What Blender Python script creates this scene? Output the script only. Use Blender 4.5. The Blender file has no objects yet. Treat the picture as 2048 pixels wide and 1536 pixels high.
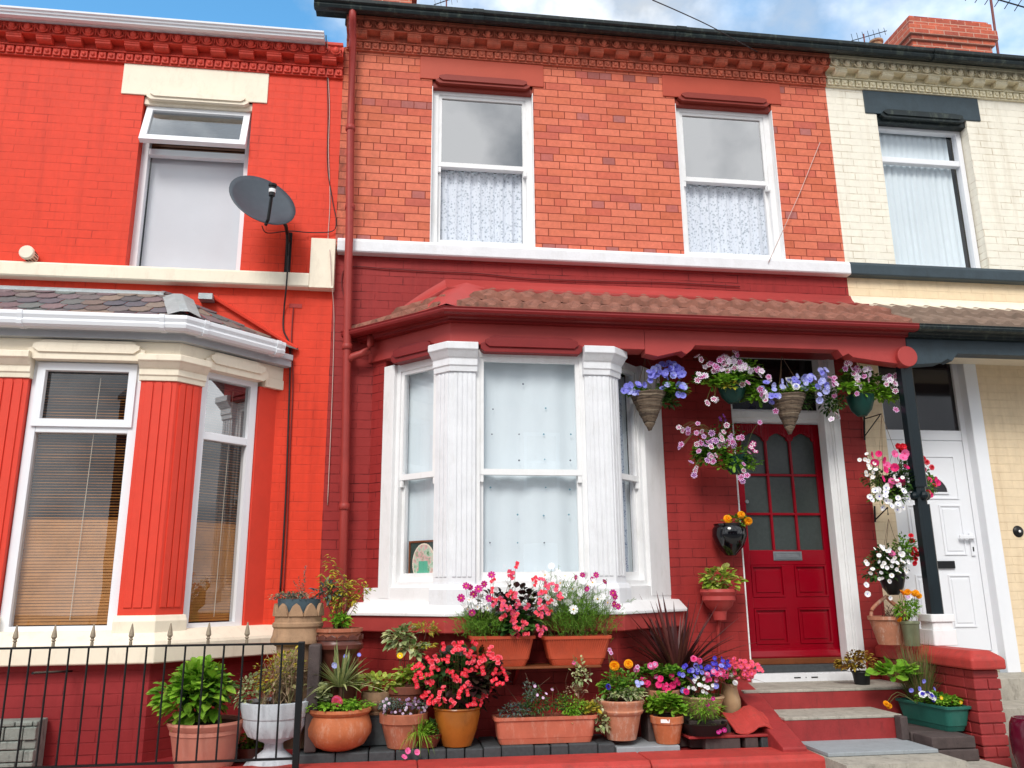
import bpy, bmesh, math, random
from mathutils import Vector, Matrix
random.seed(7)
R = math.radians
sc = bpy.context.scene
COL = sc.collection
# ---------------------------------------------------------------- camera
YAW, TILT, ROLL, FPX, DIST, EYE = 0.137904, 0.244486, -0.0088654, 1650.0, 6.796, 1.55
def cam_rows():
    cy, sy, ct, st, cr, sr = math.cos(YAW), math.sin(YAW), math.cos(TILT), math.sin(TILT), math.cos(ROLL), math.sin(ROLL)
    f = Vector((sy*ct, cy*ct, st)); r = Vector((cy, -sy, 0)); u = r.cross(f)
    return r*cr + u*sr, u*cr - r*sr, f
CR, CU, CF = cam_rows()
def at(u, v, y=0.0):
    """photo survey point (2048 wide) on the vertical plane y -> world x, z"""
    w = CR*((u-1024)/FPX) - CU*((v-768)/FPX) + CF
    t = (y+DIST)/w.y
    return w.x*t, w.z*t+EYE
def X(u, v, y=0.0): return at(u, v, y)[0]
def Z(u, v, y=0.0): return at(u, v, y)[1]
def mpp(y):  # metres per photo pixel at depth y
    return (y+DIST)/FPX/0.97
cd = bpy.data.cameras.new('camera'); cam = bpy.data.objects.new('camera', cd); COL.objects.link(cam)
cam.matrix_world = Matrix(((CR.x, CU.x, -CF.x, 0), (CR.y, CU.y, -CF.y, -DIST), (CR.z, CU.z, -CF.z, EYE), (0, 0, 0, 1)))
cd.sensor_width = 36; cd.lens = 36*FPX/2048; cd.clip_start = .05; cd.clip_end = 3000
sc.camera = cam

# ---------------------------------------------------------------- materials
def srgb(r, g, b):
    f = lambda c: (c/255/12.92) if c/255 <= .04045 else ((c/255+.055)/1.055)**2.4
    return (f(r), f(g), f(b), 1)
class NT:
    def __init__(s, name):
        s.m = bpy.data.materials.new(name); s.m.use_nodes = True
        s.t = s.m.node_tree; s.n = s.t.nodes; s.b = s.n['Principled BSDF']; s.out = s.n['Material Output']
    def node(s, t, **k):
        n = s.n.new(t)
        for a, b in k.items():
            if hasattr(n, a): setattr(n, a, b)
            else: n.inputs[a].default_value = b
        return n
    def link(s, a, b): s.t.links.new(a, b)
    def math(s, op, a, b=None, c=None):
        n = s.n.new('ShaderNodeMath'); n.operation = op
        for i, v in enumerate((a, b, c)):
            if v is None: continue
            if isinstance(v, (int, float)): n.inputs[i].default_value = v
            else: s.link(v, n.inputs[i])
        return n.outputs[0]
    def mix(s, f, a, b, mode='MIX'):
        n = s.n.new('ShaderNodeMix'); n.data_type = 'RGBA'; n.blend_type = mode
        for i, v in ((0, f), (6, a), (7, b)):
            if hasattr(v, 'is_linked'): s.link(v, n.inputs[i])
            else: n.inputs[i].default_value = v
        return n.outputs[2]
    def noise(s, scale, detail=3, rough=.55, vec=None, stretch=None):
        n = s.n.new('ShaderNodeTexNoise'); n.inputs['Scale'].default_value = scale
        n.inputs['Detail'].default_value = detail; n.inputs['Roughness'].default_value = rough
        if vec is None: vec = s.pos()
        if stretch:
            m = s.n.new('ShaderNodeMapping'); m.inputs['Scale'].default_value = stretch; s.link(vec, m.inputs[0]); vec = m.outputs[0]
        s.link(vec, n.inputs[0]); return n.outputs[0]
    def pos(s):
        if not hasattr(s, '_p'): s._p = s.n.new('ShaderNodeNewGeometry').outputs['Position']
        return s._p
    def ramp(s, v, stops, interp='LINEAR'):
        n = s.n.new('ShaderNodeValToRGB'); n.color_ramp.interpolation = interp
        e = n.color_ramp.elements
        while len(e) < len(stops): e.new(1)
        for i, (p, c) in enumerate(stops): e[i].position = p; e[i].color = c if len(c) == 4 else (*c, 1)
        s.link(v, n.inputs[0]); return n.outputs[0]
    def bump(s, h, strength, dist=.01, prev=None):
        n = s.n.new('ShaderNodeBump'); n.inputs['Strength'].default_value = strength; n.inputs['Distance'].default_value = dist
        s.link(h, n.inputs['Height'])
        if prev is not None: s.link(prev, n.inputs['Normal'])
        return n.outputs[0]
def g3(v): return (v, v, v, 1)
def paint(name, col, rough=.5, var=.12, scale=6, bump=.15, metal=0, dirt=None, dirt_amt=.5, coat=0, spec=.35):
    k = NT(name)
    n1 = k.noise(scale, 5, .65)
    c = k.mix(1.0, col, k.ramp(n1, [(.3, g3(1-var)), (.7, g3(1+var*.4))]), 'MULTIPLY')
    if dirt:
        n2 = k.noise(scale*2.3, 6, .75, stretch=(1, 1, .35))
        c = k.mix(k.ramp(n2, [(.52, g3(0)), (.75, g3(dirt_amt))]), c, dirt)
    k.link(c, k.b.inputs['Base Color'])
    k.b.inputs['Roughness'].default_value = rough; k.b.inputs['Metallic'].default_value = metal
    k.b.inputs['Specular IOR Level'].default_value = spec
    k.b.inputs['Coat Weight'].default_value = coat; k.b.inputs['Coat Roughness'].default_value = .15
    if bump:
        k.link(k.bump(k.noise(scale*8, 4), bump, .004), k.b.inputs['Normal'])
    return k.m
def brickvec(k):
    s = k.n.new('ShaderNodeSeparateXYZ'); k.link(k.pos(), s.inputs[0])
    c = k.n.new('ShaderNodeCombineXYZ'); u = k.math('SUBTRACT', s.outputs[0], s.outputs[1])
    k.link(u, c.inputs[0]); k.link(s.outputs[2], c.inputs[1]); return c.outputs[0], s
def bricktex(k, vec, c1, c2, mortar, ms=.005, squash=1.0, freq=2, w=.235, h=.075):
    b = k.n.new('ShaderNodeTexBrick'); b.offset = .5; b.squash = squash; b.squash_frequency = freq
    for n_, v in (('Color1', c1), ('Color2', c2), ('Mortar', mortar), ('Scale', 1.0), ('Mortar Size', ms), ('Mortar Smooth', .35), ('Brick Width', w), ('Row Height', h), ('Bias', 0.0)):
        b.inputs[n_].default_value = v
    k.link(vec, b.inputs['Vector']); return b
def painted_brick(name, col, joint, var=.1, jstr=.6, rough=.5, dirt=None, bumps=.5):
    k = NT(name); vec, sp = brickvec(k)
    # wobble the joints a little
    nv = k.n.new('ShaderNodeTexNoise'); nv.inputs['Scale'].default_value = 9; k.link(k.pos(), nv.inputs[0])
    vm = k.n.new('ShaderNodeVectorMath'); vm.operation = 'MULTIPLY_ADD'; k.link(nv.outputs[1], vm.inputs[0]); vm.inputs[1].default_value = (.010, .006, 0); k.link(vec, vm.inputs[2])
    b = bricktex(k, vm.outputs[0], g3(0), g3(1), g3(.5), .0045)
    big = k.noise(1.3, 6, .7); fine = k.noise(14, 4, .6)
    c = k.mix(1.0, col, k.ramp(big, [(.3, g3(1-var)), (.72, g3(1+var*.3))]), 'MULTIPLY')
    c = k.mix(1.0, c, k.ramp(b.outputs[0], [(0, g3(.985)), (1, g3(1.01))]), 'MULTIPLY')
    c = k.mix(1.0, c, k.ramp(fine, [(.3, g3(.93)), (.7, g3(1.03))]), 'MULTIPLY')
    jm = k.math('MULTIPLY', b.outputs[1], k.ramp(k.noise(3.2, 5, .7), [(.46, g3(.05)), (.62, g3(jstr))]))
    c = k.mix(jm, c, joint)
    # rain streaks and a few flaked spots in the paint
    st_ = k.ramp(k.noise(5, 5, .7, stretch=(1.6, 1.6, .12)), [(.50, g3(0)), (.74, g3(.34))])
    c = k.mix(st_, c, joint)
    c = k.mix(k.ramp(k.noise(11, 6, .8), [(.70, g3(0)), (.715, g3(.75))]), c, dirt or joint)
    k.link(c, k.b.inputs['Base Color']); k.b.inputs['Roughness'].default_value = rough; k.b.inputs['Specular IOR Level'].default_value = .18
    h = k.math('SUBTRACT', k.math('MULTIPLY', fine, .25), k.math('MULTIPLY', b.outputs[1], 1.0))
    k.link(k.bump(h, bumps, .012), k.b.inputs['Normal'])
    return k.m
def bare_brick(name):
    k = NT(name); vec, sp = brickvec(k)
    nv = k.n.new('ShaderNodeTexNoise'); nv.inputs['Scale'].default_value = 14; k.link(k.pos(), nv.inputs[0])
    vm = k.n.new('ShaderNodeVectorMath'); vm.operation = 'MULTIPLY_ADD'; k.link(nv.outputs[1], vm.inputs[0]); vm.inputs[1].default_value = (.006, .004, 0); k.link(vec, vm.inputs[2])
    b = bricktex(k, vm.outputs[0], g3(0), g3(1), g3(0), .0042, squash=.5, freq=6)
    row = k.math('FLOOR', k.math('DIVIDE', sp.outputs[2], .075))
    hd = k.math('LESS_THAN', k.math('ABSOLUTE', k.math('SUBTRACT', k.math('FLOORED_MODULO', row, 6.0), 0.0)), .5)
    val = k.math('MULTIPLY', b.outputs[0], k.math('MULTIPLY_ADD', hd, .28, .72))
    c = k.ramp(val, [(0, srgb(204, 108, 80)), (.12, srgb(218, 120, 92)), (.5, srgb(222, 124, 98)), (.66, srgb(208, 106, 84)), (.74, srgb(192, 102, 90)), (.86, srgb(182, 114, 108)), (1, srgb(160, 92, 84))])
    c = k.mix(1.0, c, k.ramp(k.noise(22, 5, .7), [(.3, g3(.84)), (.72, g3(1.1))]), 'MULTIPLY')
    c = k.mix(1.0, c, k.ramp(k.noise(1.6, 4, .6), [(.3, g3(.9)), (.7, g3(1.06))]), 'MULTIPLY')
    c = k.mix(b.outputs[1], c, srgb(120, 50, 38))
    # soot streaks near the left end of the wall, beside the downpipe
    left = k.ramp(k.math('SUBTRACT', sp.outputs[0], -.60), [(0, g3(.75)), (.45, g3(0))])
    soot = k.math('MULTIPLY', left, k.ramp(k.noise(6, 6, .75, stretch=(1, 1, .5)), [(.47, g3(0)), (.68, g3(.9))]))
    c = k.mix(soot, c, srgb(78, 58, 48))
    k.link(c, k.b.inputs['Base Color']); k.b.inputs['Roughness'].default_value = .8; k.b.inputs['Specular IOR Level'].default_value = .2
    h = k.math('SUBTRACT', k.math('MULTIPLY', k.noise(40, 4), .3), b.outputs[1])
    k.link(k.bump(h, .35, .006), k.b.inputs['Normal']); return k.m
def island(name, cols, rough=.5, trans=0.0, spec=.3, noise=.15, coat=0):
    """colour varies from piece to piece (leaf, slate, petal)"""
    k = NT(name); g = k.n.new('ShaderNodeNewGeometry')
    stops = [(i/max(1, len(cols)-1), c) for i, c in enumerate(cols)]
    c = k.ramp(g.outputs['Random Per Island'], stops)
    c = k.mix(1.0, c, k.ramp(k.noise(45, 3), [(.3, g3(1-noise)), (.7, g3(1+noise))]), 'MULTIPLY')
    k.link(c, k.b.inputs['Base Color']); k.b.inputs['Roughness'].default_value = rough; k.b.inputs['Specular IOR Level'].default_value = spec
    k.b.inputs['Coat Weight'].default_value = coat
    if trans:
        t = k.n.new('ShaderNodeBsdfTranslucent'); k.link(c, t.inputs[0])
        mx = k.n.new('ShaderNodeMixShader'); mx.inputs[0].default_value = trans
        k.link(k.b.outputs[0], mx.inputs[1]); k.link(t.outputs[0], mx.inputs[2]); k.link(mx.outputs[0], k.out.inputs[0])
    else: k.link(k.bump(k.noise(30, 4), .25, .006), k.b.inputs['Normal'])
    return k.m
def glass(name, refl=.12, tint=(.9, .95, .95, 1), rough=.0, wave=.02):
    k = NT(name); k.n.remove(k.b)
    tr = k.n.new('ShaderNodeBsdfTransparent'); tr.inputs[0].default_value = tint
    gl = k.n.new('ShaderNodeBsdfGlossy'); gl.inputs['Roughness'].default_value = rough
    lw = k.n.new('ShaderNodeLayerWeight'); lw.inputs[0].default_value = .5
    f = k.math('MINIMUM', k.math('ADD', k.math('MULTIPLY', k.math('POWER', lw.outputs[1], 3.0), .5), refl), .95)
    if wave:
        bp = k.bump(k.noise(1.8, 1), wave, .05); k.link(bp, gl.inputs['Normal'])
    mx = k.n.new('ShaderNodeMixShader'); k.link(f, mx.inputs[0]); k.link(tr.outputs[0], mx.inputs[1]); k.link(gl.outputs[0], mx.inputs[2])
    k.link(mx.outputs[0], k.out.inputs[0]); return k.m
def lace(name, c1, c2, scale=55):
    k = NT(name)
    v = k.n.new('ShaderNodeTexVoronoi'); v.inputs['Scale'].default_value = scale; k.link(k.pos(), v.inputs['Vector'])
    n = k.noise(28, 4, .7)
    f = k.math('ADD', k.math('MULTIPLY', v.outputs[0], .8), k.math('MULTIPLY', n, .7))
    c = k.ramp(f, [(.45, c1), (.72, c2)]); k.link(c, k.b.inputs['Base Color']); k.b.inputs['Roughness'].default_value = .9
    return k.m
def flat(name, col, rough=.6, trans=0):
    k = NT(name); k.b.inputs['Base Color'].default_value = col; k.b.inputs['Roughness'].default_value = rough
    if trans:
        t = k.n.new('ShaderNodeBsdfTranslucent'); t.inputs[0].default_value = col
        mx = k.n.new('ShaderNodeMixShader'); mx.inputs[0].default_value = trans
        k.link(k.b.outputs[0], mx.inputs[1]); k.link(t.outputs[0], mx.inputs[2]); k.link(mx.outputs[0], k.out.inputs[0])
    return k.m
M = {}
M['orange_wall'] = painted_brick('orange_red_painted_brick', srgb(226, 66, 42), srgb(154, 40, 28), jstr=.6, var=.11, bumps=.3)
M['orange'] = paint('orange_red_paint', srgb(220, 64, 44), .5, .08)
M['orange_cornice'] = paint('orange_red_cornice', srgb(216, 72, 54), .6, .2, 10, .3, dirt=srgb(90, 40, 34))
M['plinth_wall'] = painted_brick('dusky_red_painted_brick', srgb(156, 52, 54), srgb(100, 28, 30), jstr=.8, var=.14, dirt=None)
M['mid_wall'] = painted_brick('brick_red_painted_brick', srgb(156, 50, 48), srgb(80, 20, 22), jstr=.9, var=.1)
M['mid_red'] = paint('brick_red_paint', srgb(174, 64, 60), .5, .1, 4, .2)
M['mid_red_dark'] = paint('deep_red_gutter_paint', srgb(130, 32, 32), .4, .12, 5, .1)
M['step_red'] = paint('red_step_paint', srgb(156, 52, 52), .5, .2, 7, .4, dirt=srgb(104, 44, 42), dirt_amt=.7)
M['coping_red'] = paint('red_coping_paint', srgb(182, 62, 56), .6, .2, 7, .6, dirt=srgb(120, 62, 54), dirt_amt=.7)
M['bare'] = bare_brick('bare_orange_brick')
M['terracotta_frieze'] = paint('terracotta_frieze', srgb(206, 108, 82), .7, .3, 9, .4, dirt=srgb(90, 56, 48), dirt_amt=.8)
M['lintel_red'] = paint('terracotta_lintel_paint', srgb(182, 74, 52), .55, .06, 4, .1)
M['lintel_dark'] = paint('deep_terracotta_paint', srgb(140, 50, 38), .55, .06, 4, .1)
M['cream_wall'] = painted_brick('cream_painted_brick', srgb(242, 236, 220), srgb(176, 156, 124), jstr=.8, var=.06, rough=.6)
M['cream_render'] = painted_brick('warm_cream_painted_brick', srgb(236, 214, 180), srgb(190, 160, 120), jstr=.35, var=.06, rough=.6)
M['cream'] = paint('cream_paint', srgb(240, 228, 206), .5, .06, 5, .15, dirt=srgb(190, 172, 150), dirt_amt=.35)
M['cream_cornice'] = paint('cream_cornice_paint', srgb(232, 222, 190), .6, .12, 9, .25, dirt=srgb(140, 126, 100), dirt_amt=.5)
M['white'] = paint('white_gloss_paint', srgb(238, 238, 238), .35, .06, 4, .12, dirt=srgb(190, 188, 180), dirt_amt=.34)
M['upvc'] = paint('white_upvc', srgb(234, 236, 240), .25, .02, 3, 0)
M['white_stone'] = paint('white_painted_stone', srgb(230, 231, 234), .55, .09, 6, .4, dirt=srgb(190, 186, 178), dirt_amt=.26)
M['grey_trim'] = paint('grey_fascia', srgb(176, 178, 182), .5, .1, 4, .1)
M['slate_blue'] = paint('slate_blue_paint', srgb(56, 70, 78), .5, .25, 5, .3, dirt=srgb(40, 46, 50))
M['post_black'] = paint('blue_black_post_paint', srgb(14, 28, 34), .35, .2, 5, .1)
M['gutter_black'] = paint('blackened_iron_gutter', srgb(30, 40, 42), .45, .4, 8, .2, dirt=srgb(110, 120, 104), dirt_amt=.5)
M['iron'] = paint('black_iron_paint', srgb(16, 18, 20), .4, .2, 20, .2)
M['black_plastic'] = paint('black_plastic', srgb(20, 20, 22), .4, .15, 10, .1)
M['black_glaze'] = paint('black_glaze', srgb(8, 9, 14), .08, .1, 4, 0, spec=.6)
M['bronze'] = paint('pale_bronze_finial', srgb(150, 136, 116), .4, .25, 30, .2, metal=.2)
M['pipe_red'] = paint('dull_red_pipe_paint', srgb(160, 58, 52), .5, .15, 6, .2)
M['door_red'] = paint('crimson_gloss_paint', srgb(138, 2, 24), .22, .08, 3, .05)
M['slate'] = island('purple_grey_slates', [srgb(104, 88, 92), srgb(128, 110, 112), srgb(92, 92, 100), srgb(140, 124, 112), srgb(84, 74, 80), srgb(118, 126, 122)], .75)
M['lead'] = paint('lead_flashing', srgb(168, 176, 178), .45, .2, 12, .4, metal=.2)
M['pantile'] = paint('brown_red_concrete_tiles', srgb(146, 96, 80), .85, .35, 9, .7, dirt=srgb(86, 66, 56), dirt_amt=.85)
M['pantile_grey'] = paint('grey_brown_concrete_tiles', srgb(128, 108, 94), .85, .25, 7, .6, dirt=srgb(90, 80, 68), dirt_amt=.6)
M['roof_slate'] = paint('dark_roof_slate', srgb(80, 80, 86), .7, .2, 6, .3)
M['glass_sky'] = glass('sky_reflecting_glass', .40, (.62, .68, .70, 1))
M['glass_clear'] = glass('clear_window_glass', .07, (.99, .99, 1, 1))
M['glass_dim'] = glass('dim_window_glass', .10, (.8, .82, .82, 1))
M['glass_obscure'] = paint('obscure_grey_glass', srgb(58, 66, 64), .18, .2, 30, .3, spec=.6)
M['dark_glass'] = paint('dark_unlit_glass', srgb(36, 30, 32), .08, .15, 3, 0, spec=.6)
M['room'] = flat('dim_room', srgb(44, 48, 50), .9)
M['lace'] = lace('white_lace', srgb(158, 170, 180), srgb(222, 228, 236), 38)
M['net'] = paint('plain_net_curtain', srgb(222, 233, 237), .9, .04, 3, .1)
M['roller'] = paint('pale_roller_blind', srgb(214, 216, 220), .8, .04, 3, 0)
M['blue_cloth'] = lace('blue_grey_lace', srgb(96, 112, 146), srgb(190, 202, 214), 70)
M['wood_blind'] = paint('tan_wooden_slats', srgb(206, 136, 62), .5, .2, 12, .1)
M['wood'] = paint('varnished_wood', srgb(120, 66, 36), .45, .25, 12, .2)
M['black_brick'] = island('blue_black_engineering_brick', [srgb(44, 48, 52), srgb(66, 70, 72), srgb(52, 52, 56), srgb(74, 76, 74)], .7)
M['grey_brick'] = paint('sooty_brown_brick', srgb(84, 72, 70), .8, .3, 10, .5, dirt=srgb(50, 46, 46))
M['concrete'] = paint('pale_concrete', srgb(172, 166, 154), .85, .25, 9, .6, dirt=srgb(92, 88, 78), dirt_amt=.75)
M['flagstone'] = paint('blue_grey_flagstone', srgb(150, 156, 160), .8, .12, 8, .35, dirt=srgb(118, 122, 120))
M['stone_clad'] = paint('grey_split_stone', srgb(146, 152, 144), .85, .3, 9, .9, dirt=srgb(60, 70, 68), dirt_amt=.8)
M['asphalt'] = paint('street_asphalt', (.16, .16, .16, 1), .9, .3, 10, .4)
M['pavement'] = paint('pavement_slabs', srgb(176, 172, 164), .9, .15, 4, .3)
M['terracotta'] = paint('terracotta_clay', srgb(168, 100, 74), .8, .28, 11, .4, dirt=srgb(204, 176, 156), dirt_amt=.6)
M['terracotta_orange'] = paint('orange_terracotta_clay', srgb(190, 108, 68), .75, .25, 9, .35, dirt=srgb(206, 172, 150), dirt_amt=.55)
M['terracotta_old'] = paint('weathered_terracotta', srgb(186, 124, 96), .85, .25, 10, .4, dirt=srgb(214, 198, 184), dirt_amt=.8)
M['terracotta_dark'] = paint('dark_brown_clay', srgb(124, 70, 54), .6, .25, 8, .2, dirt=srgb(80, 48, 42))
M['pink_plastic'] = paint('faded_pink_plastic', srgb(190, 122, 104), .55, .1, 6, .1, dirt=srgb(210, 160, 146), dirt_amt=.4)
M['orange_plastic'] = paint('orange_brown_plastic', srgb(186, 78, 50), .5, .14, 8, .2, dirt=srgb(140, 70, 52), dirt_amt=.5)
M['salmon_plastic'] = paint('salmon_plastic', srgb(190, 104, 80), .6, .18, 8, .2, dirt=srgb(214, 176, 156), dirt_amt=.45)
M['buff'] = paint('buff_stone_clay', srgb(168, 134, 104), .85, .25, 9, .4, dirt=srgb(104, 84, 70), dirt_amt=.7)
M['glaze_brown'] = paint('brown_salt_glaze', srgb(96, 52, 42), .3, .25, 8, .1)
M['ochre_glaze'] = paint('ochre_brown_glaze', srgb(160, 96, 36), .22, .3, 5, .1, dirt=srgb(104, 62, 26), dirt_amt=.6)
M['beige_glaze'] = paint('beige_glaze', srgb(178, 148, 112), .3, .2, 6, .1)
M['urn_white'] = paint('weathered_white_urn', srgb(198, 204, 210), .75, .15, 10, .3, dirt=srgb(120, 126, 134), dirt_amt=.6)
M['blue_slate_pot'] = paint('blue_slate_pot', srgb(70, 88, 98), .6, .3, 14, .4)
M['green_plastic'] = paint('dark_green_plastic', srgb(14, 62, 54), .45, .12, 6, .1)
M['green_trough'] = paint('sea_green_plastic', srgb(42, 104, 92), .45, .14, 5, .1, dirt=srgb(90, 140, 128), dirt_amt=.3)
M['tin'] = paint('dull_tin', srgb(120, 124, 96), .4, .3, 8, .1, metal=.4)
M['soil'] = paint('dark_potting_soil', srgb(52, 38, 30), .95, .4, 30, .8)
M['wicker'] = island('woven_wicker', [srgb(92, 78, 66), srgb(128, 110, 92), srgb(74, 62, 54), srgb(150, 134, 114)], .85)
M['cable_black'] = flat('black_cable', srgb(30, 24, 26)); M['cable_pale'] = flat('pale_cable', srgb(200, 170, 160))
M['cable_red'] = flat('painted_cable', srgb(110, 28, 28))
M['dish'] = paint('grey_dish_mesh', srgb(70, 78, 86), .5, .12, 20, .1)
M['metal'] = paint('brushed_metal', srgb(150, 154, 158), .35, .15, 20, .1, metal=.7)
M['rust'] = paint('rusty_mast', srgb(120, 60, 56), .6, .3, 20, .2)
M['chain'] = paint('thin_bronze_chain', srgb(110, 84, 62), .5, .2, 20, .1)
M['leaf'] = island('mid_green_leaves', [srgb(52, 96, 30), srgb(92, 142, 42), srgb(132, 176, 58), srgb(74, 122, 42)], .45, .25)
M['leaf_bright'] = island('bright_green_leaves', [srgb(78, 130, 30), srgb(124, 174, 48), srgb(160, 202, 72), srgb(100, 154, 40)], .4, .3)
M['leaf_lime'] = island('lime_leaves', [srgb(150, 178, 50), srgb(196, 208, 96), srgb(116, 150, 40), srgb(214, 214, 140)], .4, .3)
M['leaf_var'] = island('variegated_leaves', [srgb(90, 120, 60), srgb(206, 208, 150), srgb(110, 140, 80), srgb(222, 222, 180), srgb(74, 104, 54)], .5, .25)
M['leaf_yellow'] = island('yellow_green_leaves', [srgb(110, 132, 40), srgb(170, 172, 60), srgb(206, 180, 60), srgb(130, 150, 80)], .5, .3)
M['leaf_dark'] = island('deep_green_leaves', [srgb(30, 60, 28), srgb(54, 90, 36), srgb(76, 112, 50), srgb(40, 74, 34)], .4, .15)
M['leaf_bronze'] = island('bronze_leaves', [srgb(36, 22, 24), srgb(62, 32, 34), srgb(48, 44, 30), srgb(30, 34, 26)], .3, .1)
M['leaf_grey'] = island('grey_green_leaves', [srgb(84, 104, 84), srgb(120, 134, 110), srgb(96, 110, 120), srgb(70, 92, 66)], .6, .2)
M['leaf_dry'] = island('dry_pinkish_stems', [srgb(150, 120, 96), srgb(186, 160, 130), srgb(130, 128, 80), srgb(170, 130, 120)], .8, .1)
M['leaf_coleus'] = island('yellow_brown_coleus', [srgb(96, 44, 30), srgb(176, 150, 50), srgb(120, 70, 36), srgb(196, 176, 70)], .5, .2)
M['feather'] = island('feathery_green', [srgb(74, 120, 30), srgb(110, 158, 48), srgb(134, 176, 64)], .5, .3)
M['grass'] = island('grass_blades', [srgb(62, 96, 44), srgb(100, 130, 60), srgb(140, 120, 84), srgb(120, 84, 72)], .5, .2)
M['cordyline'] = island('purple_brown_blades', [srgb(58, 30, 32), srgb(88, 46, 46), srgb(110, 62, 56), srgb(70, 38, 34)], .35, .1)
M['yucca'] = island('striped_blades', [srgb(96, 120, 70), srgb(190, 194, 130), srgb(80, 104, 58), srgb(206, 206, 150)], .4, .15)
M['stem'] = paint('green_brown_stem', srgb(96, 104, 52), .6, .2, 20, .1)
M['twig'] = paint('brown_twig', srgb(104, 76, 60), .8, .2, 20, .2)
PET = {'white': srgb(250, 250, 250), 'lilac': srgb(226, 190, 226), 'blue': srgb(138, 138, 230), 'paleblue': srgb(180, 184, 244), 'violet': srgb(70, 56, 190), 'magenta': srgb(190, 26, 128),
       'pink': srgb(244, 110, 170), 'hotpink': srgb(236, 40, 120), 'coral': srgb(252, 104, 120), 'scarlet': srgb(244, 50, 70), 'red': srgb(206, 16, 36), 'orange': srgb(255, 140, 0),
       'yellow': srgb(250, 200, 20), 'purple': srgb(140, 60, 150), 'dark': srgb(60, 14, 60), 'heather': srgb(130, 96, 140)}
for k_, c_ in list(PET.items()):
    M['p_'+k_] = island('petal_'+k_, [tuple(q*.72 for q in c_[:3])+(1,), c_, tuple(min(1, q*1.12+.01) for q in c_[:3])+(1,), tuple(q*.88 for q in c_[:3])+(1,)], .6, .2, noise=.06)

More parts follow.
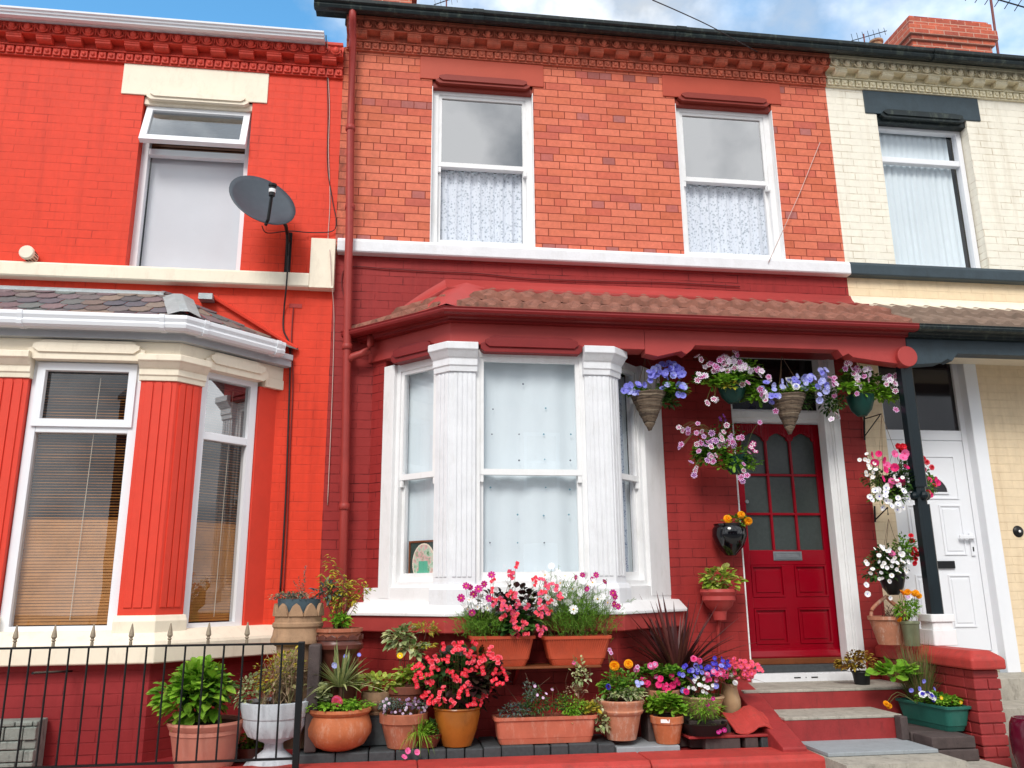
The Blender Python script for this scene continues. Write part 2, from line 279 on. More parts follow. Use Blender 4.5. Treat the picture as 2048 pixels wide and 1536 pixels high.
# ---------------------------------------------------------------- mesh builder
class G:
    def __init__(s): s.v = []; s.f = []; s.mi = []
    def add(s, vs, fs, mi=0):
        o = len(s.v); s.v += [tuple(p) for p in vs]; s.f += [tuple(i+o for i in f) for f in fs]; s.mi += [mi]*len(fs)
    def box(s, x0, x1, y0, y1, z0, z1, mi=0):
        s.add([(x0, y0, z0), (x1, y0, z0), (x1, y1, z0), (x0, y1, z0), (x0, y0, z1), (x1, y0, z1), (x1, y1, z1), (x0, y1, z1)],
              [(0, 3, 2, 1), (4, 5, 6, 7), (0, 1, 5, 4), (1, 2, 6, 5), (2, 3, 7, 6), (3, 0, 4, 7)], mi)
    def prism(s, pts, F, o0, o1, mi=0):
        """polygon pts (s,z) in frame F extruded from out o0 to o1"""
        n = len(pts)
        s.add([F(a, o1, b) for a, b in pts]+[F(a, o0, b) for a, b in pts],
              [tuple(range(n)), tuple(range(2*n-1, n-1, -1))]+[(i, i+n, (i+1) % n+n, (i+1) % n) for i in range(n)], mi)
    def fbox(s, F, s0, s1, o0, o1, z0, z1, mi=0):
        s.prism([(s0, z0), (s1, z0), (s1, z1), (s0, z1)], F, o0, o1, mi)
    def sweep(s, prof, path, mi=0, caps=True):
        """closed profile [(out,z)] swept along plan path [(x,y)] ; out is to the right of travel when path goes +x (towards -y)"""
        n = len(prof); rings = []
        dirs = [(Vector(path[i+1])-Vector(path[i])).normalized() for i in range(len(path)-1)]
        for i, p in enumerate(path):
            d0 = dirs[max(0, i-1)]; d1 = dirs[min(i, len(dirs)-1)]
            n0 = Vector((d0.y, -d0.x)); n1 = Vector((d1.y, -d1.x)); b = (n0+n1).normalized(); k = 1/max(.3, b.dot(n0))
            rings.append([(p[0]+b.x*o*k, p[1]+b.y*o*k, z) for o, z in prof])
        vs = [q for r in rings for q in r]; fs = []
        for i in range(len(path)-1):
            for j in range(n):
                a, b_ = i*n+j, i*n+(j+1) % n
                fs.append((a, a+n, b_+n, b_))
        if caps: fs += [tuple(range(n)), tuple(range(len(vs)-1, len(vs)-1-n, -1))]
        s.add(vs, fs, mi)
    def lathe(s, prof, c=(0, 0, 0), seg=24, mi=0, flute=0, nfl=0):
        vs = []; n = len(prof)
        for i in range(seg):
            a = 2*math.pi*i/seg
            for j, (r, z) in enumerate(prof):
                q = r*(1+(flute*math.cos(nfl*a) if flute and 0 < j < n-1 else 0))
                vs.append((c[0]+q*math.cos(a), c[1]+q*math.sin(a), c[2]+z))
        fs = [(i*n+j, ((i+1) % seg)*n+j, ((i+1) % seg)*n+j+1, i*n+j+1) for i in range(seg) for j in range(n-1)]
        s.add(vs, fs, mi)
    def tube(s, pts, r, seg=6, mi=0, r1=None):
        pts = [Vector(p) for p in pts]; n = len(pts); vs = []; up = Vector((.13, .21, 1)).normalized()
        for i, p in enumerate(pts):
            d = (pts[min(i+1, n-1)]-pts[max(i-1, 0)]).normalized()
            a = d.cross(up if abs(d.dot(up)) < .95 else Vector((1, 0, 0))).normalized(); b = d.cross(a)
            rr = r if r1 is None else r+(r1-r)*i/(n-1)
            vs += [p+a*rr*math.cos(2*math.pi*k/seg)+b*rr*math.sin(2*math.pi*k/seg) for k in range(seg)]
        fs = [(i*seg+k, i*seg+(k+1) % seg, (i+1)*seg+(k+1) % seg, (i+1)*seg+k) for i in range(n-1) for k in range(seg)]
        fs += [tuple(range(seg-1, -1, -1)), tuple(range((n-1)*seg, n*seg))]
        s.add(vs, fs, mi)
    def ball(s, c, r, sx=1, sy=1, sz=1, nu=10, nv=7, mi=0):
        vs = [(c[0], c[1], c[2]+r*sz)]
        for j in range(1, nv):
            t = math.pi*j/nv
            vs += [(c[0]+r*sx*math.sin(t)*math.cos(2*math.pi*i/nu), c[1]+r*sy*math.sin(t)*math.sin(2*math.pi*i/nu), c[2]+r*sz*math.cos(t)) for i in range(nu)]
        vs.append((c[0], c[1], c[2]-r*sz)); L = len(vs)-1
        fs = [(0, 1+i, 1+(i+1) % nu) for i in range(nu)]
        for j in range(nv-2):
            fs += [(1+j*nu+i, 1+(j+1)*nu+i, 1+(j+1)*nu+(i+1) % nu, 1+j*nu+(i+1) % nu) for i in range(nu)]
        fs += [(L, 1+(nv-2)*nu+(i+1) % nu, 1+(nv-2)*nu+i) for i in range(nu)]
        s.add(vs, fs, mi)
    def wall(s, F, s0, s1, z0, z1, holes, ob, of, mi=0):
        ss = sorted({s0, s1, *[h[0] for h in holes], *[h[1] for h in holes]}); zz = sorted({z0, z1, *[h[2] for h in holes], *[h[3] for h in holes]})
        for i in range(len(ss)-1):
            for j in range(len(zz)-1):
                a, b, c, d = ss[i], ss[i+1], zz[j], zz[j+1]; m, q = (a+b)/2, (c+d)/2
                if any(h[0] < m < h[1] and h[2] < q < h[3] for h in holes): continue
                s.add([F(a, of, c), F(b, of, c), F(b, of, d), F(a, of, d)], [(0, 1, 2, 3)], mi)
                s.add([F(a, ob, c), F(b, ob, c), F(b, ob, d), F(a, ob, d)], [(3, 2, 1, 0)], mi)
        def rim(a, b, c, d, flip):
            for p, q in (((a, c), (b, c)), ((b, c), (b, d)), ((b, d), (a, d)), ((a, d), (a, c))):
                fc = (0, 1, 2, 3) if flip else (3, 2, 1, 0)
                s.add([F(p[0], of, p[1]), F(q[0], of, q[1]), F(q[0], ob, q[1]), F(p[0], ob, p[1])], [fc], mi)
        rim(s0, s1, z0, z1, False)
        for h in holes: rim(*h, True)
    def ring(s, F, s0, s1, z0, z1, w, o0, o1, mi=0, wb=None, wt=None):
        """rectangular frame made of four mitred bars"""
        wb = w if wb is None else wb; wt = w if wt is None else wt
        s.wall(F, s0, s1, z0, z1, [(s0+w, s1-w, z0+wb, z1-wt)], o0, o1, mi)
    def build(s, name, mat, parent=None, smooth=False, bevel=0, loc=None, fix=True):
        me = bpy.data.meshes.new(name)
        ox, oy, oz = loc if loc else (0, 0, 0)
        me.from_pydata([(a-ox, b-oy, c-oz) for a, b, c in s.v], [], s.f); me.update()
        mats = mat if isinstance(mat, (list, tuple)) else [mat]
        for m in mats: me.materials.append(M[m] if isinstance(m, str) else m)
        me.polygons.foreach_set('material_index', s.mi)
        if fix:
            bm = bmesh.new(); bm.from_mesh(me); bmesh.ops.recalc_face_normals(bm, faces=bm.faces); bm.to_mesh(me); bm.free()
        if smooth: me.polygons.foreach_set('use_smooth', [True]*len(me.polygons))
        o = bpy.data.objects.new(name, me); COL.objects.link(o)
        if parent is not None:
            o.parent = parent
            pl = world_loc(parent); o.location = (ox-pl[0], oy-pl[1], oz-pl[2])
        else: o.location = (ox, oy, oz)
        if bevel:
            b = o.modifiers.new('bevel', 'BEVEL'); b.width = bevel; b.segments = 2; b.limit_method = 'ANGLE'; b.angle_limit = R(40)
        return o
def world_loc(o):
    l = Vector((0, 0, 0))
    while o is not None: l += Vector(o.location); o = o.parent
    return l
def thing(name, label, cat, loc=(0, 0, 0), group=None):
    o = bpy.data.objects.new(name, None); COL.objects.link(o); o.location = loc; o.empty_display_size = .1
    return tag(o, label, cat, group)
def tag(o, label=None, cat=None, group=None, kind=None):
    if label: o['label'] = label
    if cat: o['category'] = cat
    if group: o['group'] = group
    if kind: o['kind'] = kind
    return o
def frame(ox, oy, dx=1.0, dy=0.0):
    l = math.hypot(dx, dy); dx /= l; dy /= l
    return lambda s, o, z: (ox+dx*s+dy*o, oy+dy*s-dx*o, z)
F0 = frame(0, 0)

# ================================================================ HOUSES
XL, XB, XR, XE = -5.2, -0.595, 4.135, 8.9      # party walls
DROP = -0.337                                    # the left house stands lower down the hill
YB = -0.65                                       # bay and porch front plane

def curtain_sheet(F, s0, s1, z0, z1, o, amp=.018, per=.09, seed=0, drape=0):
    g = G(); rnd = random.Random(seed); n = max(12, int((s1-s0)/.012)); nz = 8
    ph = [rnd.uniform(0, 6.28) for _ in range(4)]
    vs = []
    for j in range(nz+1):
        t = j/nz
        for i in range(n+1):
            x = s0+(s1-s0)*i/n
            w = math.sin(x/per*6.28+ph[0]+.6*math.sin(x*9+ph[1]))*.6+.4*math.sin(x/per*2.3*6.28+ph[2]+t*.6)
            vs.append(F(x, o+amp*w*(.55+.45*(1-t)), z0+(z1-z0)*t))
    m = n+1
    g.add(vs, [(j*m+i, j*m+i+1, (j+1)*m+i+1, (j+1)*m+i) for j in range(nz) for i in range(n)])
    return g

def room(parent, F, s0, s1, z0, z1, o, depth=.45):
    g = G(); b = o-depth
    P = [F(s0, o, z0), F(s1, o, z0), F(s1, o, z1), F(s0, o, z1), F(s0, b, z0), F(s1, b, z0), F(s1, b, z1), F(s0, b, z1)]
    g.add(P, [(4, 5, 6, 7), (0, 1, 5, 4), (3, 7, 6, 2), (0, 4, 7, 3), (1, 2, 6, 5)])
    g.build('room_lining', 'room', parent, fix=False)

def pane(parent, F, s0, s1, z0, z1, o, mat):
    g = G(); g.add([F(s0, o, z0), F(s1, o, z0), F(s1, o, z1), F(s0, o, z1)], [(0, 1, 2, 3)]); return g.build('pane', mat, parent, fix=False)

def lintel(parent, x0, x1, z0, z1, wx0, wx1, mat, dark=None):
    """flat stone lintel with notched moulded underside projecting over the window head"""
    g = G(); F = F0
    g.fbox(F, x0, x1, -.06, .012, z0, z1)
    g.build('lintel', mat, parent, bevel=.004)
    g = G(); a, b = wx0+.03, wx1-.03
    # stepped chamfered roll
    for k, (ins, o, zz0, zz1) in enumerate(((.0, .030, z0-.045, z0+.002), (.03, .045, z0-.02, z0+.032), (.06, .024, z0+.02, z0+.052))):
        g.prism([(a+ins+.035, zz0), (b-ins-.035, zz0), (b-ins, zz0+.022), (b-ins, zz1-.012), (b-ins-.03, zz1), (a+ins+.03, zz1), (a+ins, zz1-.012), (a+ins, zz0+.022)], F, -.05, o)
    g.fbox(F, wx0+.002, wx1-.002, -.13, -.02, z0-.07, z0-.002)
    g.build('lintel_moulding', dark or mat, parent, bevel=.003)

def cornice(parent, x0, x1, zb, mat, x_off=0.0):
    """rosette course, modillions and egg-and-dart"""
    F = F0; g = G()
    g.fbox(F, x0, x1, -.05, .025, zb, zb+.012); g.fbox(F, x0, x1, -.05, .020, zb+.012, zb+.085)
    n = int((x1-x0)/.075)
    for i in range(n):
        c = x0+(i+.5)*(x1-x0)/n
        g.fbox(F, c-.030, c+.030, .02, .042, zb+.014, zb+.078)
        g.ball(F(c, .046, zb+.046), .019, 1, .8, 1, 6, 5)
    g.fbox(F, x0, x1, -.05, .045, zb+.085, zb+.1)
    g.fbox(F, x0, x1, -.05, .026, zb+.1, zb+.2)
    g.build('rosette_course', mat, parent, bevel=.004)
    g = G(); n = max(1, round((x1-x0)/.248))
    
    g.sweep([(.02, zb+.104), (.07, zb+.104), (.09, zb+.112), (.104, zb+.122), (.104, zb+.136), (.112, zb+.14), (.112, zb+.156), (.02, zb+.156)], [(-.064, 0), (.064, 0)])
    m0 = g.build('modillion', mat, parent, bevel=.003, loc=(0, 0, zb))
    pl_ = world_loc(parent)
    for i in range(n):
        o = m0 if i == 0 else m0.copy()
        if i: COL.objects.link(o); o.parent = parent
        o.location = (x0+(i+.5)*(x1-x0)/n-pl_.x, 0, zb-pl_.z)
    g = G(); g.sweep([(.0, zb+.157), (.115, zb+.157), (.120, zb+.163), (.106, zb+.168), (.120, zb+.25), (.135, zb+.262), (.135, zb+.288), (.0, zb+.288)], [(x0, 0), (x1, 0)])
    n = round((x1-x0)/.1235); w = (x1-x0)/n
    for i in range(n):
        c = x0+(i+.5)*w
        g.ball((c, -.130, zb+.208), .029, 1, .9, 1.2, 9, 7)
        arc = [(c+.046*math.sin(a), -.130, zb+.218-.046*math.cos(a)) for a in [R(-105+21*q) for q in range(11)]]
        g.tube(arc, .007, 5)
        g.prism([(c+w/2-.012, zb+.245), (c+w/2, zb+.178), (c+w/2+.012, zb+.245)], F, .11, .132)
    g.build('egg_moulding', mat, parent, smooth=False)

def fix_pipe(g, pts, r, seg=12, collars=()):
    g.tube(pts, r, seg)
    for c in collars:
        g.lathe([(r, 0), (r*1.28, .004), (r*1.28, .03), (r*1.18, .05), (r, .055)], c, 14)

def sash_window(house, F, s0, s1, z0, z1, o, zm, mats, upper_sub='glass_sky', lower_sub='glass_clear', fw=.055, curtain=None, lower=None, horn=True):
    """vertically sliding sash: box frame > upper and lower sashes, panes, curtain"""
    fr = G(); fr.ring(F, s0, s1, z0, z1, fw, o-.10, o, 0, wb=.05, wt=.06)
    w = fr.build('window', mats, house, bevel=.004)
    a, b = s0+fw, s1-fw
    u = G(); u.ring(F, a-.004, b+.004, zm-.02, z1-.05, .035, o-.045, o-.012, wb=.045, wt=.04)
    if horn:
        for q in (a, b-.03): u.prism([(q, zm-.075), (q+.03, zm-.075), (q+.03, zm-.019), (q, zm-.019)], F, o-.04, o-.016)
    u.build('upper_sash', mats, w, bevel=.003)
    l = G(); l.ring(F, a-.004, b+.004, z0+.045, zm+.024, .035, o-.085, o-.048, wb=.07, wt=.04)
    l.build('lower_sash', mats, w, bevel=.003)
    pane(w, F, a+.03, b-.03, zm+.02, z1-.085, o-.028, upper_sub)
    pane(w, F, a+.03, b-.03, z0+.11, zm-.01, o-.066, lower_sub)
    if curtain:
        for (c0, c1, zz0, zz1, oo, mt, sd, per, amp) in curtain:
            curtain_sheet(F, c0, c1, zz0, zz1, o-oo, amp, per, sd).build('curtain', mt, w, smooth=True, fix=False)
    return w

# ---------------------------------------------------------------- middle house
mid = thing('terraced_house', 'middle house of bare orange brick above dark red paint, with the crimson door', 'house', (1.77, 0, 0))
Zbt, Zbb = Z(1073, 500.5), Z(1000, 524)           # string course
# upper window openings
zt = Z(860, 160); W1 = (X(862, 330), X(1069, 400), Zbt-.005, Z(960, 166)); W2 = (X(1353, 260)-.0, X(1560, 400), W1[2], W1[3])
door_x0, door_x1 = 2.895, 3.83
zthr = Z(1600, 1340, 0)
DH = Z(1560, 697, 0)+.05
g = G(); g.wall(F0, XB, XR, Zbb+.02, 6.44, [(*W1,), (*W2,)], -.25, 0)
g.build('upper_wall', 'bare', mid)
g = G(); g.wall(F0, XB, XR, .2, Zbb+.02, [(.0, 2.0, 1.3, 3.45), (door_x0, door_x1, zthr-.1, DH)], -.25, 0)
g.build('lower_wall', 'mid_wall', mid)
# string course
g = G(); g.sweep([(-.05, Zbb+.0), (.075, Zbb), (.085, Zbb+.012), (.085, Zbt-.03), (.07, Zbt), (-.05, Zbt)], [(-.57, 0), (XR, 0)])
g.build('string_course', 'white_stone', mid, bevel=.004)
for (wx0, wx1, wz0, wz1), uu in ((W1, 838), (W2, 1323)):
    l0 = wx0-.115; l1 = wx1+.105
    lintel(mid, l0, l1, wz1, 6.398, wx0, wx1, 'lintel_red', 'lintel_dark')
    zm = wz0+.845
    sw = sash_window(mid, F0, wx0+.005, wx1-.0, wz0, wz1-.045, -.07, zm, 'white', fw=.06,
        curtain=[(wx0+.06, wx1-.05, wz0+.05, zm+.0, .12, 'lace', 3+uu, .10, .034)])
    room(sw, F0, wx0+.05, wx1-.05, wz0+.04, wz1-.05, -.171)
    g = G()
    g.fbox(F0, wx1-.006, wx1+.0, -.07, .004, wz0, wz1-.07); g.fbox(F0, wx0, wx0+.006, -.07, .004, wz0, wz1-.07); g.fbox(F0, wx0+.006, wx1-.006, -.075, .03, wz0-.006, wz0+.02)
    g.build('reveal_lining', 'white', sw)
    g = G(); g.fbox(F0, wx1-.085, wx1-.06, -.085, -.05, zm-.09, zm-.03); g.build('sash_horn', 'white', sw, bevel=.004)
cornice(mid, XB+.02, XR, 6.40, 'terracotta_frieze')
# main gutter, both for this house and the next (each its own piece)
GP = [(.05, 6.70), (.14, 6.70), (.15, 6.684), (.19, 6.655), (.25, 6.625), (.285, 6.63), (.298, 6.655), (.29, 6.672), (.315, 6.684), (.32, 6.715), (.30, 6.72), (.05, 6.72)]
def gutter_run(parent, x0, x1, mat, joints):
    g = G(); g.sweep(GP, [(x0, 0), (x1, 0)])
    for j in joints: g.sweep([(o*1.03+.001, z-.003+(z-6.7)*.08) for o, z in GP], [(j-.05, 0), (j+.05, 0)])
    return g.build('gutter', mat, parent, bevel=.003)
gutter_run(mid, XB-.26, XR, 'gutter_black', (.62+.0, 2.55))
# roof slope
def roof(parent, x0, x1, zb, name='roof', pitch=31):
    g = G(); t = math.tan(R(pitch)); y1 = 3.6
    g.add([(x0, -.04, zb), (x1, -.04, zb), (x1, y1, zb+t*(y1+.2)), (x0, y1, zb+t*(y1+.2)), (x0, -.04, zb-.08), (x1, -.04, zb-.08), (x1, y1, zb-.08+t*(y1+.2)), (x0, y1, zb-.08+t*(y1+.2))],
          [(0, 1, 2, 3), (7, 6, 5, 4), (0, 4, 5, 1), (1, 5, 6, 2), (2, 6, 7, 3), (3, 7, 4, 0)])
    y2 = 7.4
    g.add([(x0, y1, zb+t*(y1+.2)), (x1, y1, zb+t*(y1+.2)), (x1, y2, zb), (x0, y2, zb)], [(0, 1, 2, 3)])
    return g.build(name, 'roof_slate', parent)
roof(mid, XB, XR, 6.72)
# downpipe (leans a touch)
g = G(); xp = [X(703, 30, -.12), X(701, 250, -.12), X(698, 480, -.16), X(694, 700, -.12), X(688, 1020, -.12), X(684, 1240, -.12)]
pts = [(-.515, -.26, 6.66), (-.515, -.22, 6.56), (xp[0]+.02, -.10, 6.45), (xp[1], -.10, Z(701, 250, -.1)), (xp[2], -.14, Z(698, 470, -.12)), (xp[2], -.14, Z(698, 520, -.12)), (xp[3], -.10, Z(694, 700, -.1)), (xp[4], -.09, Z(688, 1020, -.1)), (xp[5], -.08, .75)]
fix_pipe(g, pts, .034, 14, [(xp[1], -.10, Z(701, 262, -.1)), (X(700, 415, -.12), -.12, Z(699, 420, -.12)), (xp[3], -.10, Z(694, 700, -.1)), (xp[4], -.09, Z(688, 1020, -.1))])
g.build('downpipe', 'pipe_red', mid, smooth=True)

# ---------------------------------------------------------------- bay builder
def bay_plan(xl, xr, d): return [(xl-d, 0), (xl, -d), (xr, -d), (xr+d, 0)]
MB = bay_plan(.372, 1.632, .65)
LB = bay_plan(-2.90, -1.625, .66)
def seg_frame(P, i):
    (x0, y0), (x1, y1) = P[i], P[i+1]
    return frame(x0, y0, x1-x0, y1-y0), math.hypot(x1-x0, y1-y0)
def column(parent, P, corner, z0, zc, zt, wa, wb, shaft, cap, base, flute=4, capz=.11):
    """pilaster wrapping a bay corner; wa / wb = widths on the incoming and outgoing face"""
    A, B, C = P[corner-1], P[corner], P[corner+1]
    d0 = (Vector(A)-Vector(B)).normalized(); d1 = (Vector(C)-Vector(B)).normalized()
    path = [tuple(Vector(B)+d0*wa), B, tuple(Vector(B)+d1*wb)]
    g = G(); g.sweep([(-.13, z0), (-.012, z0), (-.012, zc), (-.13, zc)], path)
    for (ln, fn) in ((wa, 0), (wb, 1)):
        F = frame(*path[0], B[0]-path[0][0], B[1]-path[0][1]) if fn == 0 else frame(*B, path[2][0]-B[0], path[2][1]-B[1])
        n = (3 if shaft == 'orange' else 4) if ln > .18 else 3; m = ln*.12; w = (ln-2*m)/n
        for k in range(n):
            a = m+k*w
            e_ = .07 if shaft == 'orange' else .13
            g.prism([(a+w*e_, z0+.05), (a+w*(1-e_), z0+.05), (a+w*(1-e_), zc-.03), (a+w*.8, zc-.01), (a+w*.2, zc-.01), (a+w*e_, zc-.03)], F, -.02, -.003 if shaft == 'orange' else -.004)
    # block joints
    zz = z0+.42
    col = g.build('bay_column', shaft, parent, bevel=.003)
    g = G()
    while zz < zc-.2:
        g.sweep([(-.1, zz), (.0045, zz), (.0045, zz+.004), (-.1, zz+.004)], path); zz += .42
    h = zt-zc
    g = G()
    g.sweep([(-.14, zc), (.004, zc), (.008, zc+h*.18), (.018, zc+h*.22), (.018, zc+h*.45), (.03, zc+h*.5), (.06, zc+h*.68), (.075, zc+h*.74), (.075, zc+h*.97), (.065, zt), (-.14, zt)],
            [tuple(Vector(B)+d0*(wa+.012)), B, tuple(Vector(B)+d1*(wb+.012))])
    g.build('capital', cap, col, bevel=.003)
    g = G(); hb = base
    g.sweep([(-.14, z0-hb-.06), (.02, z0-hb-.06), (.02, z0-.04), (.012, z0-.025), (.0, z0), (-.14, z0)], [tuple(Vector(B)+d0*(wa+.015)), B, tuple(Vector(B)+d1*(wb+.015))])
    g.build('column_base', cap, col, bevel=.004)
    return col

# middle bay levels on the front plane
zBeamT = Z(1000, 648, YB); zBeamB = Z(1120, 693, YB)+.0; zCapT = Z(1000, 690, YB)
z_capB = Z(905, 742, YB); z_shaftB = Z(910, 1168, YB); z_sillT = Z(960, 1205, YB-.05); z_sillW = Z(960, 1233, YB-.12); z_sillR = Z(960, 1268, YB-.12)
zbeam_lo = Z(1500, 694, YB)
BL0 = .03
g = G()   # beam / entablature in one sweep round the bay, then porch beam on to the party wall
g.sweep([(-.16, zCapT), (.0, zCapT), (.0, zBeamT), (-.16, zBeamT)], [MB[0], MB[1], (MB[2][0]+.30, -.65)])
be = g.build('bay_beam', 'mid_red', mid, bevel=.004)
def profile_beam(parent, x0, x1, mat, name='porch_beam', end_l=True, end_r=True):
    zl = zbeam_lo; zd = zCapT-.035
    pts = [(x0, zBeamT)]
    lo = [(x0, zd)]
    if end_l: lo += [(x0+.10, zd-.02), (x0+.30, zd+.03), (x0+.34, zd+.005), (x0+.39, zd+.045), (x0+.42, zl)]
    else: lo = [(x0, zl)]
    if end_r: lo += [(x1-.62, zl), (x1-.58, zl-.055), (x1-.53, zl-.03), (x1-.49, zl-.06), (x1-.30, zd-.0), (x1, zd-.03)]
    else: lo += [(x1, zl)]
    pts = lo+[(x1, zBeamT), (x0, zBeamT)]
    g = G(); g.prism(pts, F0, -YB-.12, -YB)
    return g.build(name, mat, parent, bevel=.004)
XP = 4.205
profile_beam(be, MB[2][0]+.302, XP, 'mid_red')
# roundel on the end of the beam
g = G(); rx, rz = X(1814, 713, -.68), Z(1814, 713, -.68)
def disc(g, F, cs, cz, r, o0, o1, n=32, a=0, b=360):
    g.prism([(cs+r*math.cos(R(a+(b-a)*i/n)), cz+r*math.sin(R(a+(b-a)*i/n))) for i in range(n)], F, o0, o1)
disc(g, F0, rx, rz, .088, .60, .69)
g.build('roundel', 'mid_red', be, bevel=.004)
# red moulded panels in the entablature
for fi, (a, b) in ((0, (.30, .78)), (1, (.235, 1.04))):
    F, L = seg_frame(MB, fi); g = G(); zc = zCapT-.005
    for ins, o, q0, q1 in ((0, .03, zc-.06, zc+.02), (.035, .045, zc-.02, zc+.05), (.07, .026, zc+.03, zc+.075)):
        g.prism([(a+ins+.03, q0), (b-ins-.03, q0), (b-ins, q0+.025), (b-ins, q1-.012), (b-ins-.03, q1), (a+ins+.03, q1), (a+ins, q1-.012), (a+ins, q0+.025)], F, -.1, o)
    g.build('beam_moulding', 'mid_red_dark', be, bevel=.003)
# soffit fascia + gutter
zGT, zGB = Z(1100, 626, -.80), Z(1100, 650, -.78)
zF = Z(1100, 658, -.70)
gpath = [(MB[0][0]-.06, .0), (MB[1][0], YB), (XP, YB)]
g = G(); g.sweep([(-.1, zBeamT-.001), (.045, zBeamT-.001), (.045, zBeamT+.02), (.06, zBeamT+.03), (.06, zBeamT+.05), (-.1, zBeamT+.05)], gpath)
g.build('fascia_board', 'mid_red_dark', mid, bevel=.003)
zg = zBeamT+.035
g = G(); g.sweep([(.062, zg+.0), (.09, zg-.012), (.14, zg-.012), (.16, zg+.0), (.168, zg+.018), (.164, zg+.028), (.172, zg+.04), (.165, zg+.044), (.155, zg+.038), (.07, zg+.038), (.062, zg+.03)], [(MB[0][0]-.12, .0+.05), (MB[1][0], YB), (XP+.03, YB)])
bg = g.build('gutter', 'mid_red_dark', mid, bevel=.003)
g = G(); bx = X(742, 680, -.12)
g.tube([(bx+.0, -.13, Z(742, 668, -.15)), (bx+.0, -.13, Z(742, 690, -.15)), (bx-.01, -.13, Z(740, 700, -.14)), (X(722, 708, -.12), -.12, Z(722, 708, -.12)), (X(706, 715, -.11), -.11, Z(706, 713, -.11)), (X(696, 720, -.1), -.1, Z(697, 722, -.1))], .031, 12)
g.build('offset_pipe', 'pipe_red', mid, smooth=True)
# columns
cw = .17
column(mid, MB, 1, z_shaftB, z_capB, zCapT, .155, .20, 'white_stone', 'white_stone', .10)
column(mid, MB, 2, z_shaftB, z_capB, zCapT, .20, .155, 'white_stone', 'white_stone', .10)
# splayed end casings
for fi in (0, 2):
    F, L = seg_frame(MB, fi); g = G(); dd = .015
    if fi == 0: g.fbox(F, .0+.18, .30, -.13, -dd, z_shaftB-.1, zCapT-.06)
    else: g.fbox(F, L-.36, L-.02, -.13, -dd, z_shaftB-.1, zCapT-.02)
    g.build('window_casing', 'white', mid, bevel=.004)
F, L = seg_frame(MB, 0); g = G(); g.fbox(F, -.02, .18, -.16, -.03, z_sillR, zCapT)
g.build('brick_return', 'mid_wall', mid)
# sill: white top, red nosing
g = G(); g.sweep([(-.16, z_sillW), (.075, z_sillW), (.075, z_sillW+.02), (-.0, z_sillT), (-.16, z_sillT+.01)], [(MB[0][0]-.05, .0), MB[1], MB[2], (MB[3][0]+.04, .0)])
g.build('bay_sill', 'white', mid, bevel=.004)
g = G(); g.sweep([(-.16, z_sillR), (.055, z_sillR), (.06, z_sillR+.01), (.06, z_sillW-.002), (-.16, z_sillW-.002)], [(MB[0][0]-.04, .0), MB[1], MB[2], (MB[3][0]+.02, .0)])
g.build('sill_nosing', 'mid_red', mid, bevel=.006)
g = G(); g.sweep([(-.3, .2), (-.03, .2), (-.03, z_sillR-.001), (-.3, z_sillR-.001)], MB)
g.build('bay_plinth', 'mid_wall', mid)
g = G(); g.sweep([(-.14, z_sillT), (-.02, z_sillT), (-.02, z_shaftB-.02), (-.14, z_shaftB-.02)], MB)
g.build('sill_upstand', 'white', mid, bevel=.003)
# bay windows
zm = Z(1050, 945, YB+.06)
F, L = seg_frame(MB, 1)
w = sash_window(mid, F, .20, L-.20, z_shaftB-.03, zCapT-.03, -.04, zm, 'white', 'glass_clear', 'glass_clear', fw=.035,
    curtain=[(.22, L-.22, z_shaftB-.0, zCapT-.06, .13, 'net', 5, .45, .022)])
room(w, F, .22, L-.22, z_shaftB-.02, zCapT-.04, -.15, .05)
rnd = random.Random(3); g = G()   # blue dots on the net curtain
for (u, v) in ((985, 820), (1037, 870), (1090, 818), (1037, 922), (1088, 920), (1140, 870), (980, 976), (1090, 976), (1034, 1030), (1086, 1032), (1138, 980), (979, 1086), (1034, 1086), (1087, 1086), (1136, 1030), (983, 870), (1045, 770), (1139, 922), (1086, 870)):
    x_, z_ = at(u, v, -.47)
    g.ball((x_, -.502, z_), .006 if (u+v) % 3 else .0075, 1, .4, 1, 6, 4, mi=(u+v) % 2)
g.build('curtain_dots', [paint('teal_dot', srgb(110, 160, 176), bump=0), paint('navy_dot', srgb(84, 92, 106), bump=0)], w)
F, L = seg_frame(MB, 0)
w = sash_window(mid, F, .30, L-.155, z_shaftB-.03, zCapT-.06, -.05, zm, 'white', 'glass_clear', 'glass_clear', fw=.04,
    curtain=[(.33, L-.16, z_shaftB, zCapT-.1, .12, 'net', 9, .35, .014)])
room(w, F, .32, L-.16, z_shaftB-.02, zCapT-.06, -.152, .06)
F, L = seg_frame(MB, 2)
w = sash_window(mid, F, .155, L-.36, z_shaftB-.03, zCapT-.03, -.05, zm, 'white', 'glass_clear', 'glass_clear', fw=.04,
    curtain=[(.17, L-.45, z_shaftB, zCapT-.1, .12, 'blue_cloth', 11, .06, .014), (L-.45, L-.37, z_shaftB, zCapT-.1, .125, 'net', 12, .05, .012)])
room(w, F, .17, L-.37, z_shaftB-.02, zCapT-.04, -.152, .06)
# porch ceiling (red boards)
g = G(); g.box(MB[3][0]-.62, XR+.0, -.52, .0, zbeam_lo+.10, zbeam_lo+.12)
g.build('porch_ceiling', 'mid_red_dark', mid)

